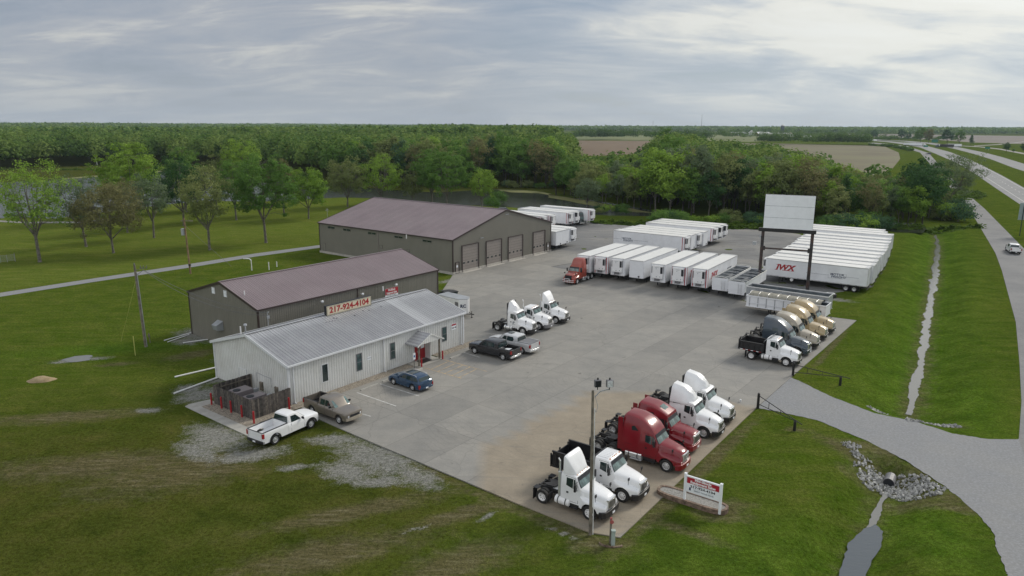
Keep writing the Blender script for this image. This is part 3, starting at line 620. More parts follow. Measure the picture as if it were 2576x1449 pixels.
M['tanwall'] = paint('tan_metal_siding', (.235, .225, .190), .5, var=.03, scale=.3, dirt=(.13, .125, .11), dirt_amt=.3, dscale=.2, ribs=(.30, 0, .13), ribdark=.72)
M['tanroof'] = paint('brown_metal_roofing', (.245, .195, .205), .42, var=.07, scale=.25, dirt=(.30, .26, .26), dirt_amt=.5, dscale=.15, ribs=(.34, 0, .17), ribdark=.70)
M['trim'] = paint('dark_brown_trim', (.045, .030, .028), .45)
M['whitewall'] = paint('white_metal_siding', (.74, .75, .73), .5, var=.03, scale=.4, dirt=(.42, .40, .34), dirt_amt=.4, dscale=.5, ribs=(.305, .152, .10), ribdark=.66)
M['whitetrim'] = paint('white_trim', (.68, .70, .72), .42, var=.03)
M['doortan'] = paint('tan_door_panel', (.25, .225, .205), .5, var=.04)
M['doorred'] = paint('red_door', (.33, .015, .02), .4, var=.05)
M['fdn'] = paint('foundation_concrete', (.42, .40, .36), .8, var=.1, dirt=(.25, .23, .2))
def silver():
    m, t, b = new_mat('galvalume_roofing'); tc = N(t, 'ShaderNodeTexCoord'); v = tc.outputs['Object']
    sp = N(t, 'ShaderNodeSeparateXYZ'); L(t, v, sp.inputs[0])
    c = ramp(t, nodes_noise(t, v, .5, 6, .65), [(.3, (.33, .335, .35)), (.7, (.41, .415, .43))]).outputs[0]
    # newer brighter sheets over the right-hand bay, chalky ridge zone
    bx = N(t, 'ShaderNodeMapRange'); L(t, sp.outputs[0], bx.inputs[0]); bx.inputs[1].default_value = 5.6; bx.inputs[2].default_value = 7.6
    f = ramp(t, bx.outputs[0], [(0, 0.0), (.02, .9), (.45, .75), (1.0, .15)]).outputs[0]
    c = mixc(t, f, c, (.58, .59, .60))
    rz = mth(t, 'ABSOLUTE', sp.outputs[1]); f2 = ramp(t, mth(t, 'DIVIDE', rz, 6.5), [(0.0, .7), (.12, .5), (.24, 0.0)]).outputs[0]
    c = mixc(t, mth(t, 'MULTIPLY', f2, mth(t, 'MULTIPLY', nodes_noise(t, v, .35, 5, .7), 1.3)), c, (.62, .63, .64))
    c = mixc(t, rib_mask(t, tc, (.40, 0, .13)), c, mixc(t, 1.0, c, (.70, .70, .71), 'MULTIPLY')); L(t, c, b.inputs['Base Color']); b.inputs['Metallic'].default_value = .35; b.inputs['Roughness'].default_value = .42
    return m
M['silver'] = silver()

def gable_building(name, cx, cy, rz, Lx, Wy, He, Hr, wall_m, roof_m, trim_m, rib, ov=.18, ovx=.18, ribh=.035, ribw=.05, z0=0.0, base=None):
    root = empty(name, (cx, cy, 0), rz); bpy.context.view_layer.update(); Mw = root.matrix_world.copy()
    a, b = Lx/2, Wy/2
    mb = MB()
    pr = [(-a, z0), (a, z0)]
    # closed shell: long walls + gables
    ring = lambda x: [(x, -b, z0), (x, b, z0), (x, b, He), (x, 0, Hr), (x, -b, He)]
    mb.loft([ring(-a), ring(a)])
    x = -a+rib/2
    while x < a:
        for s in (-1, 1): mb.b2(x-ribw/2, x+ribw/2, s*b, s*(b+ribh), z0, He-.02)
        x += rib
    y = -b+rib/2
    while y < b:
        zt = He+(Hr-He)*(1-abs(y)/b)-.05
        for s in (-1, 1): mb.b2(s*a, s*(a+ribh), y-ribw/2, y+ribw/2, z0, zt)
        y += rib
    mb.build('wall', wall_m, root)
    sl = (Hr-He)/b; mr = MB(); th = .10
    for s in (-1, 1):
        e = b+ov; ze = Hr-sl*e
        vs = [(-a-ovx, 0, Hr+th), (a+ovx, 0, Hr+th), (a+ovx, s*e, ze+th), (-a-ovx, s*e, ze+th), (-a-ovx, 0, Hr+.005), (a+ovx, 0, Hr+.005), (a+ovx, s*e, ze+.005), (-a-ovx, s*e, ze+.005)]
        mr.add(vs, [(0, 1, 2, 3), (4, 7, 6, 5), (0, 4, 5, 1), (2, 6, 7, 3), (1, 5, 6, 2), (0, 3, 7, 4)])
        x = -a-ovx+.06
        while x < a+ovx:
            for q in (0,):
                w_ = ribw/2; h = th+ribh
                mr.add([(x-w_, 0, Hr+th-.01), (x+w_, 0, Hr+th-.01), (x+w_, s*e, ze+th-.01), (x-w_, s*e, ze+th-.01), (x-w_*.6, 0, Hr+h), (x+w_*.6, 0, Hr+h), (x+w_*.6, s*e, ze+h), (x-w_*.6, s*e, ze+h)],
                       [(4, 5, 6, 7), (0, 4, 7, 3), (1, 2, 6, 5), (0, 1, 5, 4), (3, 7, 6, 2)])
            x += rib
    mr.box(0, 0, Hr+th+ribh+.01, Lx+2*ovx, .34, .03)
    roof = mr.build('roof', roof_m, root)
    mt = MB()
    for s in (-1, 1):
        e = b+ov; ze = Hr-sl*e
        mt.b2(-a-ovx-.02, a+ovx+.02, s*(e+.002), s*(e+.11), ze-.06, ze+th+.015)      # eave gutter
        for q in (-1, 1):
            X0, X1 = q*(a+ovx+.003), q*(a+ovx+.06)
            mt.add([(X0, 0, Hr-.12), (X1, 0, Hr-.12), (X1, 0, Hr+th+ribh+.03), (X0, 0, Hr+th+ribh+.03), (X0, s*e, ze-.12), (X1, s*e, ze-.12), (X1, s*e, ze+th+ribh+.03), (X0, s*e, ze+th+ribh+.03)],
                   [(0, 1, 2, 3), (4, 7, 6, 5), (0, 4, 5, 1), (2, 6, 7, 3), (1, 5, 6, 2), (0, 3, 7, 4)])
            mt.b2(q*(a+ribh+.002), q*(a+ribh+.03), s*(b-.12), s*(b+ribh+.03), z0, He-.05)
            mt.b2(q*(a-.14), q*(a+ribh+.001), s*(b+ribh+.002), s*(b+ribh+.032), z0, He-.05)
    mt.build('trim', trim_m, root)
    if base:
        mf = MB()
        for s in (-1, 1):
            mf.b2(-a-.10, a+.10, s*(b+.0), s*(b+.12), -.05, base)
            mf.b2(s*(a+.0), s*(a+.13), -b-.001, b+.001, -.05, base-.004)
        mf.build('foundation', M['fdn'], root)
    return root, Mw
def wall_rect(Mw, axis, val, p, q):
    a, b = hit(Mw, axis, val, *p), hit(Mw, axis, val, *q)
    k = 0 if axis == 'y' else 1
    return min(a[k], b[k]), max(a[k], b[k]), min(a.z, b.z), max(a.z, b.z)
def framed(root, name, axis, val, rect, frame_m, pane_m, fw=.07, proud=.06, label=None, split=None, sash=None):
    h0, h1, z0, z1 = rect; s = 1 if val > 0 else -1
    def bb(mb, a0, a1, b0, b1, d0, d1):
        if axis == 'y': mb.b2(a0, a1, val+s*d0, val+s*d1, b0, b1)
        else: mb.b2(val+s*d0, val+s*d1, a0, a1, b0, b1)
    mb = MB()
    for r in ((h0-fw, h0, z0-fw, z1+fw), (h1, h1+fw, z0-fw, z1+fw), (h0, h1, z1, z1+fw), (h0, h1, z0-fw, z0)): bb(mb, *r, .002, proud)
    if split == 'v': bb(mb, (h0+h1)/2-.03, (h0+h1)/2+.03, z0, z1, .002, proud-.01)
    if split == 'h': bb(mb, h0, h1, (z0+z1)/2-.03, (z0+z1)/2+.03, .002, proud-.01)
    o = mb.build(name, frame_m, root)
    pm = MB(); bb(pm, h0, h1, z0, z1, .001, .042)
    pm.build('pane' if name == 'window' else 'panel', pane_m, o)
    if label: o['label'] = label
    return o
# --- white office
YO = .917; dO = Vector((math.cos(YO), math.sin(YO))); nO = Vector((-dO.y, dO.x)); oL, oW = 25.08, 13.01
c = Vector((-20.9, 63.29))+dO*oL/2+nO*oW/2
office, OM = gable_building('office_building', c.x, c.y, YO, oL-.3, oW-.3, 3.95, 5.78, M['whitewall'], M['silver'], M['whitetrim'], .305, ov=.22, ovx=.22)
tag(office, 'white metal-sided office with grey ribbed roof and red entrance door', 'building')
fy = -(oW-.3)/2; gx = -(oL-.3)/2
M['winteal'] = paint('greenish_window_glass', (.05, .085, .085), .12, var=.5, scale=1.6, spec=.8)
for k, (p, q) in enumerate([((1047, 793), (1094, 900)), ((1295, 716), (1334, 818)), ((1536, 636), (1570, 734)), ((1907, 520), (1937, 604))]):
    r = wall_rect(OM, 'y', fy-.03, oc(*p), oc(*q)); framed(office, 'window', 'y', fy, r, M['whitetrim'] if k == 0 else M['grey'], M['glass'] if k == 0 else M['winteal'], split=None if k == 0 else 'h')
for u in (832, 1492, 2047):
    mb = MB(); p = hit(OM, 'y', fy-.1, *oc(u, 700)); mb.b2(p.x-.05, p.x+.05, fy-.14, fy-.05, .12, 3.95); mb.b2(p.x-.05, p.x+.05, fy-.32, fy-.14, .1, .2); mb.build('downspout', M['whitetrim'], office)
# entrance
r = wall_rect(OM, 'y', fy-.03, cP(822, 690), cP(1150, 1105)); dr = framed(office, 'door', 'y', fy, (r[0], r[1], .1, 2.25), M['whitetrim'], M['doorred'], fw=.09); 
mb = MB(); xm = (r[0]+r[1])/2; mb.b2(xm-.55, xm-.2, fy-.07, fy-.045, 1.0, 1.08); mb.build('handle', M['chrome'], dr)
mb = MB(); mb.b2(xm+.05, xm+.62, fy-.062, fy-.046, 1.3, 2.1); ds_ = mb.build('notice', M['signw'], dr)
MF = face_matrix((xm+.335, fy-.063, 1.9), (1, 0, 0), (0, 0, 1))
text('NOTICE', .12, M['inkred'], dr, MF, ext=.002)
# porch
pl = hit(OM, 'z', .1, *cP(968, 1258)); pr_ = hit(OM, 'z', .1, *cP(1500, 1052)); py_ = (pl.y+pr_.y)/2
pw = (pr_.x-pl.x)/2+.25; pcx = (pl.x+pr_.x)/2; ph, pp = 2.55, 3.45; pf = py_-.35
for s, X in ((-1, pl.x), (1, pr_.x)):
    mb = MB(); mb.box(X, py_, ph/2+.05, .16, .16, ph); mb.build('porch_post', M['wood'], office)
mb = MB(); e = pw+.22
for s in (-1, 1):
    sl_ = (pp-ph)/pw; ze = pp-sl_*e
    mb.add([(pcx, fy-.02, pp+.03), (pcx, pf, pp+.03), (pcx+s*e, pf, ze+.03), (pcx+s*e, fy-.02, ze+.03), (pcx, fy-.02, pp-.04), (pcx, pf, pp-.04), (pcx+s*e, pf, ze-.04), (pcx+s*e, fy-.02, ze-.04)], [(0, 1, 2, 3), (4, 7, 6, 5), (0, 4, 5, 1), (2, 6, 7, 3), (1, 5, 6, 2), (0, 3, 7, 4)])
    yy = fy-.1
    while yy > pf:
        mb.add([(pcx, yy, pp+.03), (pcx, yy-.07, pp+.03), (pcx+s*e, yy-.07, ze+.03), (pcx+s*e, yy, ze+.03), (pcx, yy-.02, pp+.07), (pcx, yy-.05, pp+.07), (pcx+s*e, yy-.05, ze+.07), (pcx+s*e, yy-.02, ze+.07)], [(4, 5, 6, 7), (0, 4, 7, 3), (1, 2, 6, 5), (0, 1, 5, 4), (2, 3, 7, 6)])
        yy -= .3
mb.build('porch_roof', M['silver'], office)
mb = MB(); mb.add([(pcx-pw, pf+.05, ph), (pcx+pw, pf+.05, ph), (pcx, pf+.05, pp-.06), (pcx-pw, pf+.12, ph), (pcx+pw, pf+.12, ph), (pcx, pf+.12, pp-.06)], [(0, 1, 2), (3, 5, 4), (0, 3, 4, 1), (1, 4, 5, 2), (2, 5, 3, 0)])
for s in (-1, 1):
    mb.b2(pcx+s*pw-.06, pcx+s*pw+.06, pf+.12, fy-.03, ph-.14, ph+.02)
    mb.add([(pcx, pf-.01, pp-.1), (pcx+s*e, pf-.01, ze-.1), (pcx+s*e, pf-.01, ze+.06), (pcx, pf-.01, pp+.07), (pcx, pf+.03, pp-.1), (pcx+s*e, pf+.03, ze-.1), (pcx+s*e, pf+.03, ze+.06), (pcx, pf+.03, pp+.07)], [(0, 1, 2, 3), (4, 7, 6, 5), (0, 4, 5, 1), (2, 6, 7, 3), (1, 5, 6, 2), (0, 3, 7, 4)])
mb.build('porch_gable', M['whitewall'], office)
mb = MB(); mb.b2(pr_.x-.6, pr_.x-.5, fy-.9, fy-.02, .1, 2.5); mb.build('porch_side_panel', M['whitewall'], office)
mb = MB(); mb.b2(pl.x-.25, pr_.x+.2, py_-.3, fy-.02, 0, .11); mb.build('step', M['concrete_plain'], office)
mt_ = MB(); q = hit(OM, 'z', .13, *cP(1110, 1110)); mt_.box(q.x, q.y, .13, 1.5, .95, .03); o = mt_.build('doormat', M['black'], None); o.matrix_world = OM.copy(); tag(o, 'black rubber doormat in front of the red office door', 'doormat')
# small fixtures on the office
r = wall_rect(OM, 'x', gx-.03, oc(455, 812), oc(508, 868)); framed(office, 'hatch', 'x', gx, (r[0], r[1], .75, 2.0), M['whitetrim'], M['whitewall'], fw=.05, proud=.05)
def small_tag(root, Mw, axis, val, p, q, m, name): 
    r = wall_rect(Mw, axis, val, p, q); mb = MB(); s = 1 if val > 0 else -1
    if axis == 'y': mb.b2(r[0], r[1], val+s*.037, val+s*.05, r[2], r[3])
    else: mb.b2(val+s*.037, val+s*.05, r[0], r[1], r[2], r[3])
    return mb.build(name, m, root), r
o, r = small_tag(None, OM, 'y', fy, oc(1370, 731), oc(1400, 746), M['signw'], 'wall_sign'); o.matrix_world = OM.copy(); tag(o, 'small white wall sign between the second and third office windows', 'sign')
text('OFFICE', .16, M['ink'], o, face_matrix(((r[0]+r[1])/2, fy-.051, (r[2]+r[3])/2), (1, 0, 0), (0, 0, 1)), ext=.002)
o, r = small_tag(None, OM, 'y', fy, oc(1970, 492), oc(2004, 524), M['signw'], 'wall_sign'); o.matrix_world = OM.copy(); tag(o, 'white wall sign with red heading and two black arrows right of the last office window', 'sign')
cxs, czs = (r[0]+r[1])/2, (r[2]+r[3])/2; hh = r[3]-r[2]
mb = MB(); mb.b2(r[0]+.03, r[1]-.03, fy-.056, fy-.0505, czs+hh*.20, czs+hh*.46); mb.build('heading', M['signred'], o)
for s in (-1, 1):
    mb = MB(); X = cxs+s*hh*.28; mb.add([(X-.2, fy-.056, czs-.12), (X+.16, fy-.056, czs-.02), (X+.16, fy-.056, czs-.22), (X-.2, fy-.051, czs-.12), (X+.16, fy-.051, czs-.02), (X+.16, fy-.051, czs-.22)], [(0, 1, 2), (3, 5, 4), (0, 3, 4, 1), (1, 4, 5, 2), (2, 5, 3, 0)]); mb.build('arrow', M['ink'], o)
for p in ((465, 555), (500, 548)):
    mb = MB(); q = hit(OM, 'y', 3.0, *oc(*p)); zr = 5.78-(3.0)*(1.83/6.36); mb.tube((q.x, 3.0, zr), (q.x, 3.0, zr+.95), .07, .07, 10)
    if p[0] == 500: mb.tube((q.x, 3.0, zr+.95), (q.x, 3.0, zr+1.1), .2, .15, 12)
    mb.build('vent_pipe', M['pvc'] if p[0] == 465 else M['galv'], office)
# service mast with weatherhead at the back eave
mb = MB(); q = hit(OM, 'y', 6.3, *oc(668, 480)); zs = 3.95; mb.tube((q.x, 6.5, 2.0), (q.x, 6.5, 5.6), .05, .05, 8); mb.tube((q.x, 6.5, 5.6), (q.x, 6.3, 5.72), .07, .05, 8); mb.box(q.x, 6.42, 5.1, .3, .12, .35); mb.build('service_mast', M['galv'], office)
SERVICE = OM @ Vector((q.x, 6.4, 5.55))
# meters and pipes on the gable
for u, v in ((617, 945), (725, 980)):
    q = hit(OM, 'x', gx-.1, *oc(u, v)); mb = MB(); mb.b2(gx-.18, gx-.01, q.y-.22, q.y+.22, q.z-.42, q.z+.42); mb.tube((gx-.2, q.y, q.z+.1), (gx-.18, q.y, q.z+.1), .1, .1, 12); mb.build('meter_box', M['wood'], office)
mb = MB(); mb.path([(gx-.08, hit(OM, 'x', gx-.08, *oc(590, 950)).y, 1.3), (gx-.08, hit(OM, 'x', gx-.08, *oc(590, 950)).y, 2.2), (gx-.08, hit(OM, 'x', gx-.08, *oc(690, 980)).y, 2.1), (gx-.08, hit(OM, 'x', gx-.08, *oc(690, 980)).y, 1.2)], .022); mb.build('conduit', M['galv'], office)
# dark sealant dabs where the old sign stood
mb = MB()
for k in range(14):
    q = hit(OM, 'z', 5.35, *oc(1090+k*19, 497-k*6)); y = -.55-.9; 
    zz = 5.78-(abs(y-.04*k))*(1.83/6.36)+.12; mb.box(q.x, y-.02*k, zz-.005, .16, .07, .03)
for u, v in ((1130, 457), (1150, 455), (1278, 428), (1338, 402), (1380, 395), (1465, 370)):
    q = hit(OM, 'z', 5.55, *oc(u, v)); zz = 5.78-abs(q.y)*(1.83/6.36)+.12; mb.box(q.x, q.y, zz, .12, .2, .03)
mb.build('sealant_patch', M['ink'], office)
# --- rooftop number sign
sy = -.42
a, b = hit(OM, 'y', sy, *oc(1075, 400)), hit(OM, 'y', sy, *oc(1398, 330))
t1 = hit(OM, 'y', sy, *oc(1075, 366)).z; b1 = hit(OM, 'y', sy, *oc(1078, 440)).z; t2 = hit(OM, 'y', sy, *oc(1398, 294)).z; b2_ = hit(OM, 'y', sy, *oc(1398, 364)).z
zt, zb = (t1+t2)/2, (b1+b2_)/2; xc, sw = (a.x+b.x)/2, b.x-a.x
sg = empty('roof_sign'); sg.matrix_world = OM @ Matrix.Translation((xc, sy, zb)); tag(sg, 'long cream roof sign with the red number 217-924-4104 on the office ridge', 'sign')
H_ = zt-zb
mb = MB(); mb.b2(-sw/2, sw/2, 0, .34, 0, H_); mb.build('cabinet', M['ink'], sg)
mb = MB(); mb.b2(-sw/2+.06, sw/2-.06, -.03, -.001, .06, H_-.06); mb.build('face', M['signcream'], sg)
mb = MB()
for (x0, x1, z0_, z1_) in ((-sw/2+.11, sw/2-.11, .115, .14), (-sw/2+.11, sw/2-.11, H_-.14, H_-.115), (-sw/2+.11, -sw/2+.135, .14, H_-.14), (sw/2-.135, sw/2-.11, .14, H_-.14)): mb.b2(x0, x1, -.036, -.031, z0_, z1_)
mb.build('border_line', M['ink'], sg)
def serif(parent, body, size, m, F4, sx=1.0, bold=.02, ext=.006): return text(body, size, m, parent, F4, bold=bold, sx=sx, ext=ext)
serif(sg, '217-924-4104', H_*.78, M['inkred'], face_matrix((0, -.034, H_*.5), (1, 0, 0), (0, 0, 1)), sx=sw*.93/(H_*.78*6.05), bold=.03)
for X in (-sw/2+.4, 0, sw/2-.4):
    mb = MB(); mb.tube((X, .2, .02), (X, .9, -.35), .03, .03, 6); mb.b2(X-.03, X+.03, .14, .2, -.3, 0.0); mb.build('brace', M['galv'], sg)

# --- long tan building behind
YT = .915; dT = Vector((math.cos(YT), math.sin(YT))); nT = Vector((-dT.y, dT.x)); tL, tW = 29.6, 15.16
c = Vector((-28.63, 77.81))+dT*tL/2+nT*tW/2
tanb, TM = gable_building('storage_building', c.x, c.y, YT, tL-.2, tW-.3, 5.5, 7.68, M['tanwall'], M['tanroof'], M['trim'], .25, ov=.12, ovx=.1, ribh=.03)
tag(tanb, 'long olive-grey metal building with brown roof directly behind the white office', 'building')
tx = -(tL-.2)/2; ty = -(tW-.3)/2
for p, q in (((256, 242), (277, 285)), ((341, 264), (362, 308))):
    r = wall_rect(TM, 'x', tx-.03, oc(*p), oc(*q)); framed(tanb, 'window', 'x', tx, r, M['whitetrim'], M['signw'], fw=.06, split='h')
q = hit(TM, 'x', tx-.4, *oc(300, 514)); mb = MB()
mb.add([(tx, q.y-.6, q.z+.55), (tx, q.y+.6, q.z+.55), (tx, q.y+.6, q.z-.6), (tx, q.y-.6, q.z-.6), (tx-.9, q.y-.5, q.z+.1), (tx-.9, q.y+.5, q.z+.1), (tx-.75, q.y+.5, q.z-.5), (tx-.75, q.y-.5, q.z-.5)], [(0, 1, 2, 3), (4, 7, 6, 5), (0, 4, 5, 1), (1, 5, 6, 2), (2, 6, 7, 3), (3, 7, 4, 0)])
mb.build('exhaust_hood', M['galv'], tanb)
for (u, v) in ((1040, 337), (1328, 281), (1568, 212)):
    q = hit(TM, 'y', ty-.3, *oc(u, v)); mb = MB(); mb.tube((q.x, ty, q.z), (q.x, ty-.45, q.z+.08), .03, .03, 6); mb.lathe([(-.16, .05), (-.1, .14), (.1, .17), (.14, .02)], (q.x, ty-.5, q.z+.02), 'X', 10, True); mb.build('wall_light', M['whitetrim'], tanb)
for (u, v) in ((492, 308), (1478, 178)):
    q = hit(TM, 'z', 6.4, *oc(u, v)); mb = MB(); zr = 7.68-abs(q.y)*(2.18/7.43); mb.tube((q.x, q.y, zr), (q.x, q.y, zr+.6), .07, .07, 8); mb.build('vent_pipe', M['pvc'], tanb)
mb = MB(); q = hit(TM, 'y', ty, *oc(1298, 290)); mb.b2(q.x-.06, q.x+.06, ty-.13, ty-.04, 0, 5.4); mb.build('downspout', M['trim'], tanb)
r = wall_rect(TM, 'y', ty-.05, oc(1494, 236), oc(1590, 330))
wsx, wst = (r[0]+r[1])/2, hit(TM, 'y', ty-.05, *oc(1494, 246)).z; ww = r[1]-r[0]
ws = empty('wall_sign'); ws.matrix_world = TM @ Matrix.Translation((wsx, ty-.04, wst-1.7)); tag(ws, 'red and white business sign on the tan building, half hidden by the office ridge', 'sign')
mb = MB(); mb.b2(-ww/2, ww/2, -.04, 0, 0, 1.7); mb.build('board', M['signw'], ws)
mb = MB(); mb.b2(-ww/2+.002, ww/2-.002, -.05, -.041, .85, 1.698); mb.build('red_band', M['signred'], ws)
text('Mid-Illinois', .42, M['inkwhite'], ws, face_matrix((0, -.052, 1.47), (1, 0, 0), (0, 0, 1)), bold=.012, sx=ww*.62/(.42*4.9))
text('Equipment Sales', .42, M['inkwhite'], ws, face_matrix((0, -.052, 1.08), (1, 0, 0), (0, 0, 1)), bold=.012, sx=ww*.94/(.42*7.6))
text('SEMI TRUCKS AND TRAILERS', .14, M['ink'], ws, face_matrix((0, -.043, .73), (1, 0, 0), (0, 0, 1)), sx=.9)
text('217-924-4104', .40, M['ink'], ws, face_matrix((0, -.043, .43), (1, 0, 0), (0, 0, 1)), bold=.01, sx=ww*.9/(.4*6.2))

# --- large shed
YS = .923; dS = Vector((math.cos(YS), math.sin(YS))); nS = Vector((-dS.y, dS.x)); sW, sL = 31.06, 37.11
c = Vector((-10.43, 124.1))+dS*sW/2+nS*sL/2
shed, SM = gable_building('workshop_building', c.x, c.y, YS+R(90), sL-.3, sW-.3, 6.2, 10.12, M['tanwall'], M['tanroof'], M['trim'], .30, ov=.2, ovx=.15, ribh=.028, base=.42)
tag(shed, 'large olive-grey workshop with brown roof and four roller doors in its gable', 'building')
sx_ = -(sL-.3)/2; sy_ = (sW-.3)/2
for p, q in (((332, 347), (391, 371)), ((465, 365), (526, 390)), ((674, 393), (741, 418)), ((899, 423), (969, 448)), ((1138, 454), (1212, 480))):
    r = wall_rect(SM, 'y', sy_+.03, c3(*p), c3(*q)); framed(shed, 'window', 'y', sy_, (r[0], r[1], r[2], r[3]), M['tanwall'], M['glass'], fw=.09, proud=.08, split='v')
for p, q, n in (((293, 490), (319, 572), 'door'), ((777, 504), (796, 532), 'hatch'), ((1006, 538), (1026, 562), 'hatch')):
    r = wall_rect(SM, 'y', sy_+.03, c3(*p), c3(*q)); framed(shed, n, 'y', sy_, (r[0], r[1], max(.45 if n == 'door' else r[2], r[2]), r[3]), M['trim'], M['tanwall'], fw=.035, proud=.05)
mb = MB(); q = hit(SM, 'y', sy_, *c3(762, 450)); mb.b2(q.x-.06, q.x+.06, sy_+.04, sy_+.12, .2, 6.1); mb.build('downspout', M['doortan'], shed)
for p, q in (((1470, 503), (1618, 697)), ((1675, 464), (1811, 650)), ((1862, 427), (1989, 607)), ((2073, 384), (2175, 560))):
    a, b = hit(SM, 'x', sx_-.1, *c3(*p)), hit(SM, 'x', sx_-.1, *c3(*q)); y0, y1 = min(a.y, b.y), max(a.y, b.y); zt = max(a.z, b.z)
    o = framed(shed, 'roller_door', 'x', sx_, (y0+.12, y1-.12, .03, zt-.1), M['trim'], M['doortan'], fw=.10, proud=.17)
    mb = MB()
    for k in range(1, 9): mb.b2(sx_-.046, sx_-.043, y0+.14, y1-.14, .03+(zt-.13)*k/9-.012, .03+(zt-.13)*k/9+.012)
    mb.build('panel_joint', M['trim'], o)
    for k in range(4):
        yc = y0+(y1-y0)*(.125+.25*k); mb = MB(); mb.b2(sx_-.058, sx_-.043, yc-.23, yc+.23, 1.55, 1.85); mb.build('window', M['glass'], o)
    mb = MB(); mb.b2(sx_-.9, sx_-.14, y0-.1, y1+.1, -.02, .045+.04); mb.build('apron', M['fdn'], o)
for p, q in (((1417, 648), (1447, 738)), ((2189, 472), (2211, 553))):
    r = wall_rect(SM, 'x', sx_-.03, c3(*p), c3(*q)); o = framed(shed, 'door', 'x', sx_, (r[0], r[1], .15, r[3]), M['trim'], M['doortan'], fw=.05, proud=.15)
    mb = MB(); yc = (r[0]+r[1])/2; mb.b2(sx_-.056, sx_-.044, yc-.2, yc+.2, r[3]*.55, r[3]*.75); mb.build('notice', M['signw'], o)
for (u, v) in ((1632, 437), (1845, 235)):
    q = hit(SM, 'x', sx_-.2, *c3(u, v)); mb = MB(); mb.tube((sx_, q.y, q.z), (sx_-.35, q.y, q.z), .04, .04, 6)
    for s in (-1, 1): mb.tube((sx_-.35, q.y, q.z), (sx_-.45, q.y+s*.35, q.z+.05), .05, .09, 8)
    mb.build('wall_light', M['galv'], shed)
q = hit(SM, 'z', 7.0, *c3(998, 390)); mb = MB(); zr = 10.12-abs(q.y)*(3.92/15.38); mb.tube((q.x, q.y, zr), (q.x, q.y, zr+.75), .09, .09, 8); mb.build('vent_pipe', M['pvc'], shed)
q = hit(SM, 'z', 6.8, *c3(330, 275)); mb = MB(); zr = 6.9; mb.tube((q.x, q.y, zr), (q.x, q.y, zr+1.9), .03, .03, 6); mb.tube((q.x-.6, q.y, zr+1.3), (q.x+.6, q.y, zr+1.3), .02, .02, 5); mb.tube((q.x-.4, q.y, zr+1.7), (q.x+.4, q.y, zr+1.7), .02, .02, 5); mb.tube((q.x, q.y-.4, zr+1.5), (q.x, q.y+.4, zr+1.5), .02, .02, 5); mb.build('antenna', M['galv'], shed)

# --- stone strips along the office
def strip(Mw, x0, x1, y0, y1, z, m, name):
    p = [Mw @ Vector(q) for q in ((x0, y0, 0), (x1, y0, 0), (x1, y1, 0), (x0, y1, 0))]; return sheet(name, [(v.x, v.y) for v in p], z, m)
strip(OM, -oL/2-.2, pl.x-.4, fy-1.35, fy-.03, .085, M['stonebed'], 'stone_strip'); strip(OM, pr_.x+.5, oL/2+1.6, fy-1.35, fy-.03, .085, M['stonebed'], 'stone_strip')

# --- fenced enclosure with air-conditioning units
A_, B_, C_, D_ = Vector(at(*cE(150, 800))), Vector(at(*cE(965, 1135))), Vector(at(*cE(1735, 905))), Vector(at(*cE(880, 560)))
lA = OM.inverted() @ Vector((A_.x, A_.y, 0)); lB = OM.inverted() @ Vector((B_.x, B_.y, 0))
fx = (lA.x+lB.x)/2; FH = 1.85
def fence_panel(mb, p, q, h, m4):
    p, q = Vector(p), Vector(q); L_ = (q-p).length; d = (q-p)/L_; n = max(1, int(L_/.15))
    for k in range(n):
        c_ = p+d*(L_*(k+.5)/n); hh = h+random.uniform(-.025, .025)
        mb.cm = random.randint(0, 2); mb.box(c_.x, c_.y, hh/2+.04, L_/n-.012, .022, hh, math.atan2(d.y, d.x))
M['fence0'] = paint('grey_fence_board', (.085, .075, .068), .9, var=.35, scale=4); M['fence1'] = paint('dark_fence_board', (.055, .05, .046), .9, var=.4, scale=4); M['fence2'] = paint('worn_fence_board', (.12, .105, .09), .9, var=.35, scale=5)
fe = empty('board_fence'); fe.matrix_world = OM.copy(); tag(fe, 'weathered grey board fence round the office air-conditioning units', 'fence')
for p, q in (((gx-.05, lA.y), (fx, lA.y)), ((fx, lA.y), (fx, lB.y)), ((fx, lB.y), (gx-.05, lB.y))):
    mb = MB(); fence_panel(mb, p, q, FH, None)
    o = mb.build('board_panel', [M['fence0'], M['fence1'], M['fence2']], fe)
mb = MB()
for z_ in (.5, 1.45):
    mb.b2(fx+.02, fx+.07, min(lA.y, lB.y)+.08, max(lA.y, lB.y)-.08, z_, z_+.09)
    mb.b2(fx+.08, gx-.08, lA.y-.07, lA.y-.02, z_, z_+.09); mb.b2(fx+.08, gx-.08, lB.y+.02, lB.y+.07, z_, z_+.09)
mb.build('rail', M['wood'], fe)
mb = MB()
for X, Y in ((fx+.14, lA.y-.15), (fx+.14, lB.y+.15), (fx+.14, (lA.y+lB.y)/2), (gx-.2, lA.y-.14), (gx-.2, lB.y+.14)): mb.box(X, Y, .95, .1, .1, 1.85)
mb.build('post', M['wood'], fe)
M['acgrey'] = paint('taupe_sheet_metal', (.20, .175, .18), .45, var=.05)
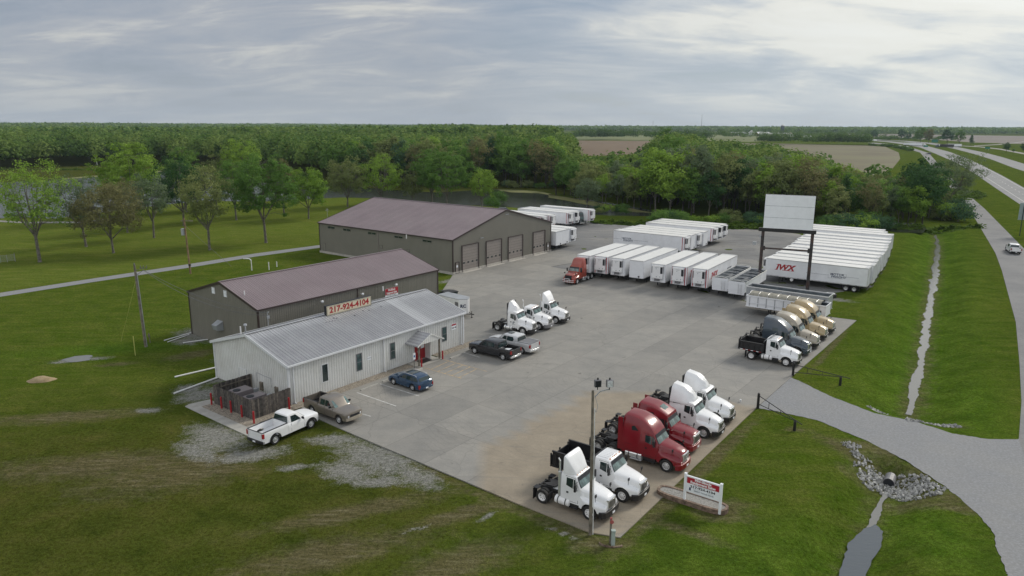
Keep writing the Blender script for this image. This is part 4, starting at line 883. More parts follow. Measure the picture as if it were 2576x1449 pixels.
for k, (p, q, side) in enumerate((((440, 510), (800, 400), (580, 590)), ((735, 640), (1100, 520), (880, 700)))):
    zt = 1.45; a, b, c_ = hit(OM, 'z', zt, *cE(*p)), hit(OM, 'z', zt, *cE(*q)), hit(OM, 'z', zt, *cE(*side))
    x0, x1, y0, y1 = a.x, b.x, min(a.y, c_.y), max(a.y, c_.y)
    x0 = max(x0, fx+.35); x1 = min(x1, gx-.8)
    ac = empty('air_conditioner'); ac.matrix_world = OM @ Matrix.Translation(((x0+x1)/2, (y0+y1)/2, 0)); w2, d2 = (x1-x0)/2, (y1-y0)/2
    tag(ac, ('taupe rooftop-style cooling unit nearer the fence back corner', 'taupe cooling unit nearer the parked white pickup')[k], 'air conditioner', 'air-conditioning units inside the fence')
    mb = MB(); mb.b2(-w2, w2, -d2, d2, .12, zt); mb.build('casing', M['acgrey'], ac, bevel=.02)
    mb = MB(); mb.tube((-w2+.45, 0, zt+.002), (-w2+.45, 0, zt+.05), .36, .36, 20); mb.build('fan_grille', M['ink'], ac)
    mb = MB(); mb.b2(w2+.002, w2+.75, -.35, .0, .5, 1.15); mb.b2(w2+.002, w2+.75, .08, .4, .3, .8); mb.build('duct', M['galv'], ac)
    mb = MB(); mb.b2(-w2-.1, w2+.1, -d2-.1, d2+.1, 0, .118); mb.build('pad', M['concrete_plain'], ac)
strip(OM, fx-1.2, fx, lB.y-1.0, lA.y+.2, .056, M['stonebed'], 'stone_strip'); strip(OM, fx, gx+.6, lB.y-1.0, lB.y, .056, M['stonebed'], 'stone_strip')
# bollards
def bollard(x, y, h, lab, z=0):
    b = empty('bollard', (x, y, z)); tag(b, lab, 'bollard', 'red steel bollards')
    mb = MB(); mb.tube((0, 0, 0), (0, 0, h), .085, .085, 12, False); mb.lathe([(h, .085), (h+.05, .06), (h+.07, .005)], (0, 0, 0), 'Z', 12, True); mb.build('post', M['redpost'], b, smooth=40); return b
for (u, v), lab in zip(((100, 822), (310, 902), (510, 988), (737, 1082), (988, 1212), (1722, 905)), ('leftmost of the red bollards along the board fence', 'second red bollard from the left along the board fence', 'middle red bollard of the five before the board fence', 'fourth red bollard from the left along the board fence', 'red bollard nearest the tailgate of the white pickup', 'red bollard at the office corner beside the fence end')):
    p = at(*cE(u, v)); bollard(p[0], p[1], 1.15, lab)
for (u, v), lab in (((1027, 1290), 'red bollard left of the office entrance mat'), ((1590, 1080), 'red bollard right of the office porch post')):
    p = at(*cP(u, v)); bollard(p[0], p[1], .95, lab, .07)
p = at(*cP(832, 1325)); o = empty('parking_sign', (p[0], p[1], .05), YO); tag(o, 'small blue and white disabled-parking sign on a post by the office entrance', 'sign')
mb = MB(); mb.tube((0, 0, 0), (0, 0, 1.3), .03, .03, 8); mb.build('post', M['ink'], o)
mb = MB(); mb.b2(-.17, .17, -.05, -.032, 1.0, 1.75); mb.build('plate', M['signw'], o)
M['bluesign'] = paint('blue_sign', (.02, .12, .30), .5); mb = MB(); mb.b2(-.1, .1, -.056, -.051, 1.25, 1.5); mb.build('symbol', M['bluesign'], o)
# wheel stops
for k, (p, q, lab) in enumerate((((1325, 978), (1452, 930), 'long concrete wheel stop between the brown pickup and the blue wagon'), ((1485, 915), (1570, 880), 'concrete wheel stop in front of the blue wagon'), ((1700, 842), (1768, 818), 'concrete wheel stop beside the accessible sign'), ((1962, 742), (2050, 712), 'concrete wheel stop right of the office porch'), ((2085, 688), (2120, 676), 'concrete wheel stop under the nose of the dark pickup'))):
    a, b = Vector(at(*oc(*p))), Vector(at(*oc(*q))); c_ = (a+b)/2; l = min(2.3, (b-a).length); mb = MB(); mb.profile([(-.12, 0), (.12, 0), (.07, .13), (-.07, .13)], l/2, .015)
    o = mb.build('wheel_stop', M['concrete_plain']); o.location = (c_.x, c_.y, .075); o.rotation_euler = (0, 0, YO+R(90)); tag(o, lab, 'wheel stop', 'concrete wheel stops along the office')
# white drain pipes
for p, q, lab in (((1355, 850), (1575, 785), 'upper white drain pipe at the tan building corner'), ((1385, 862), (1560, 800), 'lower white drain pipe at the tan building corner'), ((1510, 868), (1715, 838), 'short white drain pipe in the gap between the two buildings'), ((1445, 1150), (1785, 1068), 'long white drain pipe above the other on the office left side'), ((1440, 1285), (1795, 1152), 'thick white drain pipe nearest the board fence')):
    a, b = A3(*cL(*p), .08), A3(*cL(*q), .12); mb = MB(); c_ = (a+b)/2; mb.tube(a-c_, b-c_, .085 if q[1] > 1000 else .06, None, 10); o = mb.build('drain_pipe', M['pvc'], smooth=40); o.location = c_; tag(o, lab, 'pipe', 'white drain pipes on the grass')
for base, top, hook, lab in (((1900, 1172), 1128, True, 'white standpipe with a curved top on the back lawn'), ((2030, 1166), 1132, False, 'taller straight white vent pipe on the back lawn'), ((2089, 1143), 1124, False, 'shorter straight white vent pipe on the back lawn')):
    q2 = crop(0, 440, 2.0125); p = at(*q2(*base)); h = 1.9 if hook else (1.45 if base[0] == 2030 else 1.0)
    mb = MB(); mb.tube((0, 0, 0), (0, 0, h), .09, .09, 8); 
    if hook: mb.path([(0, 0, h), (-.3, .1, h+.22), (-.9, .3, h+.25), (-1.5, .5, h+.18)], .09, 8)
    o = mb.build('vent_pipe', M['pvc'], smooth=50); o.location = (p[0], p[1], 0); tag(o, lab, 'pipe')
# ---------------------------------------------------------------- vehicles
def wheel(root, x, y, r, w_, rim_m, dual=False, gap=.34, name='wheel'):
    s = 1 if y > 0 else -1
    mb = MB(); ys = [y] if not dual else [y, y-s*gap]
    for yy in ys:
        h = w_/2
        mb.lathe([(-h*.85, r*.60), (-h, r*.72), (-h, r*.88), (-h*.82, r*.975), (-h*.3, r), (h*.3, r), (h*.82, r*.975), (h, r*.88), (h, r*.72), (h*.85, r*.60), (-h*.85, r*.60)], (x, yy, r), 'Y', 22)
    t = mb.build(name, M['rubber'], root, smooth=35)
    rb = MB(); h = s*w_/2; q = -1 if dual else 1
    pr = [(h*.86, r*.615), (h*.80, r*.56), (h*(.1 if dual else .45), r*.50), (h*(-.3 if dual else .75), r*.30), (h*(-.25 if dual else .8), r*.20), (h*(.35 if dual else 1.0), r*.17), (h*(.4 if dual else 1.05), .001)]
    rb.lathe(pr, (x, y, r), 'Y', 20)
    rb.cm = 1
    for k in range(8):
        a = 2*math.pi*k/8; d_ = h*(0.0 if dual else .68); rr = r*.40
        p = Vector((x+rr*math.cos(a), y+d_-s*.02, r+rr*math.sin(a))); rb.tube(p, p+Vector((0, s*.035, 0)), r*.055, None, 6)
    rb.build('rim', [rim_m, M['ink']], t, smooth=35)
    return t
def interp(x, tab):
    xs = [a for a, b in tab]; 
    if xs[0] > xs[-1]: tab = tab[::-1]; xs = xs[::-1]
    return float(np.interp(x, xs, [b for a, b in tab]))
def sec(x, zb, wl, zbelt, wt, zt, r, cr=.03):
    zb2 = max(zbelt, zb+.01); top = max(zt, zb2+.02)
    if zt <= zbelt+r: zb2 = max(zb+.005, zt-r-.01); wt = wl
    h = [(wl, zb), (wl, zb2), (wt, zt-r), (wt-.3*r, zt-.3*r), (wt-r, zt), (wt*.45, zt+cr*.8)]
    return [(x, y, z) for y, z in h]+[(x, -y, z) for y, z in h[::-1]]
def spline_xs(tab, n):
    return [tab[0][0]+(tab[-1][0]-tab[0][0])*k/(n-1) for k in range(n)]
def sidepoly(mb, poly, f, s, off=.006, th=.02):
    a = [(x, s*(f(x, z)+off), z) for x, z in poly]; b = [(x, s*(f(x, z)-th), z) for x, z in poly]; mb.loft([a, b])
def rect(x0, x1, z0, z1): return [(x0, z0), (x1, z0), (x1, z1), (x0, z1)]

def truck(name, label, group, body, roof='flat', sleeper=0.0, rear='single', bumper='black', grille='chrome', lampm='lamp', dark_fender_mirror=False, stack=None, dump=None, tank='white', rimm=None, rearwb=None, hood='round', skylight=False, bullbar=False, plate=True, logo=False, tankside=True, cat='truck'):
    root = empty(name); tag(root, label, cat, group)
    bm_ = M[body]; dark = M['chas']; bmp = {'black': M['black'], 'body': bm_, 'chrome': M['chrome'], 'grey': M['grey']}[bumper]
    rimm = rimm or M['alu']; WB = rearwb or (-3.75 if rear == 'single' else -5.3)
    back = -2.28-sleeper
    # ---- hood and fenders: one shell, arched over the wheels
    xf = 1.08
    zt = {'round': [(-.85, 1.93), (-.3, 1.86), (.4, 1.74), (.85, 1.62), (1.0, 1.55), (xf, 1.42)], 'aero': [(-.85, 1.98), (-.3, 1.90), (.4, 1.75), (.9, 1.58), (1.02, 1.50), (xf, 1.38)], 'long': [(-.85, 1.90), (-.3, 1.85), (.4, 1.76), (.9, 1.66), (1.03, 1.60), (xf, 1.46)]}[hood]
    wh = [(-.85, .93), (-.3, .82), (.4, .70), (1.0, .56), (xf, .50)] if hood != 'long' else [(-.85, .95), (-.3, .88), (.4, .80), (1.0, .68), (xf, .62)]
    wf = [(-.85, 1.05), (-.62, 1.13), (-.4, 1.19), (.3, 1.20), (.6, 1.15), (.85, 1.04), (xf, .86)]
    zf = [(-.85, 1.50), (-.5, 1.33), (0, 1.29), (.6, 1.20), (xf, 1.02)]
    rings = []
    xs = sorted(set([-.85, -.7, -.621, -.60, -.55, -.46, -.36, -.24, -.12, 0, .12, .24, .36, .46, .55, .60, .621, .72, .85, .95, 1.02, xf]))
    for x in xs:
        zb = .62 if abs(x) >= .62 else .53+math.sqrt(.62**2-x*x)*1.0
        if x > .62: zb = .66
        a, b, c_, d = interp(x, zt), interp(x, wh), interp(x, wf), interp(x, zf)
        d = max(d, zb+.08)
        h = [(c_, zb), (c_, max(zb+.02, d-.14)), (c_-.03, d-.05), (c_-.11, d+.01), (b+.05, d+.10 if a-d > .25 else d+.03), (b, max(d+.12, a-.17)), (b-.05, a-.06), (b-.16, a), (b*.35, a+.045)]
        rings.append([(x, y, z) for y, z in h]+[(x, -y, z) for y, z in h[::-1]])
    mb = MB(); mb.loft(rings); hd = mb.build('hood', bm_, root, smooth=38)
    mb = MB(); mb.b2(-.8, .95, -.78, .78, .52, 1.12); mb.build('engine_bay', dark, root)
    # ---- grille, lamps, bumper
    gw = interp(1.0, wh)-.02; gz1 = interp(1.0, zt)-.05
    mb = MB(); gx_ = xf+.005; mb.prism([(gx_-.10, -gw), (gx_+.05, -gw+.06), (gx_+.09, 0), (gx_+.05, gw-.06), (gx_-.10, gw)], .84, gz1); g_ = mb.build('grille', M['chrome'] if grille != 'dark' else dark, root)
    mb = MB()
    n = 9 if grille == 'bars' else 5
    if grille == 'bars':
        for k in range(n): z = .92+(gz1-.06-.92)*k/(n-1); mb.prism([(gx_-.02, -gw+.09), (gx_+.062, -gw+.09), (gx_+.10, 0), (gx_+.062, gw-.09), (gx_-.02, gw-.09)], z-.012, z+.006)
    else:
        mb.prism([(gx_-.05, -gw+.05), (gx_+.058, -gw+.08), (gx_+.098, -.03), (gx_, -.03)], .90, gz1-.09); mb.prism([(gx_, .03), (gx_+.098, .03), (gx_+.058, gw-.08), (gx_-.05, gw-.05)], .90, gz1-.09)
    M.setdefault('gmesh', paint('grille_mesh', (.16, .165, .16), .4, metal=.7, var=.4, scale=30))
    mb.build('slats', M['ink'] if grille == 'bars' else (M['gmesh'] if grille == 'chrome' else M['ink']), g_)
    for s in (-1, 1):
        mb = MB(); z = .98; mb.box(0, 0, 0, .10, .42, .17); o = mb.build('headlight', M[lampm], root, bevel=.03); o.location = (.90, s*.84, z); o.rotation_euler = (0, R(-8), s*R(40))
        mb = MB(); mb.tube((.35, s*.95, 1.35), (.42, s*1.03, 1.78), .018, None, 5); mb.box(.42, s*1.03, 1.84, .06, .2, .2); mb.build('fender_mirror', M['black'], root)
        mb = MB(); mx = -.98; mb.box(mx, s*1.36, 2.12, .13, .20, .52); mb.tube((mx, s*1.0, 2.45), (mx, s*1.36, 2.42), .02, None, 5); mb.tube((mx, s*1.0, 1.82), (mx, s*1.36, 1.86), .02, None, 5); mb.build('mirror', M['black'] if body != 'white' or not logo else M['black'], root, bevel=.02)
    mb = MB(); mb.prism([(.72, -1.16), (.98, -1.14), (1.17, -.92), (1.25, -.45), (1.27, 0), (1.25, .45), (1.17, .92), (.98, 1.14), (.72, 1.16), (.72, 1.0), (1.0, .7), (1.0, -.7), (.72, -1.0)], .36, .80); mb.build('bumper', bmp, root, bevel=.04)
    mb = MB(); mb.b2(1.262, 1.285, -.16, .16, .46, .60); mb.build('number_plate', M['signw'], root)
    if bullbar:
        mb = MB(); 
        for z in (.55, .8, 1.05): mb.path([(1.2, -1.1, z), (1.48, -.75, z), (1.52, 0, z), (1.48, .75, z), (1.2, 1.1, z)] if z < 1 else [(1.5, -.5, z), (1.54, 0, z+.05), (1.5, .5, z)], .045, 8)
        for y in (-.5, .5): mb.path([(1.48, y, .5), (1.5, y, 1.05)], .05, 8)
        mb.build('bull_bar', M['chrome'], root, smooth=50)
    # ---- cab (and sleeper) shell
    wl = 1.06; roofz = 2.78
    top = [(-.74, 1.93), (-1.12, 2.66), (-1.22, 2.74), (-1.5, roofz), (-2.28, roofz)]
    if sleeper and roof in ('high', 'aero', 'mid', 'step'):
        if roof == 'high': top = [(-.74, 1.93), (-1.12, 2.66), (-1.2, 2.80), (-1.45, 3.12), (-1.8, 3.40), (-2.2, 3.60), (-2.7, 3.75), (-3.2, 3.80), (back+.12, 3.80), (back, 3.70)]
        if roof == 'aero': top = [(-.74, 1.96), (-1.16, 2.70), (-1.3, 2.90), (-1.6, 3.20), (-2.0, 3.50), (-2.5, 3.76), (-3.0, 3.90), (back+.1, 3.96), (back, 3.85)]
        if roof == 'mid': top = [(-.74, 1.93), (-1.12, 2.66), (-1.16, 2.86), (-1.5, 3.02), (-2.0, 3.25), (-2.6, 3.42), (back+.1, 3.50), (back, 3.4)]
        if roof == 'step': top = [(-.74, 1.93), (-1.12, 2.66), (-1.3, 2.78), (-1.5, 2.85), (-1.8, 3.2), (-2.15, 3.72), (-2.5, 3.92), (back+.1, 3.95), (back, 3.85)]
    elif sleeper: top = [(-.74, 1.93), (-1.12, 2.66), (-1.22, 2.74), (-1.5, roofz), (back, roofz)]
    wtab = [(-.74, 1.0), (-1.2, .97), (-2.2, .99), (back, 1.0)] if not sleeper else [(-.74, 1.0), (-1.2, .96), (-1.8, .93), (-2.6, .92), (back, .92)]
    wlt = [(-.74, 1.04), (-1.0, 1.06), (-1.9, 1.06), (-2.2, 1.14 if sleeper > .9 else 1.07), (back, 1.16 if sleeper > .9 else 1.07)]
    ztx = lambda x: interp(x, top); rtab = [(-.74, .05), (-1.2, .12), (-2.0, .16), (back, .22 if sleeper else .14)]
    def belt(x): return 2.15 if ztx(x) > 2.6 and sleeper > .9 and x < -2.2 else 1.92
    xs = sorted(set([a for a, b in top]+[-.9, -1.0, -1.9, -2.2, back, -2.3 if back < -2.3 else back]), reverse=True)
    mb = MB(); mb.loft([sec(x, .74, interp(x, wlt), belt(x), interp(x, wtab), ztx(x), interp(x, rtab)) for x in xs])
    mb.build('cab', bm_, root, smooth=32)
    def f(x, z):
        a, b = interp(x, wlt), interp(x, wtab); zb_, zt_ = belt(x), ztx(x)-interp(x, rtab)
        return a if z < zb_ else a+(b-a)*min(1, (z-zb_)/max(.05, zt_-zb_))
    # windscreen, door glass
    W0, W1 = .93, .84; p0, p1 = Vector((-.745, 0, 1.975)), Vector((-1.10, 0, 2.62))
    mb = MB()
    for u0, u1 in ((.02, .492), (.508, .98)):
        mb.patch((p0.x, -W0, p0.z), (p0.x, W0, p0.z), (p1.x, W1, p1.z), (p1.x, -W1, p1.z), [(u0, .02), (u1, .02), (u1, .98), (u0, .98)], off=.014)
    mb.build('windshield', M['glassg'], root)
    mb = MB(); mb.patch((p0.x, -W0-.04, p0.z-.05), (p0.x, W0+.04, p0.z-.05), (p1.x, W1+.04, p1.z+.05), (p1.x, -W1-.04, p1.z+.05), [(0, 0), (1, 0), (1, 1), (0, 1)], off=.006); mb.build('windshield_seal', M['ink'], root)
    for s in (-1, 1):
        d = MB()
        for a, b in (((-.94, .86), (-.955, 2.02)), ((-1.93, .86), (-1.93, 2.62)), ((-.94, .86), (-1.93, .86)), ((-.955, 2.02), (-1.2, 2.60)), ((-1.2, 2.6), (-1.93, 2.62))):
            a_, b_ = Vector(a), Vector(b); n_ = Vector((-(b_-a_).y, (b_-a_).x)).normalized()*.011
            sidepoly(d, [tuple(a_-n_), tuple(b_-n_), tuple(b_+n_), tuple(a_+n_)], f, s, .004)
        dd = d.build('door', M['ink'] if body != 'black' else M['grey'], root)
        gl = MB(); sidepoly(gl, [(-1.0, 1.90), (-1.30, 1.86), (-1.30, 2.50), (-1.22, 2.52)], f, s, .008); sidepoly(gl, [(-1.34, 1.86), (-1.86, 1.98), (-1.86, 2.52), (-1.34, 2.52)], f, s, .008)
        gl.build('window', M['glass'], dd)
        hh = MB(); sidepoly(hh, rect(-1.84, -1.68, 1.42, 1.54), f, s, .02); hh.build('handle', M['black'], dd)
        if logo:
            lg = MB(); sidepoly(lg, [(-1.12, 1.55), (-1.45, 1.62), (-1.5, 1.57), (-1.2, 1.48)], f, s, .006); sidepoly(lg, [(-1.2, 1.44), (-1.5, 1.50), (-1.52, 1.25), (-1.35, 1.32)], f, s, .006); sidepoly(lg, [(-1.1, 1.20), (-1.6, 1.20), (-1.6, 1.16), (-1.1, 1.16)], f, s, .006); lg.build('door_logo', M['inkgrey'], dd)
        if sleeper > .9:
            gl = MB()
            if roof == 'high': sidepoly(gl, [(-2.45, 2.72), (-3.0, 2.66), (-3.05, 2.95), (-2.8, 3.05)], f, s, .008)
            elif roof != 'step': sidepoly(gl, [(-2.3, 2.55), (-2.95, 2.5), (-2.95, 2.88), (-2.3, 2.9)], f, s, .008)
            if gl.v: gl.build('sleeper_window', M['glass'], root)
            sm = MB(); sidepoly(sm, rect(-2.215, -2.195, .8, 2.5), f, s, .004); sidepoly(sm, rect(-2.9, -3.5, 1.0, 1.02), f, s, .004); sidepoly(sm, rect(-2.9, -3.5, 1.5, 1.52), f, s, .004); sm.build('panel_seam', M['ink'], root)
        st = MB(); st.b2(-.95, -1.95, s*.78, s*1.10, .42, .50); st.b2(-.95, -1.95, s*.72, s*1.04, .50, .73); st.build('cab_step', dark, root)
    for y in (-.7, -.25, 0, .25, .7):
        mk = MB(); mk.box(-1.24, y, 2.77 if not sleeper or roof in ('flat', 'fairing', 'wedge') else 2.80, .09, .10, .05)
        mk.build('marker_light', M['amber'], root)
    # ---- roof fairings
    if roof == 'wedge':
        mb = MB(); rg = []
        for x, z, w2 in ((-1.22, 2.80, .72), (-1.35, 2.98, .82), (-1.6, 3.42, .93), (-1.85, 3.78, .98), (-2.02, 3.96, .99), (-2.12, 3.98, .97), (-2.16, 3.94, .95)):
            rg.append(sec(x, 2.76, w2+.03, 2.8, w2-.02, z, min(.10, (z-2.77)*.5), .03))
        mb.loft(rg); mb.build('roof_fairing', bm_, root, smooth=40)
    if roof == 'fairing':
        mb = MB(); rg = []; e = back
        tab = [(-1.20, 2.84, .42), (-1.30, 3.02, .66), (-1.5, 3.28, .84), (-1.8, 3.56, .95), (-2.2, 3.82, 1.0), (e*.5-1.15, 3.93, 1.02), (e+.05, 4.0, 1.04)]
        for x, z, w2 in tab: rg.append(sec(x, 2.62 if x < -1.6 else 2.74, w2+.05, 2.80, w2*.84, z, min(.42, (z-2.76)*.75), .10))
        mb.loft(rg); mb.build('roof_fairing', bm_, root, smooth=50)
        mb = MB(); mb.b2(e-.06, e-.005, -1.10, 1.10, .9, 3.86); mb.build('rear_seal', M['black'], root)
        mb = MB(); mb.loft([sec(x, 2.62, w2, 2.66, w2-.02, z, .04) for x, z, w2 in ((-.98, 2.68, .95), (-1.12, 2.80, .98), (-1.5, 2.84, .99))]); mb.build('sun_visor', bm_, root, smooth=40)
    if sleeper > .9 and roof in ('mid', 'high'):
        mb = MB()
        for s in (-1, 1): mb.b2(back-.38, back+.02, s*1.10, s*1.15, .85, 3.4 if roof == 'mid' else 3.55)
        mb.build('side_extender', bm_, root)
    if skylight:
        mb = MB(); mb.patch((-1.62, -.36, 3.075), (-1.62, .36, 3.075), (-2.08, .36, 3.30), (-2.08, -.36, 3.30), [(0, 0), (1, 0), (1, 1), (0, 1)], off=.035); mb.build('skylight', M['glassg'], root)
    if roof == 'flat' and dump:
        mb = MB()
        for k in range(7): mb.b2(-2.2, -1.4, -.72+.24*k-.02, -.72+.24*k+.02, roofz+.01, roofz+.045)
        mb.build('roof_rib', bm_, root)
    # ---- chassis
    end = WB-(.75 if rear == 'single' else 1.35)
    if dump: end = WB-.95
    mb = MB()
    for s in (-1, 1): mb.b2(end, .9, s*.38, s*.46, .72, .98)
    x = end+.05
    while x < -1.0: mb.b2(x, x+.1, -.38, .38, .76, .94); x += .85
    mb.b2(WB-.6, WB+.6, -.36, .36, .6, .82); mb.build('frame', dark, root)
    axles = [WB] if rear == 'single' else [WB+.65, WB-.65]
    for ax in axles:
        mb = MB(); mb.tube((ax, -.85, .5), (ax, .85, .5), .09, None, 8); mb.lathe([(-.22, .05), (-.15, .2), (.15, .2), (.22, .05)], (ax, 0, .5), 'X', 10, True); mb.build('axle', dark, root)
        for s in (-1, 1): wheel(root, ax, s*1.06, .51, .27, rimm, dual=True)
    mb = MB(); mb.tube((0, -.9, .48), (0, .9, .48), .07, None, 8); mb.build('axle', dark, root)
    for s in (-1, 1): wheel(root, 0, s*1.04, .51, .29, rimm)
    for s in (-1, 1):
        ax = axles[-1]; mb = MB(); mb.b2(ax-.70, ax-.68, s*.72, s*1.25, .18, 1.0); mb.b2(ax-.72, ax-.3, s*.74, s*1.22, 1.06, 1.085) if dump is None else None; mb.build('mudflap', M['black'], root)
        if not dump and rear == 'single': mb = MB(); mb.b2(axles[0]+.58, axles[0]+.62, s*.74, s*1.22, .45, .98); mb.build('quarter_fender', M['black'], root)
    if tankside:
        for s in (-1, 1):
            ty0, ty1 = (-1.25, -2.35) if sleeper < .9 else (-2.05, -3.5)
            if sleeper < .9: ty0, ty1 = -1.55, -2.75
            mb = MB(); prf = [(0, .02), (.02, .24), (.05, .29), (ty0-ty1-.05, .29), (ty0-ty1-.02, .24), (ty0-ty1, .02)]
            mb.lathe([(ty1+a, r_) for a, r_ in prf], (0, s*.93, .66), 'X', 18); tk = mb.build('fuel_tank', M['steelwhite'] if tank == 'white' else M['chrome'], root, smooth=40)
            mb = MB()
            for q in (.25, .75): X = ty1+(ty0-ty1)*q; mb.lathe([(-.035, .295), (-.035, .305), (.035, .305), (.035, .295)], (X, s*.93, .66), 'X', 18)
            mb.build('strap', M['black'], tk)
            if sleeper: mb = MB(); mb.b2(ty0, ty1+.5, s*1.0, s*1.28, .36, .41); mb.build('side_step', M['alu'], root)
    if stack:
        mb = MB(); X, Y = back-.18, -stack*.92
        mb.tube((X, Y, .9), (X, Y, 2.75), .115, None, 12); mb.tube((X, Y, 2.75), (X, Y, 3.55 if stack == 1 else 3.2), .06, None, 10); mb.tube((X, Y, 3.55 if stack == 1 else 3.2), (X-.12, Y, 3.72 if stack == 1 else 3.35), .06, None, 10); mb.build('exhaust_stack', M['chrome'] if body == 'white' else M['alu'], root, smooth=40)
    if not dump:
        fx_ = WB+.15; mb = MB(); mb.prism([(fx_+.42, -.42), (fx_+.50, 0), (fx_+.42, .42), (fx_-.15, .48), (fx_-.5, .36), (fx_-.2, .08), (fx_-.2, -.08), (fx_-.5, -.36), (fx_-.15, -.48)], 1.10, 1.16); mb.b2(fx_-.2, fx_+.3, -.5, .5, .98, 1.09); mb.build('fifth_wheel', M['chas'], root)
        mb = MB(); mb.b2(back-1.15, back-.25, -.45, .45, .99, 1.03) if rear == 'single' else mb.b2(back-.8, back-.2, -.45, .45, .99, 1.03); mb.build('deck_plate', M['galv'] if body == 'white' else dark, root)
        mb = MB(); mb.path([(back-.05, .2, 2.1), (back-.35, .25, 1.5), (back-.5, .2, 1.9), (back-.15, .1, 2.3)], .02, 5); mb.build('air_line', M['black'], root)
    else:
        x1, x0, zf_, zt_ = dump['x1'], dump['x0'], 1.22, dump['top']
        db = M['black']; HW = 1.2; th = .06
        mb = MB(); mb.b2(x0, x1, -HW+.1, HW-.1, zf_-.1, zf_); bed = mb.build('dump_bed', db, root)
        for s in (-1, 1):
            mb = MB(); mb.b2(x0, x1, s*(HW-th), s*HW, zf_-.1, zt_); mb.b2(x0-.04, x1+.04, s*(HW-th-.03), s*(HW+.05), zt_+.001, zt_+.10)
            k = x0+.3
            while k < x1: mb.b2(k, k+.09, s*(HW+.001), s*(HW+.07), zf_-.1, zt_); k += .62
            mb.b2(x0, x1, s*(HW+.001), s*(HW+.08), zf_-.13, zf_)
            sd_ = mb.build('side_wall', db, bed)
            if dump.get('tape'):
                mb = MB(); mb.cm = 0; k = x0+.1; i = 0
                while k < x1-.3: mb.cm = i % 2; mb.b2(k, k+.28, s*(HW+.081), s*(HW+.09), zf_-.10, zf_-.04); k += .3; i += 1
                mb.build('reflector_tape', [M['signw'], M['redlens']], sd_)
        mb = MB(); mb.b2(x1-th, x1, -HW+th+.002, HW-th-.002, zf_-.1, zt_+.25); mb.b2(x1-.1, x1+.12, -HW, HW, zt_+.26, zt_+.34); mb.build('headboard', db, bed)
        if dump.get('shield'):
            mb = MB(); X = x1; mb.add([(X-.1, -1.0, zt_+.36), (X-.1, 1.0, zt_+.36), (X+.62, 1.0, 3.0), (X+.62, -1.0, 3.0), (X-.1, -1.0, zt_+.42), (X-.1, 1.0, zt_+.42), (X+.62, 1.0, 3.06), (X+.62, -1.0, 3.06)], [(0, 1, 2, 3), (4, 7, 6, 5), (0, 4, 5, 1), (1, 5, 6, 2), (2, 6, 7, 3), (3, 7, 4, 0)]); mb.build('cab_shield', M['galv'], bed)
        mb = MB(); tz = dump.get('gate', zt_); mb.b2(x0-.07, x0-.001, -HW+.02, HW-.02, zf_-.02, tz); 
        for y in (-HW-.02, 0, HW+.02): mb.b2(x0-.16, x0-.071, y-.06, y+.06, zf_-.15, tz+.12)
        mb.build('tailgate', db, bed)
        mb = MB(); mb.b2(x0+.2, x1, -.46, .46, .985, zf_-.101); mb.build('bed_frame', dark, root)
    bpy.context.view_layer.update()
    return root
def place(o, x, y, yaw, sc_=1.0, z=.075):
    o.location = (x, y, z); o.rotation_euler = (0, 0, R(yaw)); o.scale = (sc_,)*3; return o
def from_contact(o, px_, yaw, lx, ly, sc_=1.0, z=.075):
    # put the local ground point (lx, ly) of the vehicle on a surveyed ground point
    g = px_ if isinstance(px_, tuple) and len(px_) == 3 else (*at(px_[0], px_[1], z), 0)
    c_, s_ = math.cos(R(yaw)), math.sin(R(yaw)); return place(o, g[0]-(c_*lx-s_*ly)*sc_, g[1]-(s_*lx+c_*ly)*sc_, yaw, sc_, z)
FR = 'trucks parked nose-out along the near edge of the yard'; RR = 'trucks parked nose-out along the right edge of the yard'; MR = 'white day-cab trucks in the middle of the yard'
t = truck('semi_truck', 'white day-cab truck with tall wedge roof fairing, nearest the pole with floodlights', FR, 'white', roof='wedge', stack=1, tank='white', rimm=M['steelwhite']); from_contact(t, cA(560, 1312), -35.5, 0, -1.12, 1.0)
t = truck('dump_truck', 'white-cab dump truck with empty black bed, second from the near corner', FR, 'white', roof='flat', dump=dict(x1=-2.55, x0=-5.75, top=2.25, gate=2.0), rimm=M['steelwhite'], rearwb=-4.5, tank='white'); from_contact(t, cA(830, 1163), -35.5, 0, -1.12, 1.0)
t = truck('semi_truck', 'dark red sleeper truck with a tall curved roof and chrome barred grille', FR, 'red', roof='high', sleeper=1.5, rear='tandem', bumper='body', grille='bars', tank='chrome', hood='aero'); from_contact(t, cA(1190, 912), -35.5, 0, -1.12, 1.0)
t = truck('semi_truck', 'dark red sleeper truck with a roof skylight behind the taller red one', FR, 'red', roof='mid', sleeper=1.45, rear='tandem', bumper='body', grille='chrome', skylight=True, tank='chrome', hood='long'); from_contact(t, (14.45, 53.15, 0), -35.5, 1.05, -.95, 1.0)
t = truck('semi_truck', 'white truck with ridged roof fairing beside the red skylight truck', FR, 'white', roof='fairing', sleeper=.95, rear='tandem', tank='chrome', hood='aero'); from_contact(t, cA(1495, 633), -35.5, 0, -1.12, 1.0)
t = truck('semi_truck', 'white truck with ridged roof fairing at the far end, nearest the driveway gate', FR, 'white', roof='fairing', sleeper=.95, rear='tandem', tank='chrome', hood='aero'); from_contact(t, (19.05, 58.95, 0), -35.5, 1.05, -1.0, 1.0)
t = truck('semi_truck', 'white day-cab truck with full side fairing, nearest the parked pickups', MR, 'white', roof='fairing', sleeper=.0, rear='single', tank='chrome', logo=True); from_contact(t, cM(1000, 800), -31, 0, -1.12, 1.0)
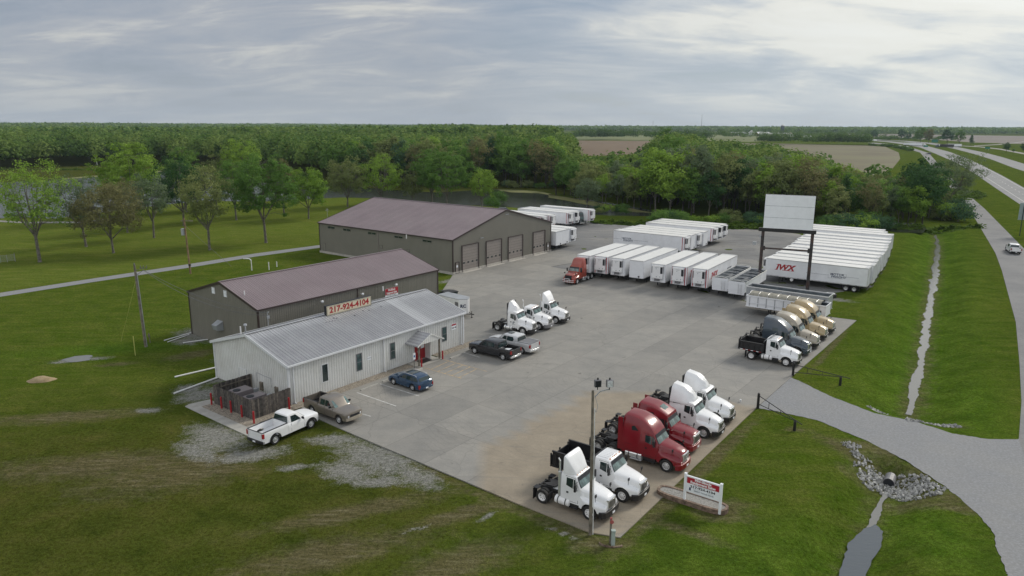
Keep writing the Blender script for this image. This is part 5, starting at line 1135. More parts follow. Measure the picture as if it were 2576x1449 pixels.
t = truck('semi_truck', 'white day-cab truck without roof fairing, middle of the three', MR, 'white', roof='flat', rear='single', tank='chrome', stack=1, bumper='grey', logo=True); from_contact(t, cM(1275, 712), -31, 0, -1.12, 1.0)
t = truck('semi_truck', 'white day-cab truck with wedge fairing and tall stack, farthest of the three', MR, 'white', roof='wedge', rear='single', tank='chrome', stack=1, logo=True); from_contact(t, cM(1560, 605), -31, 0, -1.12, 1.0)
t = truck('dump_truck', 'white-cab dump truck with black bed and red reflector tape by the right gate', RR, 'white', roof='flat', dump=dict(x1=-2.5, x0=-5.2, top=2.0, gate=2.15, tape=True, shield=True), rimm=M['steelwhite'], rearwb=-3.85); from_contact(t, cB(970, 1028), -37, 0, -1.12, 1.0)
t = truck('semi_truck', 'dark slate-grey sleeper truck beside the black dump bed', RR, 'slate', roof='aero', sleeper=1.75, rear='tandem', bumper='body', grille='chrome', tank='chrome', hood='aero'); from_contact(t, (33.75, 78.25, 0), -37, 1.1, -1.1, 1.0)
t = truck('semi_truck', 'dull tan sleeper truck between the slate truck and the gold ones', RR, 'tan', roof='high', sleeper=1.5, rear='tandem', bumper='black', grille='bars', tank='chrome', hood='aero'); from_contact(t, (35.9, 80.95, 0), -37, 1.1, -1.1, 1.0)
t = truck('semi_truck', 'gold sleeper truck, nearer of the two brighter gold ones', RR, 'gold', roof='high', sleeper=1.5, rear='tandem', bumper='black', grille='bars', tank='chrome', hood='aero'); from_contact(t, (38.35, 84.4, 0), -37, 1.1, -1.1, 1.0)
t2 = copy_tree(t); t2['label'] = 'gold sleeper truck at the far end of the row beside the aluminium trailer'; from_contact(t2, (40.55, 87.3, 0), -37, 1.1, -1.1, 1.0)
t = truck('semi_truck', 'rust-red sleeper truck with a chrome bull bar coupled to a refrigerated trailer', None, 'rust', roof='step', sleeper=.95, rear='tandem', bumper='body', grille='dark', bullbar=True, tank='chrome', hood='long', rearwb=-4.6); from_contact(t, cT(390, 893), -123.0, 0, 1.12, 1.0); ORANGE = t

# ---- pickups and cars
def car(name, label, group, body, spec, cat='pickup truck'):
    root = empty(name); tag(root, label, cat, group); m = M[body]; L1, L0 = spec['front'], spec['back']; wb = spec['wb']; hw = spec.get('hw', .97); wr = spec.get('r', .39)
    zt = spec['belt']; zbase = spec.get('zb', .42); ar = wr+.09
    wtab = [(L1, hw-.22), (L1-.06, hw-.10), (L1-.25, hw-.02), (L1-.6, hw), (L0+.3, hw), (L0+.05, hw-.04), (L0, hw-.12)]
    xs = [L1, L1-.06, L1-.25, L1-.5]+[c_+ar*k for c_ in (0, -wb) for k in (1.001, .98, .9, .75, .5, .25, 0, -.25, -.5, -.75, -.9, -.98, -1.001)]+[-.9, -1.4, -2.0, L0+.3, L0+.05, L0]+[a for a, b in zt]
    xs = sorted(set(round(x, 4) for x in xs if L0 <= x <= L1), reverse=True)
    bedx = spec.get('bed')
    def ring(x):
        zb = zbase
        for c_ in (0, -wb):
            if abs(x-c_) < ar: zb = max(zb, wr+math.sqrt(ar*ar-(x-c_)**2))
        if x > L1-.05 or x < L0+.05: zb = max(zb, zbase+.08)
        w_ = interp(x, wtab); z = interp(x, zt)
        zs = max(zb+.03, z-.14)
        h = [(w_, zb), (w_+.008, max(zb+.01, zs-.15)), (w_, zs), (w_-.05, z-.03), (w_-.12, z), (w_*.4, z+.025)]
        return [(x, y, z_) for y, z_ in h]+[(x, -y, z_) for y, z_ in h[::-1]]
    if bedx is None:
        mb = MB(); mb.loft([ring(x) for x in xs]); mb.build('body', m, root, smooth=35)
    else:
        f_ = [x for x in xs if x >= bedx]+([] if bedx in xs else [bedx]); mb = MB(); mb.loft([ring(x) for x in sorted(set(f_), reverse=True)]); mb.build('body', m, root, smooth=35)
        # open cargo bed: two side walls, floor, front wall, tailgate
        bx = [x for x in xs if x < bedx-.02]; bx = [bedx-.02]+bx; rail = spec['rail']; bd = MB()
        for s in (-1, 1):
            rg = []
            for x in bx:
                q = ring(x); zb = q[0][2]; w_ = interp(x, wtab)
                rg.append([(x, s*w_, zb), (x, s*(w_+.006), max(zb+.01, rail-.30)), (x, s*w_, rail-.06), (x, s*(w_-.03), rail), (x, s*(w_-.13), rail), (x, s*(w_-.14), max(zb+.0, .70)), (x, s*(w_-.13), zb)])
            bd.loft(rg)
        bd.b2(L0+.03, bedx-.02, -hw+.13, hw-.13, .66, .72); bd.b2(bedx-.07, bedx-.02, -hw+.13, hw-.13, .72, rail-.02); 
        cb = bd.build('cargo_bed', m, root, smooth=35)
        tg = MB(); tg.b2(L0+.0, L0+.06, -hw+.14, hw-.14, .62, rail-.01); tg.build('tailgate', m, root, bevel=.015)
        if spec.get('liner'): 
            ln = MB()
            ln.b2(L0+.07, bedx-.08, -hw+.145, hw-.145, .722, .74)
            for s in (-1, 1): ln.b2(L0+.08, bedx-.03, s*(hw-.155), s*(hw-.145), .74, rail-.03); ln.b2(L0+.02, bedx-.05, s*(hw-.14), s*(hw-.03), rail+.001, rail+.02)
            ln.build('bed_liner', M[spec['liner']], root)
        if spec.get('railcap'):
            ln = MB()
            for s in (-1, 1): ln.b2(L0+.02, bedx-.05, s*(hw-.15), s*(hw-.02), rail+.001, rail+.025)
            ln.b2(L0-.005, L0+.065, -hw+.15, hw-.15, rail-.008, rail+.022); ln.build('rail_cap', M['black'], root)
        if spec.get('cover'):
            cv = MB(); cv.b2(L0+.05, bedx-.03, -hw+.1, hw-.1, rail+.002, rail+.05); cv.build('tonneau_cover', M['grey'], root, bevel=.01)
            rl = MB()
            for s in (-1, 1): rl.tube((L0+.15, s*(hw-.06), rail+.1), (bedx-.15, s*(hw-.06), rail+.1), .022, None, 6); 
            rl.build('bed_rail', M['chrome'], root)
    # greenhouse
    gt = spec['roof']; gw0, gw1 = hw-.06, hw-.20; zb_ = spec['gz']
    gx = [a for a, b in gt]
    mb = MB(); mb.loft([sec(x, zb_-.08, interp(x, [(gx[0], gw0-.1), (gx[0]-.35, gw0), (gx[-1]+.2, gw0), (gx[-1], gw0-.04)]), zb_, gw1, z, .07 if z > zb_+.3 else .03, .035) for x, z in gt]); mb.build('cab' if bedx is not None else 'roof', m, root, smooth=35)
    top = max(z for x, z in gt)
    def f(x, z): return gw0+(gw1-gw0)*max(0, min(1, (z-zb_)/(top-.07-zb_)))
    for s in (-1, 1):
        d = MB()
        for poly in spec['glass']: sidepoly(d, poly, f, s, .012)
        d.build('window', M['glass'], root)
        sm = MB()
        for x in spec['seams']: sidepoly(sm, rect(x-.008, x+.008, zbase+.08, zb_-.02), lambda a, b: hw+.002, s, .004)
        sm.build('door', M['ink'], root)
        mr = MB(); mr.box(spec['mir'], s*(hw+.10), zb_+.12, .12, .2, .17); mr.tube((spec['mir'], s*(hw-.08), zb_+.06), (spec['mir'], s*(hw+.06), zb_+.08), .025, None, 5); mr.build('mirror', M[spec.get('mirm', 'black')], root, bevel=.02)
    (xa, za), (xb_, zb2) = spec['ws']
    mb = MB(); mb.patch((xa, -gw0+.10, za), (xa, gw0-.10, za), (xb_, gw1-.05, zb2), (xb_, -gw1+.05, zb2), [(0, 0), (1, 0), (1, 1), (0, 1)], off=.018); mb.build('windshield', M['glassg'], root)
    (xa, za), (xb_, zb2) = spec['rw']
    mb = MB(); mb.patch((xa, gw0-.10, za), (xa, -gw0+.10, za), (xb_, -gw1+.07, zb2), (xb_, gw1-.07, zb2), [(0, 0), (1, 0), (1, 1), (0, 1)], off=.018); mb.build('rear_window', M['glass'], root)
    # wheels, arches
    mb = MB(); mb.b2(L0+.3, L1-.3, -hw+.28, hw-.28, .28, .62); mb.build('underbody', M['chas'], root)
    for c_ in (0, -wb):
        for s in (-1, 1):
            wheel(root, c_, s*(hw-.13), wr, .26, M['alu'])
            if spec.get('flare'):
                fl = MB(); n = 12; o_ = [(c_+(ar+.06)*math.cos(math.pi*k/n), wr+(ar+.06)*math.sin(math.pi*k/n)) for k in range(n+1)]; i_ = [(c_+(ar-.01)*math.cos(math.pi*k/n), wr+(ar-.01)*math.sin(math.pi*k/n)) for k in range(n+1)]
                for k in range(n): a, b, c2, d2 = o_[k], o_[k+1], i_[k+1], i_[k]; fl.loft([[(p[0], s*(hw-.03), p[1]) for p in (a, b, c2, d2)], [(p[0], s*(hw+.05), p[1]) for p in (a, b, c2, d2)]])
                fl.build('wheel_flare', M['black'], root)
    # ends
    fz = interp(L1, zt)
    mb = MB(); mb.prism([(L1-.35, -hw+.0), (L1-.02, -hw+.12), (L1+.09, -.4), (L1+.09, .4), (L1-.02, hw-.12), (L1-.35, hw), (L1-.35, hw-.2), (L1-.1, 0), (L1-.35, -hw+.2)], zbase-.02, zbase+.24); mb.build('front_bumper', M[spec.get('bump', 'chrome')], root, bevel=.03)
    mb = MB(); mb.prism([(L0+.15, -hw+.02), (L0-.04, -hw+.06), (L0-.11, -.5), (L0-.11, .5), (L0-.04, hw-.06), (L0+.15, hw-.02)], zbase-.0, zbase+.2); mb.build('rear_bumper', M[spec.get('rbump', spec.get('bump', 'chrome'))], root, bevel=.02)
    mb = MB(); mb.b2(L1+.0, L1+.045, -.46, .46, zbase+.30, fz-.10); mb.build('grille', M['ink'], root)
    mb = MB(); mb.b2(L0-.125, L0-.111, -.15, .15, zbase+.03, zbase+.16); mb.build('number_plate', M['signw'], root)
    rz_ = spec.get('rail', zt[-1][1])
    for s in (-1, 1):
        mb = MB(); mb.box(0, 0, 0, .08, .34, .2); o = mb.build('headlight', M['lamp'], root, bevel=.02); o.location = (L1-.06, s*(hw-.24), fz-.22); o.rotation_euler = (0, 0, s*R(28))
        mb = MB(); mb.box(L0+.06, s*(hw-.075), rz_-.25, .16, .16, .38); mb.build('taillight', M['redlens'], root, bevel=.015)
    return root
def pk(cab, bedlen, hoodx=-.55):
    # side outline tables of a full-size pickup, front axle at x=0
    c0 = hoodx; c1 = c0-cab; b1 = c1-bedlen; wbx = -(b1)-1.12
    return dict(front=.92, back=b1-.03, wb=wbx, hw=.98, belt=[(.92, .98), (.85, 1.08), (.4, 1.14), (c0+.1, 1.20), (c1, 1.22), (b1-.1, 1.22)], gz=1.20, bed=c1, rail=1.30,
                roof=[(c0+.06, 1.20), (c0-.55, 1.74), (c0-.68, 1.82), (c0-.95, 1.88), (c1+.35, 1.87), (c1+.12, 1.80), (c1+.03, 1.24)], ws=((c0+.0, 1.25), (c0-.56, 1.735)), rw=((c1+.035, 1.28), (c1+.10, 1.72)), mir=c0-.38)
s = pk(1.75, 2.45); s.update(glass=[[(-1.0, 1.24), (-1.95, 1.24), (-1.95, 1.72), (-1.45, 1.72)]], seams=[-.72, -2.02], railcap=True, flare=True, bump='black', r=.41)
v = car('pickup_truck', 'white regular-cab pickup with black bed rails beside the board fence', None, 'white', s); from_contact(v, cO(975, 1242) if False else oc(975, 1243), 57.5, 0, -.92, 1.06, .03)
M['brown'] = paint('brown_grey_paint', (.21, .185, .155), .28, metal=.3, coat=.7, var=.05)
s = pk(2.15, 1.95); s.update(glass=[[(-1.0, 1.24), (-1.75, 1.24), (-1.75, 1.72), (-1.4, 1.72)], [(-1.82, 1.24), (-2.4, 1.24), (-2.35, 1.70), (-1.82, 1.72)]], seams=[-.72, -1.79], liner='black', bump='tan')
v = car('pickup_truck', 'brown-grey pickup with open dark bed parked at the office corner', None, 'brown', s); from_contact(v, oc(1175, 1212), -36.5, 0, -.92, 1.05)
M['char'] = paint('charcoal_paint', (.022, .023, .027), .25, metal=.3, coat=.8)
s = pk(2.75, 1.75); s.update(glass=[[(-1.0, 1.24), (-1.72, 1.24), (-1.72, 1.72), (-1.4, 1.72)], [(-1.80, 1.24), (-2.62, 1.24), (-2.75, 1.45), (-2.62, 1.72), (-1.80, 1.72)]], seams=[-.72, -1.76, -2.9], liner='black', bump='chrome')
v = car('pickup_truck', 'charcoal crew-cab pickup with a white sheet in its bed, nearest the office', None, 'char', s); from_contact(v, cM(190, 1122), 144.5, 0, .92, 1.03)
DARKPK = v
M['pearl'] = paint('silver_white_paint', (.60, .61, .62), .25, metal=.2, coat=.7, var=.03)
s = dict(s); s.pop('liner'); s.update(cover=True)
v = car('pickup_truck', 'silver-white crew-cab pickup with a grey bed cover beside the charcoal one', None, 'pearl', s); from_contact(v, cM(990, 1120), 143.5, -s['wb'], .92, 1.03)
mb = MB(); mb.patch((-1.5, .32, 1.95), (-1.5, -.32, 1.95), (-2.1, -.32, 1.95), (-2.1, .32, 1.95), [(0, 0), (1, 0), (1, 1), (0, 1)], off=-.02, th=-.02); mb.build('sunroof', M['glass'], v)
s = pk(2.75, 1.75); s.update(glass=[[(-1.0, 1.24), (-1.72, 1.24), (-1.72, 1.72), (-1.4, 1.72)], [(-1.80, 1.24), (-2.62, 1.24), (-2.62, 1.72), (-1.80, 1.72)]], seams=[-.72, -1.76, -2.9], cover=False, liner='black', bump='black')
v = car('pickup_truck', 'white crew-cab pickup driving away along the frontage road', None, 'white', s); g = at(3400/1.4907+2240/5.8545/1.4907, 860/1.4907+440/5.8545/1.4907); v2 = from_contact(v, ((3400+2250/5.8545)/1.490683, (860+440/5.8545)/1.490683), 66, -s['wb'], .9, 1.0, .035)
M['blue'] = paint('blue_paint', (.018, .055, .115), .22, metal=.3, coat=.8)
s = dict(front=.85, back=-3.62, wb=2.63, hw=.90, r=.33, zb=.28, belt=[(.85, .62), (.78, .72), (.4, .84), (-.45, .93), (-2.6, .98), (-3.35, 1.0), (-3.58, .92), (-3.62, .8)], gz=.95, roof=[(-.42, .95), (-.95, 1.28), (-1.2, 1.40), (-1.6, 1.46), (-2.6, 1.44), (-3.1, 1.38), (-3.3, 1.25), (-3.55, .97)],
         ws=((-.50, 1.0), (-1.12, 1.36)), rw=((-3.50, 1.03), (-3.27, 1.30)), mir=-.85, glass=[[(-.95, .99), (-1.75, .99), (-1.75, 1.35), (-1.4, 1.35)], [(-1.80, .99), (-2.6, .99), (-2.6, 1.34), (-1.80, 1.35)], [(-2.66, 1.0), (-3.3, 1.04), (-3.05, 1.30), (-2.66, 1.34)]], seams=[-.75, -1.77, -2.62], bump='blue', mirm='blue')
v = car('station_wagon', 'dark blue station wagon parked nose-in to the office', None, 'blue', s, 'car'); from_contact(v, oc(1562, 927), 141, 0, .85, 1.06)
mb = MB(); mb.patch((-1.25, .5, 1.45), (-1.25, -.5, 1.45), (-2.3, -.5, 1.48), (-2.3, .5, 1.48), [(0, 0), (1, 0), (1, 1), (0, 1)], off=-.02, th=-.02); mb.build('sunroof', M['glass'], v)
for sg_ in (-1, 1):
    mb = MB(); mb.path([(-1.2, sg_*.68, 1.42), (-1.4, sg_*.66, 1.52), (-2.9, sg_*.66, 1.49), (-3.05, sg_*.68, 1.40)], .02, 5); mb.build('roof_rail', M['chrome'], v)
s2 = dict(s); s2.update(roof=[(-.42, .95), (-.95, 1.38), (-1.2, 1.55), (-1.6, 1.62), (-2.6, 1.62), (-3.2, 1.55), (-3.4, 1.35), (-3.58, .97)], bump='char', mirm='char', ws=((-.50, 1.0), (-1.12, 1.50)), rw=((-3.53, 1.03), (-3.38, 1.40)))
v = car('parked_car', 'black car parked behind the workshop ridge beside the pond', None, 'char', s2, 'car'); g = at(*cQ(300, 262), 1.2); place(v, g[0], g[1], 0, 1.1, 0)
v = copy_tree(v); v['label'] = 'small dark car on the distant part of the frontage road'; g = at(*cr(1620, 403)); place(v, g[0], g[1], 150, 1.1, .04)
v.name = 'distant_car'
# cargo in the charcoal pickup
mb = MB(); mb.box(0, 0, 0, .75, 1.05, .03); o = mb.build('panel_sheet', M['signw']); bpy.context.view_layer.update(); o.matrix_world = DARKPK.matrix_world @ Matrix.Translation((-3.85, .1, 1.02)) @ Matrix.Rotation(R(8), 4, 'Y'); tag(o, 'white sheet lying across the charcoal pickup bed', 'panel')
mb = MB(); mb.box(0, 0, 0, .8, 1.1, .18); o = mb.build('tarp_bundle', M['grey'], bevel=.05); o.matrix_world = DARKPK.matrix_world @ Matrix.Translation((-4.65, 0, .86)); tag(o, 'dark folded bundle at the tailgate end of the charcoal pickup bed', 'bundle')

# ---------------------------------------------------------------- trailers
def motor_freight(root, sy__, L_, parent):
    s = sy__; y = s*1.303; xd = (-1, 0, 0) if s > 0 else (1, 0, 0); xc_ = -L_*.72 if s > 0 else -L_*.80
    text('MOTOR\n   FREIGHT', .46, M['inknavy'], parent, face_matrix((xc_, y, 2.35), xd, (0, 0, 1)), ext=.002, sx=1.25, bold=.012)
    mb = MB(); yy = s*1.302
    mb.b2(xc_+1.35, xc_+4.8, yy-.002, yy+.002, 2.33, 2.36); mb.b2(xc_-1.35, xc_-3.2, yy-.002, yy+.002, 2.33, 2.36)
    mb.b2(xc_+.8, xc_-1.35, yy-.002, yy+.002, 2.72, 2.74) ; mb.b2(xc_+1.35, xc_-.9, yy-.002, yy+.002, 1.92, 1.94); mb.b2(xc_+1.335, xc_+1.36, yy-.002, yy+.002, 1.92, 2.5); mb.b2(xc_-1.335, xc_-1.36, yy-.002, yy+.002, 2.1, 2.74)
    mb.build('logo_line', M['inknavy'], parent)
def trailer(label, group, reefer=True, stripe=False, logo=None, iwx=False, carrier=False, L_=16.0, name='box_trailer', W=1.3, wheels=True, lou=1):
    root = empty(name); tag(root, label, 'trailer', group); z0, z1 = 1.12, 4.05
    mb = MB(); mb.prism([(-L_, -W), (-.12, -W), (-.03, -W+.03), (0, -W+.12), (0, W-.12), (-.03, W-.03), (-.12, W), (-L_, W)], z0, z1)
    body = mb.build('body', M['whiteT'], root)
    mb = MB(); mb.prism([(-L_+.02, -W+.03), (-.06, -W+.03), (-.06, W-.03), (-L_+.02, W-.03)], z1+.001, z1+.035)
    k = -.9
    while k > -L_+.3: mb.b2(k-.03, k+.03, -W+.04, W-.04, z1+.0351, z1+.048); k -= 1.22
    mb.build('roof', M['roofT'], root)
    mb = MB()
    for s in (-1, 1): mb.b2(-L_, -.1, s*(W+.001), s*(W+.022), z1-.11, z1+.05); mb.b2(-L_, -.1, s*(W+.001), s*(W+.025), z0-.02, z0+.12)
    mb.b2(.001, .03, -W+.12, W-.12, z1-.1, z1+.045); mb.build('rail', M['alu'], root)
    mb = MB()
    for k in range(13): 
        X = -1.2-k*(L_-2)/12.5
        for s in (-1, 1): mb.b2(X, X+.30, s*(W+.0255), s*(W+.03), z0+.0, z0+.05)
    mb.build('reflector_strip', M['inkgrey'], root)
    # rear frame and doors
    mb = MB(); mb.b2(-L_-.05, -L_-.001, -W, -W+.09, z0, z1); mb.b2(-L_-.05, -L_-.001, W-.09, W, z0, z1); mb.b2(-L_-.05, -L_-.001, -W+.09, W-.09, z1-.14, z1); mb.b2(-L_-.05, -L_-.001, -W+.09, W-.09, z0-.04, z0+.1); mb.b2(-L_+.02, -L_+.5, -W+.01, W-.01, z1+.05, z1+.07); rf = mb.build('rear_frame', M['alu'], root)
    for s in (-1, 1):
        mb = MB(); mb.b2(-L_-.03, -L_-.002, s*.012, s*(W-.1), z0+.11, z1-.15)
        d_ = mb.build('rear_door', M['whiteT'], root); mb = MB()
        for y in (.35, .95): mb.tube((-L_-.05, s*y, z0+.12), (-L_-.05, s*y, z1-.16), .018, None, 6)
        mb.build('lock_rod', M['alu'], d_)
        mb = MB(); mb.box(-L_-.04, s*(W-.25), z0-.0, .03, .2, .07); mb.build('taillight', M['redlens'], root)
    mb = MB(); mb.b2(-L_-.04, -L_+.04, -.9, .9, .5, .58); 
    for s in (-1, 1): mb.b2(-L_-.03, -L_+.03, s*.5, s*.58, .58, z0-.04)
    mb.build('underride_guard', M['chas'], root)
    for s in (-1, 1):
        mb = MB(); mb.b2(-2.5, -2.36, s*.85, s*.99, .05, z0-.02); mb.b2(-2.6, -2.26, s*.78, s*1.06, 0, .05); mb.build('landing_leg', M['chas'], root)
    if wheels:
        mb = MB(); mb.b2(-L_+1.0, -L_+3.9, -.5, .5, .62, .95)
        for k in range(9): X = -3-k*1.2; mb.b2(X, X+.08, -W+.05, W-.05, z0-.13, z0-.01)
        mb.build('undercarriage', M['chas'], root)
        for X in (-L_+1.75, -L_+3.0):
            for s in (-1, 1): wheel(root, X, s*1.13, .50, .25, M['alu'], dual=True, gap=.32)
        mb = MB()
        for s in (-1, 1): mb.b2(-L_+1.05, -L_+1.08, s*.7, s*1.25, .2, .95)
        mb.build('mudflap', M['black'], root)
        mb = MB(); mb.tube((-L_*.28, W-.35, .82), (-L_*.28, W-.02, .82), .26, None, 16); mb.build('fuel_tank', M['steelwhite'], root)
    if reefer:
        D = .48; mb = MB(); uz0 = 1.75
        mb.prism([(.02, -.96), (D-.12, -.96), (D-.02, -.88), (D, -.75), (D, .75), (D-.02, .88), (D-.12, .96), (.02, .96)], uz0, 3.92)
        un = mb.build('cooling_unit', M['white'], root, bevel=.05)
        mb = MB()
        for s in (-1, 1):
            if carrier: mb.b2(.06, D+.012, s*.40, s*.972, 2.75, 3.86)
            else: mb.b2(.10, D-.14, s*.955, s*.972, 2.62, 3.70); iy = .58 if s == lou else .80; mb.prism([(D-.14, s*.950), (D-.008, s*.897), (D+.014, s*.80), (D+.014, s*iy), (D-.04, s*iy), (D-.15, s*.90)], 2.62, 3.70)
        mb.build('louvre', M['ink'], un, bevel=.04)
        mb = MB(); mb.b2(D+.001, D+.012, -.1, .02, 1.98, 2.1); mb.b2(D+.001, D+.012, .52, .62, 2.0, 2.18); mb.b2(D+.001, D+.012, -.18, -.08, 3.30, 3.42); mb.b2(D+.001, D+.01, -.35, .3, 3.56, 3.6); mb.build('panel_detail', M['inkgrey'], un)
        mb = MB(); mb.b2(.03, .3, -.45, .35, uz0-.4, uz0-.03); mb.b2(.03, .08, -.55, -.5, 1.2, uz0); mb.build('connector_box', M['grey'], root)
    else:
        mb = MB(); mb.b2(.02, .08, .35, .6, 1.25, 1.5); mb.build('connector_box', M['black'], root)
    if stripe:
        mb = MB()
        for s in (-1, 1): mb.b2(.002, .012, s*(W-.30), s*(W-.16), z0+.02, z1-.12); mb.b2(-.42, -.28, s*(W+.001), s*(W+.006), z0+.13, z1-.12)
        mb.build('red_stripe', M['signred'], root)
    if iwx:
        for s in (1,) if iwx == 1 else (-1, 1):
            xd = (-1, 0, 0) if s > 0 else (1, 0, 0); o = text('IWX', 1.30, M['inkred'], root, face_matrix((-3.2, s*1.304, 2.72), xd, (0, 0, 1)), bold=.055, shear=.28, sx=1.12, ext=.004)
            mb = MB()
            for k, dx in enumerate((-1.28, -.05, .35, .85, 1.35)):
                for zz in (2.29, 3.17):
                    X = -3.2-s*(dx+(.28*(zz-2.72)))*1.0; mb.b2(X-.22, X+.22, s*1.301, s*1.309, zz-.045, zz+.045)
            mb.build('lettering_serif', M['inkred'], root)
    if logo:
        for s in logo: motor_freight(root, s, L_, root)
    return root
def tr_place(o, x, y, yaw, sc_=1.0, z=.02): return place(o, x, y, yaw, sc_, z)
def off(p, yaw, dx, dy): c_, s_ = math.cos(R(yaw)), math.sin(R(yaw)); return (p[0]+c_*dx-s_*dy, p[1]+s_*dx+c_*dy)
G1 = 'trailers in the front row facing the yard'
# picture-right lower front corner (its left side) gives each one; heading -123.5
H1 = -123.7
rows = [((16.3, 119.85), dict(stripe=True), 'refrigerated trailer with red edge stripe, first right of the coupled rust-red truck'), ((18.95, 118.17), dict(), 'refrigerated trailer without stripe between the striped one and the plain white van trailer'),
        ((21.78, 116.12), dict(reefer=False), 'plain white van trailer without a cooling unit in the front row'), ((24.76, 113.1), dict(), 'refrigerated trailer without stripe right of the plain van trailer'),
        ((27.67, 111.15), dict(stripe=True, iwx=1), 'striped refrigerated trailer second from the right of the front box-trailer row'), ((30.55, 109.38), dict(stripe=True, iwx=1, logo=(1,)), 'striped refrigerated trailer with red IWX letters next to the open grain trailers')]
for (p, kw, lab) in rows:
    o = trailer(lab, G1, L_=15.3, **kw); q = off(p, H1, 0, -1.3); tr_place(o, q[0], q[1], H1)
o = trailer('refrigerated trailer coupled behind the rust-red truck', None, L_=15.3, reefer=True); q = off((13.45, 120.9), H1, 0, -1.3); tr_place(o, q[0], q[1], H1)
G2 = 'trailers parked across the middle of the gravel lot'
a4 = (40.98, 151.63); aA = (34.68, 142.82); HA = -35.5
for k, (kw, lab) in enumerate(((dict(stripe=True, logo=(-1,)), 'refrigerated trailer with thin MOTOR FREIGHT lettering behind the front row'), (dict(reefer=False), 'plain van trailer just behind the lettered refrigerated trailer'), (dict(), 'refrigerated trailer with black louvre third back in the middle group'), (dict(reefer=False), 'plain van trailer at the back of the nearer middle group'))):
    n_ = (math.cos(R(HA+90)), math.sin(R(HA+90))); st = 2.9; p = (aA[0]+n_[0]*(1.3+st*k)+math.cos(R(HA))*(.0, .35, .25, .75)[k], aA[1]+n_[1]*(1.3+st*k)+math.sin(R(HA))*(.0, .35, .25, .75)[k])
    o = trailer(lab, G2, L_=15.9, lou=-1, **kw); tr_place(o, p[0], p[1], HA)
aB = (43.9, 155.6)
for k, (kw, lab) in enumerate(((dict(stripe=True), 'striped refrigerated trailer in front of the rear middle group of three'), (dict(carrier=True), 'refrigerated trailer with big black grille in the rear middle group'), (dict(carrier=True), 'farthest refrigerated trailer in the middle, just before the grass mound'))):
    n_ = (math.cos(R(HA+90)), math.sin(R(HA+90))); p = (aB[0]+n_[0]*(1.3+3.2*k), aB[1]+n_[1]*(1.3+3.2*k)); o = trailer(lab, G2, L_=15.9, lou=-1, **kw); tr_place(o, p[0], p[1], HA)
G3 = 'trailers in the long right-hand row'
C_ = [(57.69, 112.79), (59.72, 115.2), (61.72, 118.44), (63.96, 122.11), (66.14, 125.2), (68.56, 129.01), (70.27, 131.88), (71.86, 134.87), (74.08, 138.3), (76.23, 142.26), (79.54, 147.88)]
ordn = ['', 'second', 'third', 'fourth', 'fifth', 'sixth', 'seventh', 'eighth', 'ninth', 'tenth', 'eleventh']
first = None
for k, p in enumerate(C_):
    HC = 180-35.3
    if k == 0: o = trailer('long refrigerated trailer with big red IWX letters and MOTOR FREIGHT on its side', G3, L_=15.9, iwx=1, logo=(1,)); base_ = o
    elif k == 1: o = trailer('second trailer from the near end of the long right-hand row', G3, L_=15.9); first = o
    else: o = copy_tree(first); o['label'] = (ordn[k]+' trailer from the near end of the long right-hand row') if k < 10 else 'farthest trailer of the long right-hand row beside the shrubs'
    q = off(p, HC, 15.9, 1.3); tr_place(o, q[0], q[1], HC, 1.0)
for k, (d_, lab) in enumerate(((3.2, 'nearer white trailer nose peeping out behind the far end of the right-hand row'), (6.4, 'farther white trailer nose peeping out behind the far end of the right-hand row'))):
    q = off(off(C_[-1], 180-35.3, 15.9, 1.3), 180-35.3, 1.6+k*.9, -d_); o = copy_tree(first); o['label'] = lab; tr_place(o, q[0], q[1], 180-35.3)
G4 = 'trailers parked beside and behind the workshop'
for p, kw, lab in (((9.22, 149.1), dict(reefer=False), 'plain van trailer closest to the workshop corner'), ((10.78, 151.6), dict(reefer=False), 'plain van trailer second from the workshop corner'), ((12.45, 154.3), dict(), 'refrigerated trailer third from the workshop corner'),
                   ((6.89, 175.42), dict(stripe=True), 'striped refrigerated trailer mostly hidden by the workshop gable roof edge'), ((9.24, 177.63), dict(stripe=True), 'striped refrigerated trailer partly hidden by the workshop roof corner'), ((14.16, 182.69), dict(stripe=True), 'striped refrigerated trailer left of the big black-grille one near the dark bus'), ((16.0, 183.8+1.2), dict(carrier=True), 'refrigerated trailer with big black grille beside the dark bus'), ((20.46, 189.35), dict(stripe=True), 'striped refrigerated trailer farthest back, right of the dark bus')):
    q = off(p, -37, 0, 1.3); o = trailer(lab, G4, L_=15.9, lou=-1, **kw); tr_place(o, q[0], q[1], -37)
# dark bus
bus = empty('motor_coach'); tag(bus, 'dark green motor coach parked between the white trailers behind the workshop', 'bus'); M['busg'] = paint('bus_green_grey', (.035, .05, .052), .3, coat=.6)
mb = MB(); mb.loft([sec(x, .45, w2, 1.6, w2-.06, z, .2) for x, z, w2 in ((0, 1.5, 1.1), (-.08, 2.5, 1.2), (-.35, 3.2, 1.24), (-.8, 3.4, 1.25), (-11, 3.4, 1.25), (-11.2, 3.2, 1.2))]); mb.build('body', M['busg'], bus, smooth=40)
mb = MB(); mb.patch((.02, -1.08, 1.55), (.02, 1.08, 1.55), (-.32, 1.05, 3.05), (-.32, -1.05, 3.05), [(.02, 0), (.98, 0), (.98, 1), (.02, 1)], off=.06); mb.build('windshield', M['glassg'], bus)
for s in (-1, 1):
    mb = MB()
    for k in range(6): mb.b2(-1-k*1.6, -2.4-k*1.6, s*1.235, s*1.262, 1.75, 2.7)
    mb.build('side_glazing', M['glass'], bus)
    for X in (-1.9, -8.2): wheel(bus, X, s*1.1, .5, .28, M['alu'])
mb = MB(); mb.b2(-.2, .12, -1.15, 1.15, .38, .75); mb.build('bumper', M['chrome'], bus)
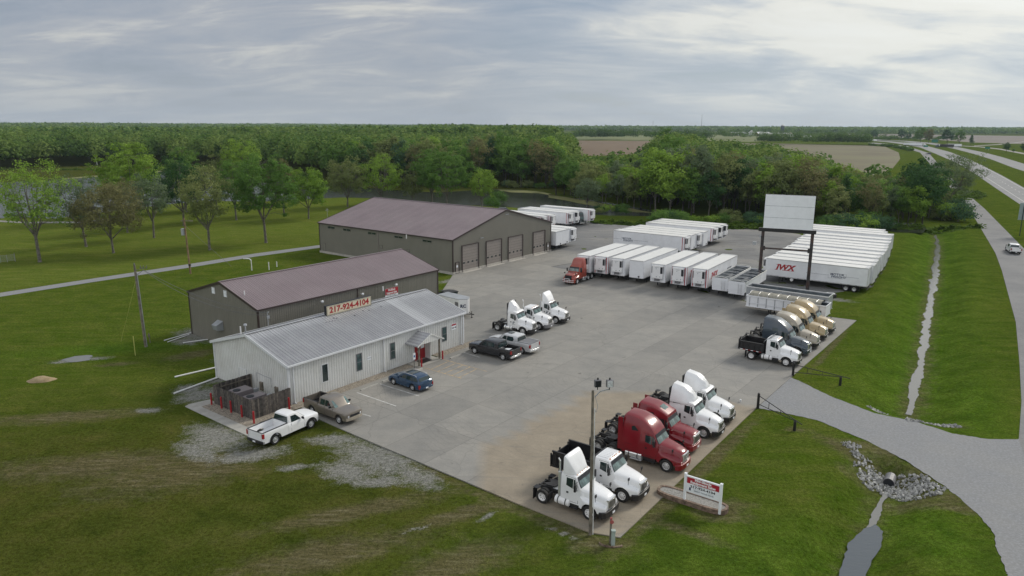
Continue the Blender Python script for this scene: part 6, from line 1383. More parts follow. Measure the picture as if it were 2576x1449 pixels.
for s in (-1, 1): mb = MB(); mb.b2(.02, .08, s*.7, s*1.05, .95, 1.15); mb.build('headlight', M['lamp'], bus)
g = at(*cQ(1890, 598)); q = off(g, -37, -.2, .2); place(bus, q[0], q[1], -37)
# grain hopper trailers
M['inliner'] = paint('dark_grey_lining', (.10, .12, .135), .5, var=.2)
M['tarpw'] = paint('white_tarp', (.62, .62, .58), .7, var=.08)
def hopper(label, p, yaw, L_=12.0):
    root = empty('grain_trailer'); tag(root, label, 'trailer', 'open grain trailers with roof bows'); W = 1.27; zt_ = 2.85
    mb = MB(); th = .05
    for s in (-1, 1): mb.b2(-L_, 0, s*(W-th), s*W, 1.35, zt_)
    mb.build('side_wall', M['whiteT'], root)
    mb = MB(); mb.b2(-.05, 0, -W+th+.001, W-th-.001, 1.0, zt_+.12); mb.build('end_wall', M['whiteT'], root); mb = MB(); mb.b2(-L_, -L_+.05, -W+th+.001, W-th-.001, 1.35, zt_+.12); mb.build('end_wall', M['whiteT'], root)
    mb = MB()
    for x0, x1 in ((-.05, -L_/2), (-L_/2, -L_+.05)):
        xm_ = (x0+x1)/2; mb.add([(x0, -W+th, 1.9), (x0, W-th, 1.9), (x1, W-th, 1.9), (x1, -W+th, 1.9), (xm_+.4, -.4, .75), (xm_+.4, .4, .75), (xm_-.4, .4, .75), (xm_-.4, -.4, .75)], [(0, 1, 5, 4), (1, 2, 6, 5), (2, 3, 7, 6), (3, 0, 4, 7), (4, 5, 6, 7)])
    mb.build('hopper', M['inliner'], root)
    mb = MB()
    for s in (-1, 1): mb.b2(-L_+.06, -.06, s*(W-.075), s*(W-.052), 1.36, zt_-.02)
    for X in (-.075, -L_+.075): mb.b2(X-.011, X+.011, -W+.08, W-.08, 1.36, zt_)
    mb.build('inner_lining', M['inliner'], root)
    mb = MB()
    for s in (-1, 1): mb.tube((-L_, s*(W+.02), zt_+.03), (0, s*(W+.02), zt_+.03), .06, None, 8)
    for X in (-.03, -L_+.03): mb.path([(X, W*math.cos(math.pi*k/10), zt_+.05+.28*math.sin(math.pi*k/10)) for k in range(11)], .04, 6)
    mb.build('top_rail', M['tarpw'], root)
    mb = MB()
    for k in range(1, 10): X = -L_*k/10; mb.path([(X, W*math.cos(math.pi*j/8), zt_+.05+.26*math.sin(math.pi*j/8)) for j in range(9)], .02, 5)
    for k in range(1, 5): mb.tube((-L_*k/5, -W+th, zt_-.1), (-L_*k/5+.02, W-th, zt_-.1), .03, None, 6)
    mb.path([(0, -W, zt_+.06), (-L_*.25, W, zt_+.06)], .012, 4); mb.path([(0, W, zt_+.06), (-L_*.25, -W, zt_+.06)], .012, 4); mb.build('roof_bow', M['alu'], root)
    mb = MB()
    for y in (.25, .75): mb.tube((.05, y, 1.15), (.05, y, 2.65), .02, None, 5)
    for k in range(7): mb.tube((.05, .25, 1.25+.2*k), (.05, .75, 1.25+.2*k), .018, None, 5)
    mb.build('ladder', M['alu'], root)
    mb = MB()
    for s in (-1, 1):
        mb.b2(-L_+.1, -.3, s*.45, s*.55, .98, 1.12)
    mb.build('frame', M['chas'], root)
    for s in (-1, 1): mb = MB(); mb.b2(-2.4, -2.28, s*.8, s*.92, 0, 1.3); mb.build('landing_leg', M['chas'], root)
    for X in (-L_+1.0, -L_+2.25):
        for s in (-1, 1): wheel(root, X, s*1.13, .5, .25, M['alu'], dual=True, gap=.32)
    q = off(p, yaw, 0, -1.27); place(root, q[0], q[1], yaw, 1.0, .02); return root
hopper('open-topped white grain trailer beside the IWX refrigerated trailer', at(*cT(2165, 965), 1.0), H1); hopper('open-topped white grain trailer nearest the left billboard post', at(*cT(2362, 1010), 1.0), H1)
# end-dump trailers
def dumptrailer(label, yaw, p, L_, top, m, tarp):
    root = empty('dump_trailer'); tag(root, label, 'trailer', 'dump trailers behind the gold trucks'); W = 1.27; z0 = 1.3
    for s in (-1, 1):
        mb = MB(); mb.b2(-L_, 0, s*(W-.05), s*W, z0, top)
        sw_ = mb.build('side_wall', m, root); mb = MB(); k = -.4
        while k > -L_: mb.b2(k-.09, k, s*(W+.001), s*(W+.06), z0+.08, top-.05); k -= 1.15
        mb.build('side_ribbing', M['galv'], sw_)
    mb = MB(); mb.b2(-.05, 0, -W+.051, W-.051, z0, top); mb.build('end_wall', m, root); mb = MB(); mb.b2(-L_, -L_+.05, -W+.051, W-.051, z0, top); mb.build('end_wall', m, root)
    mb = MB()
    for s in (-1, 1): mb.b2(-L_-.05, .05, s*(W-.07), s*(W+.09), top+.001, top+.12); mb.b2(-L_-.05, .05, s*(W+.002), s*(W+.10), z0-.06, z0+.06)
    for X in (.0, -L_): mb.b2(X-.05, X+.05, -W+.08, W-.08, top+.001, top+.12)
    mb.build('rail', M['whiteT'] if tarp else M['alu'], root)
    mb = MB(); mb.b2(-L_+.05, -.05, -W+.05, W-.05, z0, z0+.06)
    for s in (-1, 1): mb.b2(-L_+.06, -.06, s*(W-.075), s*(W-.052), z0+.061, top-.02)
    mb.build('floor', M['inliner'], root)
    if tarp:
        mb = MB()
        n = 8
        ring_ = lambda X: [(X, (W-.05)*math.cos(math.pi*j/n), top+.10+.42*math.sin(math.pi*j/n)) for j in range(n+1)]
        mb.loft([ring_(-.3-k*(L_-1)/12) for k in range(13)], False, False, closed=False); M['tarpclear'] = paint('dusty_tarp', (.24, .23, .19), .8, var=.25, scale=2); mb.build('tarp', M['tarpclear'], root)
        mb = MB()
        for k in range(8): X = -.3-k*(L_-1)/7.5; mb.path([(X, (W+.0)*math.cos(math.pi*j/n), top+.13+.43*math.sin(math.pi*j/n)) for j in range(n+1)], .02, 5)
        mb.build('tarp_bow', M['alu'], root)
        mb = MB(); k = -.4
        for s in (-1, 1): mb.tube((-.3, s*(W+.12), z0+.55), (-L_+.3, s*(W+.12), z0+.5), .03, None, 6)
        mb.build('side_rod', M['whiteT'], root)
    mb = MB()
    for s in (-1, 1): mb.b2(-L_+.1, -1.0, s*.42, s*.52, .95, 1.29)
    mb.build('frame', M['chas'], root)
    for s in (-1, 1): mb = MB(); mb.b2(-3.4, -3.26, s*.8, s*.94, 0, 1.3); mb.build('landing_leg', M['chas'], root)
    for X in (-L_+.9, -L_+2.15):
        for s in (-1, 1): wheel(root, X, s*1.13, .5, .25, M['alu'], dual=True, gap=.32)
    q = off(p, yaw, 0, 0); place(root, q[0], q[1], yaw, 1.0, .05); return root
HD = 180-36.5
dumptrailer('white ribbed dump trailer with a dusty bowed tarp behind the gold trucks', HD, off((32.9, 97.5), HD, 0, -1.3), 10.5, 2.72, M['whiteT'], True)
dumptrailer('long open aluminium dump trailer, farther of the two behind the gold trucks', HD, off((33.8, 100.66), HD, 0, -1.3), 11.2, 3.3, M['galv'], False)
# small cargo trailer and skip behind the office
ct = empty('cargo_trailer'); tag(ct, 'small white enclosed cargo trailer behind the office roof end', 'trailer'); 
mb = MB(); mb.prism([(-4.4, -1.05), (0, -1.05), (.75, -.1), (.75, .1), (0, 1.05), (-4.4, 1.05)], .5, 2.5); mb.build('body', M['white'], ct, bevel=.03)
mb = MB(); mb.prism([(-4.42, -1.07), (0, -1.07), (.76, -.12), (.76, .12), (0, 1.07), (-4.42, 1.07)], 2.501, 2.56); mb.build('roof', M['galv'], ct)
mb = MB()
for s in (-1, 1): mb.path([(.3, s*.5, .5), (1.7, 0, .5)], .05, 6)
mb.tube((1.45, 0, .05), (1.45, 0, .95), .045, None, 8); mb.box(1.75, 0, .55, .25, .12, .12); mb.box(1.45, 0, .06, .2, .2, .05); mb.build('tow_hitch', M['chas'], ct)
for s in (-1, 1):
    for X in (-1.9, -2.7): wheel(ct, X, s*1.1, .34, .2, M['alu'])
mb = MB(); mb.b2(-.75, -.1, -1.075, -1.052, .9, 2.1); mb.build('door', M['grey'], ct)
mD = face_matrix((.385, -.588, 1.55), Vector((.75, .95, 0)), (0, 0, 1)); text('RC', .62, M['inknavy'], ct, mD, bold=.03, ext=.003)
mb = MB(); 
g = at((1560+1690/8.05)/1.490683, (1080+915/8.05)/1.490683, .05); q = off(g, -42, -1.45, 0); place(ct, q[0], q[1], -42)
sk = empty('skip_container'); tag(sk, 'dark green lidded waste container behind the cargo trailer', 'dumpster')
mb = MB(); mb.loft([[(-1.0, -.9, .1), (1.0, -.9, .1), (1.0, .9, .1), (-1.0, .9, .1)], [(-1.1, -.95, 1.3), (1.5, -.95, 1.3), (1.5, .95, 1.3), (-1.1, .95, 1.3)]]); mb.build('bin', M['darkgreen'], sk)
for s in (-1, 1): mb = MB(); mb.add([(-1.15, s*.02, 1.72), (1.55, s*.02, 1.42), (1.55, s*1.0, 1.32), (-1.15, s*1.0, 1.62), (-1.15, s*.02, 1.66), (1.55, s*.02, 1.36), (1.55, s*1.0, 1.26), (-1.15, s*1.0, 1.56)], [(0, 1, 2, 3), (4, 7, 6, 5), (0, 4, 5, 1), (1, 5, 6, 2), (2, 6, 7, 3), (3, 7, 4, 0)]); mb.build('lid', M['black'], sk)
mb = MB(); mb.box(.2, -.955, .95, .9, .02, .12); mb.build('label_plate', M['inkwhite'], sk)
g = at((1560+930/8.05)/1.490683, (1080+215/8.05)/1.490683, 1.0); place(sk, g[0], g[1], 50)
# ---------------------------------------------------------------- signs, poles, gates and small things
M['rusty'] = paint('rusty_dark_steel', (.030, .028, .030), .6, var=.3, dirt=(.13, .055, .035), dirt_amt=.9, dscale=.9)
pL_, pR_ = Vector(at(1908, 720)), Vector(at(2030, 730)); bd_ = (pR_-pL_); bl = bd_.length; ba = math.atan2(bd_.y, bd_.x)
bb = empty('billboard', (pL_.x, pL_.y, 0), ba); tag(bb, 'tall blank white billboard on two rusty dark posts', 'billboard')
for X in (0, bl): mb = MB(); mb.tube((X, 0, 0), (X, 0, 9.6), .27, .25, 12); mb.build('post', M['rusty'], bb, smooth=40)
mb = MB(); mb.b2(-.7, bl+.5, -.3, .3, 9.45, 10.0); mb.build('beam', M['black'], bb)
mb = MB(); mb.b2(.25, bl-.25, -.12, .12, 6.6, 6.85); mb.box(.3, 0, 6.72, .4, .3, .7); mb.box(bl-.3, 0, 6.72, .4, .3, .7); mb.build('crossbar', M['rusty'], bb)
mb = MB(); mb.b2(.05, bl-.08, -.30, .42, 10.01, 15.3); pn = mb.build('panel', M['rusty'], bb)
mb = MB(); mb.b2(.03, bl-.06, -.36, -.301, 10.03, 15.34); mb.b2(.03, bl-.06, .421, .47, 10.03, 15.34); mb.b2(-.02, .03, -.36, .47, 10.03, 15.34); mb.build('sheet', M['signw'], pn)
mb = MB()
for z in (11.75, 13.6): mb.b2(.04, bl-.07, -.372, -.361, z, z+.035)
mb.build('seam', M['inkgrey'], pn)
fl = empty('floodlight_mount', (0, 0, 0)); fl.matrix_world = Matrix.Translation((pL_.x, pL_.y, 0)) @ Matrix.Rotation(ba, 4, 'Z'); tag(fl, 'floodlight and wiring fixed to the left billboard post', 'floodlight')
mb = MB(); mb.tube((-.25, -.1, 7.4), (-1.0, -.2, 7.5), .04, None, 6); mb.tube((-.1, -.3, 8.8), (-.9, -.3, 8.9), .03, None, 6); mb.box(-.35, -.25, 8.6, .25, .25, .35); mb.build('arm', M['galv'], fl)
mb = MB(); mb.box(-1.15, -.25, 7.45, .55, .4, .5); mb.build('lamp_head', M['galv'], fl)
# number and name sign in the planter
sL, sR = Vector(at(*cA(1345, 1138), .3)), Vector(at(*cA(1637, 1232), .3)); sd_ = sR-sL; sl = sd_.length; sa = math.atan2(sd_.y, sd_.x); sz = .25
sgn = empty('roadside_sign', (sL.x, sL.y, 0), sa); tag(sgn, 'white post sign with red Mid-Illinois Equipment Sales heading in the stone planter', 'sign')
for X in (0, sl): mb = MB(); mb.b2(X-.075, X+.075, -.075, .075, .1, 2.32); mb.b2(X-.09, X+.09, -.09, .09, 2.321, 2.36); mb.build('post', M['signw'], sgn)
pz0, pz1 = 1.0, 2.16; mb = MB(); mb.b2(.08, sl-.08, -.035, .035, pz0, pz1); mb.b2(.076, sl-.076, -.055, .055, pz1+.001, pz1+.07); bo = mb.build('board', M['signw'], sgn)
hh = pz1-pz0; mb = MB(); mb.b2(.13, sl-.13, -.045, -.0355, pz1-.06-hh*.36, pz1-.04); mb.build('red_band', M['signred'], bo)
F_ = lambda z, y=-.047: face_matrix((sl/2, y, z), (1, 0, 0), (0, 0, 1)); iw = sl-.3
text('Mid-Illinois', .24, M['inkwhite'], bo, F_(pz1-.135), bold=.011, sx=iw*.58/(.24*4.85), ext=.002)
text('Equipment Sales', .24, M['inkwhite'], bo, F_(pz1-.345), bold=.011, sx=iw*.93/(.24*7.65), ext=.002)
text('SEMI TRUCKS AND TRAILERS', .085, M['inkgrey'], bo, F_(pz1-.53, -.037), sx=iw*.68/(.085*14.6), ext=.001)
text('217-924-4104', .23, M['ink'], bo, F_(pz1-.68, -.037), bold=.008, sx=iw*.86/(.23*6.15), ext=.002)
text('901 Highway Forty', .06, M['inkgrey'], bo, F_(pz1-.825, -.037) @ Matrix.Translation((-sl*.17, 0, 0)), sx=1.15, ext=.001)
text('Montrose, IL', .06, M['inkgrey'], bo, F_(pz1-.825, -.037) @ Matrix.Translation((sl*.22, 0, 0)), sx=1.1, ext=.001)
mb = MB(); mb.b2(sl*.12, sl*.17, -.041, -.0355, pz1-1.0, pz1-.80); mb.b2(sl*.135, sl*.155, -.041, -.0355, pz1-.799, pz1-.76); mb.build('emblem', M['inknavy'], bo)
text('MERRITT TRAILER DEALER', .115, M['inknavy'], bo, F_(pz1-.95, -.037) @ Matrix.Translation((.09, 0, 0)), bold=.002, sx=iw*.76/(.115*14.2), ext=.001)
# planter: rounded brick edging, stone fill
a_, b_ = Vector(at(*cA(1195, 1092))), Vector(at(*cA(1625, 1225))); ax = (b_-a_).normalized(); an = math.atan2(ax.y, ax.x)
M['brick'] = paint('edging_brick', (.17, .115, .085), .85, var=.45, scale=5, dirt=(.30, .26, .19), dirt_amt=.6, dscale=3)
c_ = (a_+b_)/2; pl_ = empty('planter', (c_.x, c_.y, 0), an); tag(pl_, 'brick-edged gravel planter round the roadside sign posts', 'planter')
LL = (b_-a_).length/2; WW = .62; mb = MB(); path_ = []
for k in range(40):
    t = 2*math.pi*k/40; x = math.copysign(abs(math.cos(t))**.45, math.cos(t))*(LL+.55); y = math.copysign(abs(math.sin(t))**.6, math.sin(t))*WW; path_.append(Vector((x, y)))
per = []
for p, q in zip(path_, path_[1:]+path_[:1]):
    n_ = max(1, int((q-p).length/.26))
    for i in range(n_): per.append((p.lerp(q, (i+.5)/n_), math.atan2((q-p).y, (q-p).x), (q-p).length/n_))
for lv in range(3):
    for p, an_, l_ in per: mb.box(p.x, p.y, .07+lv*.115+(.002*lv), l_*.96, .20, .108, an_+random.uniform(-.03, .03))
mb.build('brick_edging', M['brick'], pl_)
mb = MB(); ins = [p*.96 for p in path_]; mb.add([(p.x, p.y, .30) for p in ins], [tuple(range(len(ins)))]); mb.build('gravel_fill', simple_pos('white_pebbles', lambda t, v: gravel_color(t, v, (.36, .35, .33), (.10, .10, .095), 9)), pl_)
# floodlight pole near the front corner
g = at(1490, 1343); lp = empty('light_pole', (g[0], g[1], 0)); tag(lp, 'weathered wooden pole with two floodlights at the near corner of the yard', 'light pole')
mb = MB(); mb.tube((0, 0, 0), (-.12, 0, 9.95), .115, .08, 12); mb.build('pole', M['wood'], lp, smooth=40)
mb = MB(); mb.tube((.16, -.08, .05), (0.02, -.06, 8.8), .028, None, 6); mb.build('conduit', M['pvc'], lp)
mb = MB(); mb.path([(0, 0, 9.5), (.35, .1, 9.85), (.95, .25, 9.95)], .035, 6); mb.path([(.02, .05, 9.6), (.22, .0, 8.9), (.12, -.05, 8.5), (.0, -.05, 8.8)], .015, 5); mb.build('bracket', M['galv'], lp)
for X, lab in ((.18, M['ink']), (.92, M['galv'])):
    mb = MB(); mb.box(X, .1, 10.38, .42, .26, .46, R(15)); hd = mb.build('floodlight', M['grey'], lp, bevel=.03); mb = MB(); mb.box(X+.01, -.045, 10.38, .36, .02, .40, R(15)); mb.build('lens', lab if lab is M['ink'] else M['lamp'], hd); mb = MB(); mb.tube((X, .12, 9.95), (X, .12, 10.14), .03, None, 6); mb.tube((X, .1, 10.62), (X, .1, 10.74), .05, None, 6); mb.build('mount', M['ink'], hd)
# marker post and cabinet
g = at((1980+975/3.084)/1.490683, (1650+1185/3.084)/1.490683); o = empty('marker_post', (g[0], g[1], 0)); tag(o, 'weathered wooden post with a faded red cap at the near corner', 'post')
mb = MB(); mb.b2(-.06, .06, -.06, .06, 0, 1.75); mb.build('post', M['wood'], o); M['fadedred'] = paint('faded_red', (.33, .08, .075), .7, var=.2); mb = MB(); mb.tube((.04, -.07, 1.55), (.04, -.10, 1.55), .13, None, 12); mb.b2(-.065, .065, -.065, .065, 1.70, 1.80); mb.build('cap', M['fadedred'], o)
g = at((1980+1005/3.084)/1.490683, (1650+1205/3.084)/1.490683); o = empty('utility_pedestal', (g[0], g[1], 0)); tag(o, 'pale grey-green utility pedestal beside the red-capped post', 'pedestal')
M['pede'] = paint('pale_green_plastic', (.36, .43, .40), .5); mb = MB(); mb.b2(-.12, .12, -.11, .11, 0, .95); mb.build('body', M['pede'], o, bevel=.01); mb = MB(); mb.b2(-.14, .14, -.13, .13, .951, 1.06); mb.build('cap', M['pede'], o, bevel=.02)
mb = MB()
for k in range(14):
    a = math.pi*1.05+k*.16; mb.box(.55*math.cos(a)*1.5, .2+.5*math.sin(a), .05, .16, .09, .1, a+1.57)
o2 = mb.build('edging', M['brick']); o2.location = (g[0], g[1], 0); tag(o2, 'short curved brick edging in front of the utility pedestal', 'edging')
# gates
def gate(p, q, hp, lab):
    a, b = Vector(at(*p)), Vector(at(*q)); d = b-a; l = d.length; r = empty('swing_gate', (a.x, a.y, 0), math.atan2(d.y, d.x)); tag(r, lab, 'gate', 'black pipe gates at the driveway')
    mb = MB(); mb.tube((0, 0, 0), (0, 0, hp), .13, .12, 10); mb.lathe([(hp, .12), (hp+.12, .01)], (0, 0, 0), 'Z', 10, True); mb.build('post', M['black'], r)
    mb = MB(); mb.tube((l, 0, 0), (l, 0, .85), .13, .12, 10); mb.lathe([(.85, .12), (.97, .01)], (l, 0, 0), 'Z', 10, True); mb.build('rest_post', M['black'], r)
    mb = MB(); z1, z2 = hp-.18, .95; mb.tube((.1, 0, z1), (l+.9, 0, z2), .04, None, 8); mb.tube((.1, 0, .45), (l+.1, 0, .93), .035, None, 8)
    for t in (.3, .62): X = l*t; mb.tube((X, 0, .45+.48*t), (X, 0, z1+(z2-z1)*t*l/(l+.9)), .025, None, 6)
    mb.build('gate_arm', M['black'], r)
gate((1908.5, 1022), (2001, 1078), 1.45, 'black pipe gate left of the gravel driveway'); gate((1996, 940), (2115, 963), 1.45, 'black pipe gate right of the gravel driveway')
g = at(*cA(1800, 335)); mb = MB(); mb.tube((0, 0, 0), (0, 0, .25), .07, .09, 10); o = mb.build('cleanout_cap', M['pvc']); o.location = (g[0], g[1], .075); tag(o, 'small white vent cap on the slab beside the far white truck', 'vent')
# tractor tyre lying on the grass, culvert, sand heap
g = at(*cZ(1370, 1172)); mb = MB(); mb.lathe([(-.26, .42), (-.30, .70), (-.2, .92), (.2, .92), (.30, .70), (.26, .42), (.0, .38), (-.26, .42)], (0, 0, .31), 'Z', 24); o = mb.build('loose_tyre', M['rubber'], smooth=40); o.location = (g[0], g[1], 0); tag(o, 'big tyre with a pale rim lying flat behind the aluminium dump trailer', 'tyre')
mb = MB(); mb.lathe([(.615, .45), (.625, .66), (.60, .70)], (0, 0, 0), 'Z', 24); mb.build('whitewall', M['pvc'], o)
cu = at(2238, 1207, -.75); o = empty('culvert', (cu[0]+.25, cu[1]+.35, -.98), R(55)); tag(o, 'dark round culvert pipe under the gravel driveway', 'culvert')
mb = MB(); mb.lathe([(-.04, .38), (-.04, .42), (1.2, .42), (1.2, .38), (-.04, .38)], (0, 0, 0), 'X', 20); mb.build('pipe', M['grey'], o); mb = MB(); mb.tube((.0, 0, 0), (.05, 0, 0), .379, None, 20); mb.build('mouth', M['ink'], o)
def heap(name, g, sx_, sy__, h, mat, lab, cat, rot=0):
    mb = MB(); rings = []
    for k in range(7):
        t = k/6; r = 1-t; rings.append([(sx_*r*math.cos(a)*(1+.15*math.sin(3*a+k)), sy__*r*math.sin(a)*(1+.12*math.cos(2*a+k)), h*(1-r*r)) for a in [2*math.pi*j/18 for j in range(18)]])
    rings[-1] = [(x*.01+.0001*j, y*.01, z) for j, (x, y, z) in enumerate([(0.5, 0.5, h)]*18)]
    mb.loft(rings, False, False); o = mb.build(name, mat, smooth=60); o.location = (g[0], g[1], 0); o.rotation_euler[2] = rot; tag(o, lab, cat); return o
heap('sand_heap', at(*cL(345, 1190)), 1.35, .75, .5, M['sand'], 'low pale sand heap on the left lawn', 'sand heap', R(14))
# riprap stones: nobody could count them
def stones(name, areas, n, s0, s1, zf):
    vs, fs = [], []; base = np.array([(1, 0, 0), (-1, 0, 0), (0, 1, 0), (0, -1, 0), (0, 0, 1), (0, 0, -1), (.6, .6, .5), (-.6, .6, .5), (.6, -.6, .5), (-.6, -.6, .5)], float)
    bm0 = bmesh.new(); [bm0.verts.new(p) for p in base]; bmesh.ops.convex_hull(bm0, input=bm0.verts[:]); bm0.verts.ensure_lookup_table(); F0 = [tuple(v.index for v in f.verts) for f in bm0.faces]; P0 = np.array([v.co[:] for v in bm0.verts]); bm0.free()
    for (cx, cy, a, b, ang), cnt in areas:
        for _ in range(int(cnt)):
            r_, t_ = math.sqrt(random.random()), random.uniform(0, 2*math.pi); u, v_ = a*r_*math.cos(t_), b*r_*math.sin(t_); x = cx+u*math.cos(ang)-v_*math.sin(ang); y = cy+u*math.sin(ang)+v_*math.cos(ang)
            s = random.uniform(s0, s1); E_ = Euler((random.uniform(0, 3), random.uniform(0, 3), random.uniform(0, 3))).to_matrix(); sc3 = Vector((s*random.uniform(.7, 1.4), s*random.uniform(.6, 1.0), s*random.uniform(.4, .8))); z = zf(x, y)+s*.15; o_ = len(vs)
            for p in P0: q = E_ @ Vector((p[0]*sc3.x*random.uniform(.8, 1.15), p[1]*sc3.y*random.uniform(.8, 1.15), p[2]*sc3.z)); vs.append((x+q.x, y+q.y, z+q.z))
            fs += [tuple(i+o_ for i in f) for f in F0]
    me = bpy.data.meshes.new(name); me.from_pydata(vs, [], fs)
    m, t, b = new_mat(name+'_stone'); g_ = N(t, 'ShaderNodeNewGeometry'); c = ramp(t, g_.outputs['Random Per Island'], [(0, (.17, .175, .17)), (.5, (.34, .34, .33)), (1, (.52, .52, .49))]).outputs[0]; c = mixc(t, 1.0, c, ramp(t, nodes_noise(t, g_.outputs['Position'], 4, 5, .7), [(.3, .7), (.7, 1.2)]).outputs[0], 'MULTIPLY'); L(t, c, b.inputs['Base Color']); b.inputs['Roughness'].default_value = .9
    me.materials.append(m); o = bpy.data.objects.new(name, me); col.objects.link(o); o['kind'] = 'stuff'; o['label'] = 'loose grey riprap stones round the culvert under the driveway'; o['category'] = 'rocks'; return o
rz = lambda x, y: float(relief(np.array([[x]]), np.array([[y]]))[0, 0])
stones('riprap', [(ell_px(2255, 1185, 2.6, 1.5, -35), 520), (ell_px(2310, 1210, 1.9, 1.2, -35), 260), (ell_px(2200, 1160, 1.5, .9, -40), 110), (ell_px(2145, 1115, .9, .6, -60), 60), (ell_px(2175, 1140, 1.2, .5, -60), 60), (ell_px(2240, 1018, 2.0, .45, -38), 260), (ell_px(2345, 1052, 2.2, .5, -10), 220), (ell_px(2380, 1060, 1.3, .4, -15), 60)], 0, .06, .20, rz)
# utility poles and wires
M['insul'] = paint('grey_insulator', (.12, .12, .13), .4)
g = at(368, 880); p1 = empty('utility_pole', (g[0], g[1], 0)); tag(p1, 'weathered grey utility pole left of the tan building', 'utility pole', 'utility poles'); mb = MB(); mb.tube((0, 0, -.1), (-.35, .2, 9.9), .16, .12, 12); mb.build('pole', M['wood'], p1, smooth=40)
mb = MB(); mb.path([(-.33, .18, 9.2), (.5, .25, 9.55), (1.0, .3, 9.5)], .035, 6); mb.path([(-.3, .18, 8.6), (.6, .25, 9.3)], .025, 6)
for x in (.3, .65, 1.0): mb.tube((x, .28, 9.5), (x, .28, 9.8), .05, None, 8)
mb.build('bracket', M['insul'], p1); mb = MB(); mb.tube((.17, 0, .05), (-.16, .2, 9.0), .04, None, 6); mb.build('riser_pipe', M['galv'], p1)
mb = MB(); mb.tube((-.35, .2, 9.9), (-.35, .2, 10.15), .09, .05, 8); mb.build('insulator', M['insul'], p1)
PT = Vector((g[0]+.3, g[1]+.28, 9.5))
g = at(479, 695); p2 = empty('utility_pole', (g[0], g[1], 0)); tag(p2, 'brown utility pole with a grey transformer beside the gravel lane', 'utility pole', 'utility poles'); mb = MB(); mb.tube((0, 0, -.1), (-.2, 0, 9.9), .17, .13, 12); mb.build('pole', M['woodbrown'], p2, smooth=40)
mb = MB(); mb.b2(-.8, 1.3, -.06, .06, 9.35, 9.5); 
mb.build('crossarm', M['wood'], p2); mb = MB(); mb.tube((-.62, 0, 6.9), (-.62, 0, 8.0), .32, None, 14); mb.tube((-.62, 0, 8.0), (-.62, 0, 8.1), .32, .1, 14); mb.tube((-.45, 0, 7.3), (-.1, 0, 7.3), .05, None, 6); mb.build('transformer', M['galv'], p2)
mb = MB(); mb.b2(-.16, .16, -.16, .16, 1.4, 1.75); mb.build('collar', M['ink'], p2)
def wire(a, b, sag, lab, r=.018, name='overhead_wire', n=14, mat=None):
    a, b = Vector(a), Vector(b); pts = []
    for k in range(n+1): t = k/n; p = a.lerp(b, t); p.z -= sag*4*t*(1-t); pts.append(p-a)
    mb = MB(); mb.path(pts, r, 4); o = mb.build(name, mat or M['insul']); o.location = a; tag(o, lab, 'wire'); return o
wire(PT, SERVICE, .9, 'upper service wire from the grey pole to the office roof mast', .022); wire(PT+Vector((.3, 0, -.25)), SERVICE+Vector((0, 0, -.25)), 1.3, 'lower service wire from the grey pole to the office roof mast', .022)
P2T = Vector((g[0]-.15, g[1], 9.3)); M['guy'] = paint('yellow_guy_sleeve', (.42, .42, .12), .5)
gy = at(*crop(0, 440, 2.0125)(1745, 1145)); wire((g[0]-.1, g[1], 8.6), (gy[0], gy[1], .1), .05, 'guy wire from the brown pole down to the lawn', .02, 'guy_wire', 4)
for (u0, v0, u1, v1, lab) in ((343, 852, 342, 902, 'short yellow guy marker left of the grey pole'),):
    q = at(u1, v1); mb = MB(); mb.tube((0, 0, 0), (0, 0, 2.3), .045, None, 6); o = mb.build('marker_stake', M['guy']); o.location = (q[0], q[1], 0); tag(o, lab, 'marker')
q = at(*cL(1000, 870)); wire(Vector((q[0], q[1], .1)), PT+Vector((-.6, -.1, -1.2)), .0, 'thin guy wire on the left of the grey pole', .012, 'guy_wire', 3, M['guy'])
q = at(*cL(1240, 870)); mb = MB(); mb.tube((0, 0, 0), (-.1, .1, 1.2), .05, None, 6); mb.box(-.08, .05, .9, .18, .12, .35); o = mb.build('meter_stake', M['wood']); o.location = (q[0], q[1], 0); tag(o, 'short leaning stake with a box beside the grey utility pole', 'stake')
q = at(235*1.0, 423); mb = MB(); mb.tube((0, 0, -.5), (-2.0, 0, 13), .25, .15, 8); o = mb.build('leaning_pole', M['pvc']); 
q = at(243, 424); o.location = (q[0], q[1], 0); tag(o, 'bare pale leaning snag on the far pond bank', 'dead trunk')
# metal pasture gate at the left edge
q = crop(0, 560, 2.8986); a, b = Vector(at(*q(-60, 1290))), Vector(at(*q(165, 1265))); d = b-a; r = empty('pasture_gate', (a.x, a.y, 0), math.atan2(d.y, d.x)); tag(r, 'galvanised pasture gate panel at the left edge of the park', 'gate'); mb = MB(); l = d.length
for k in range(6): mb.tube((0, 0, .3+k*.22), (l, 0, .3+k*.22), .03, None, 6)
for X in (0, l*.3, l*.62, l): mb.tube((X, 0, .05), (X, 0, 1.5), .035, None, 6)
mb.build('gate_panel', M['galv'], r)
for X in (0, l): mb = MB(); mb.tube((X, .08, 0), (X, .08, 1.7), .06, None, 8); mb.build('post', M['wood'], r)
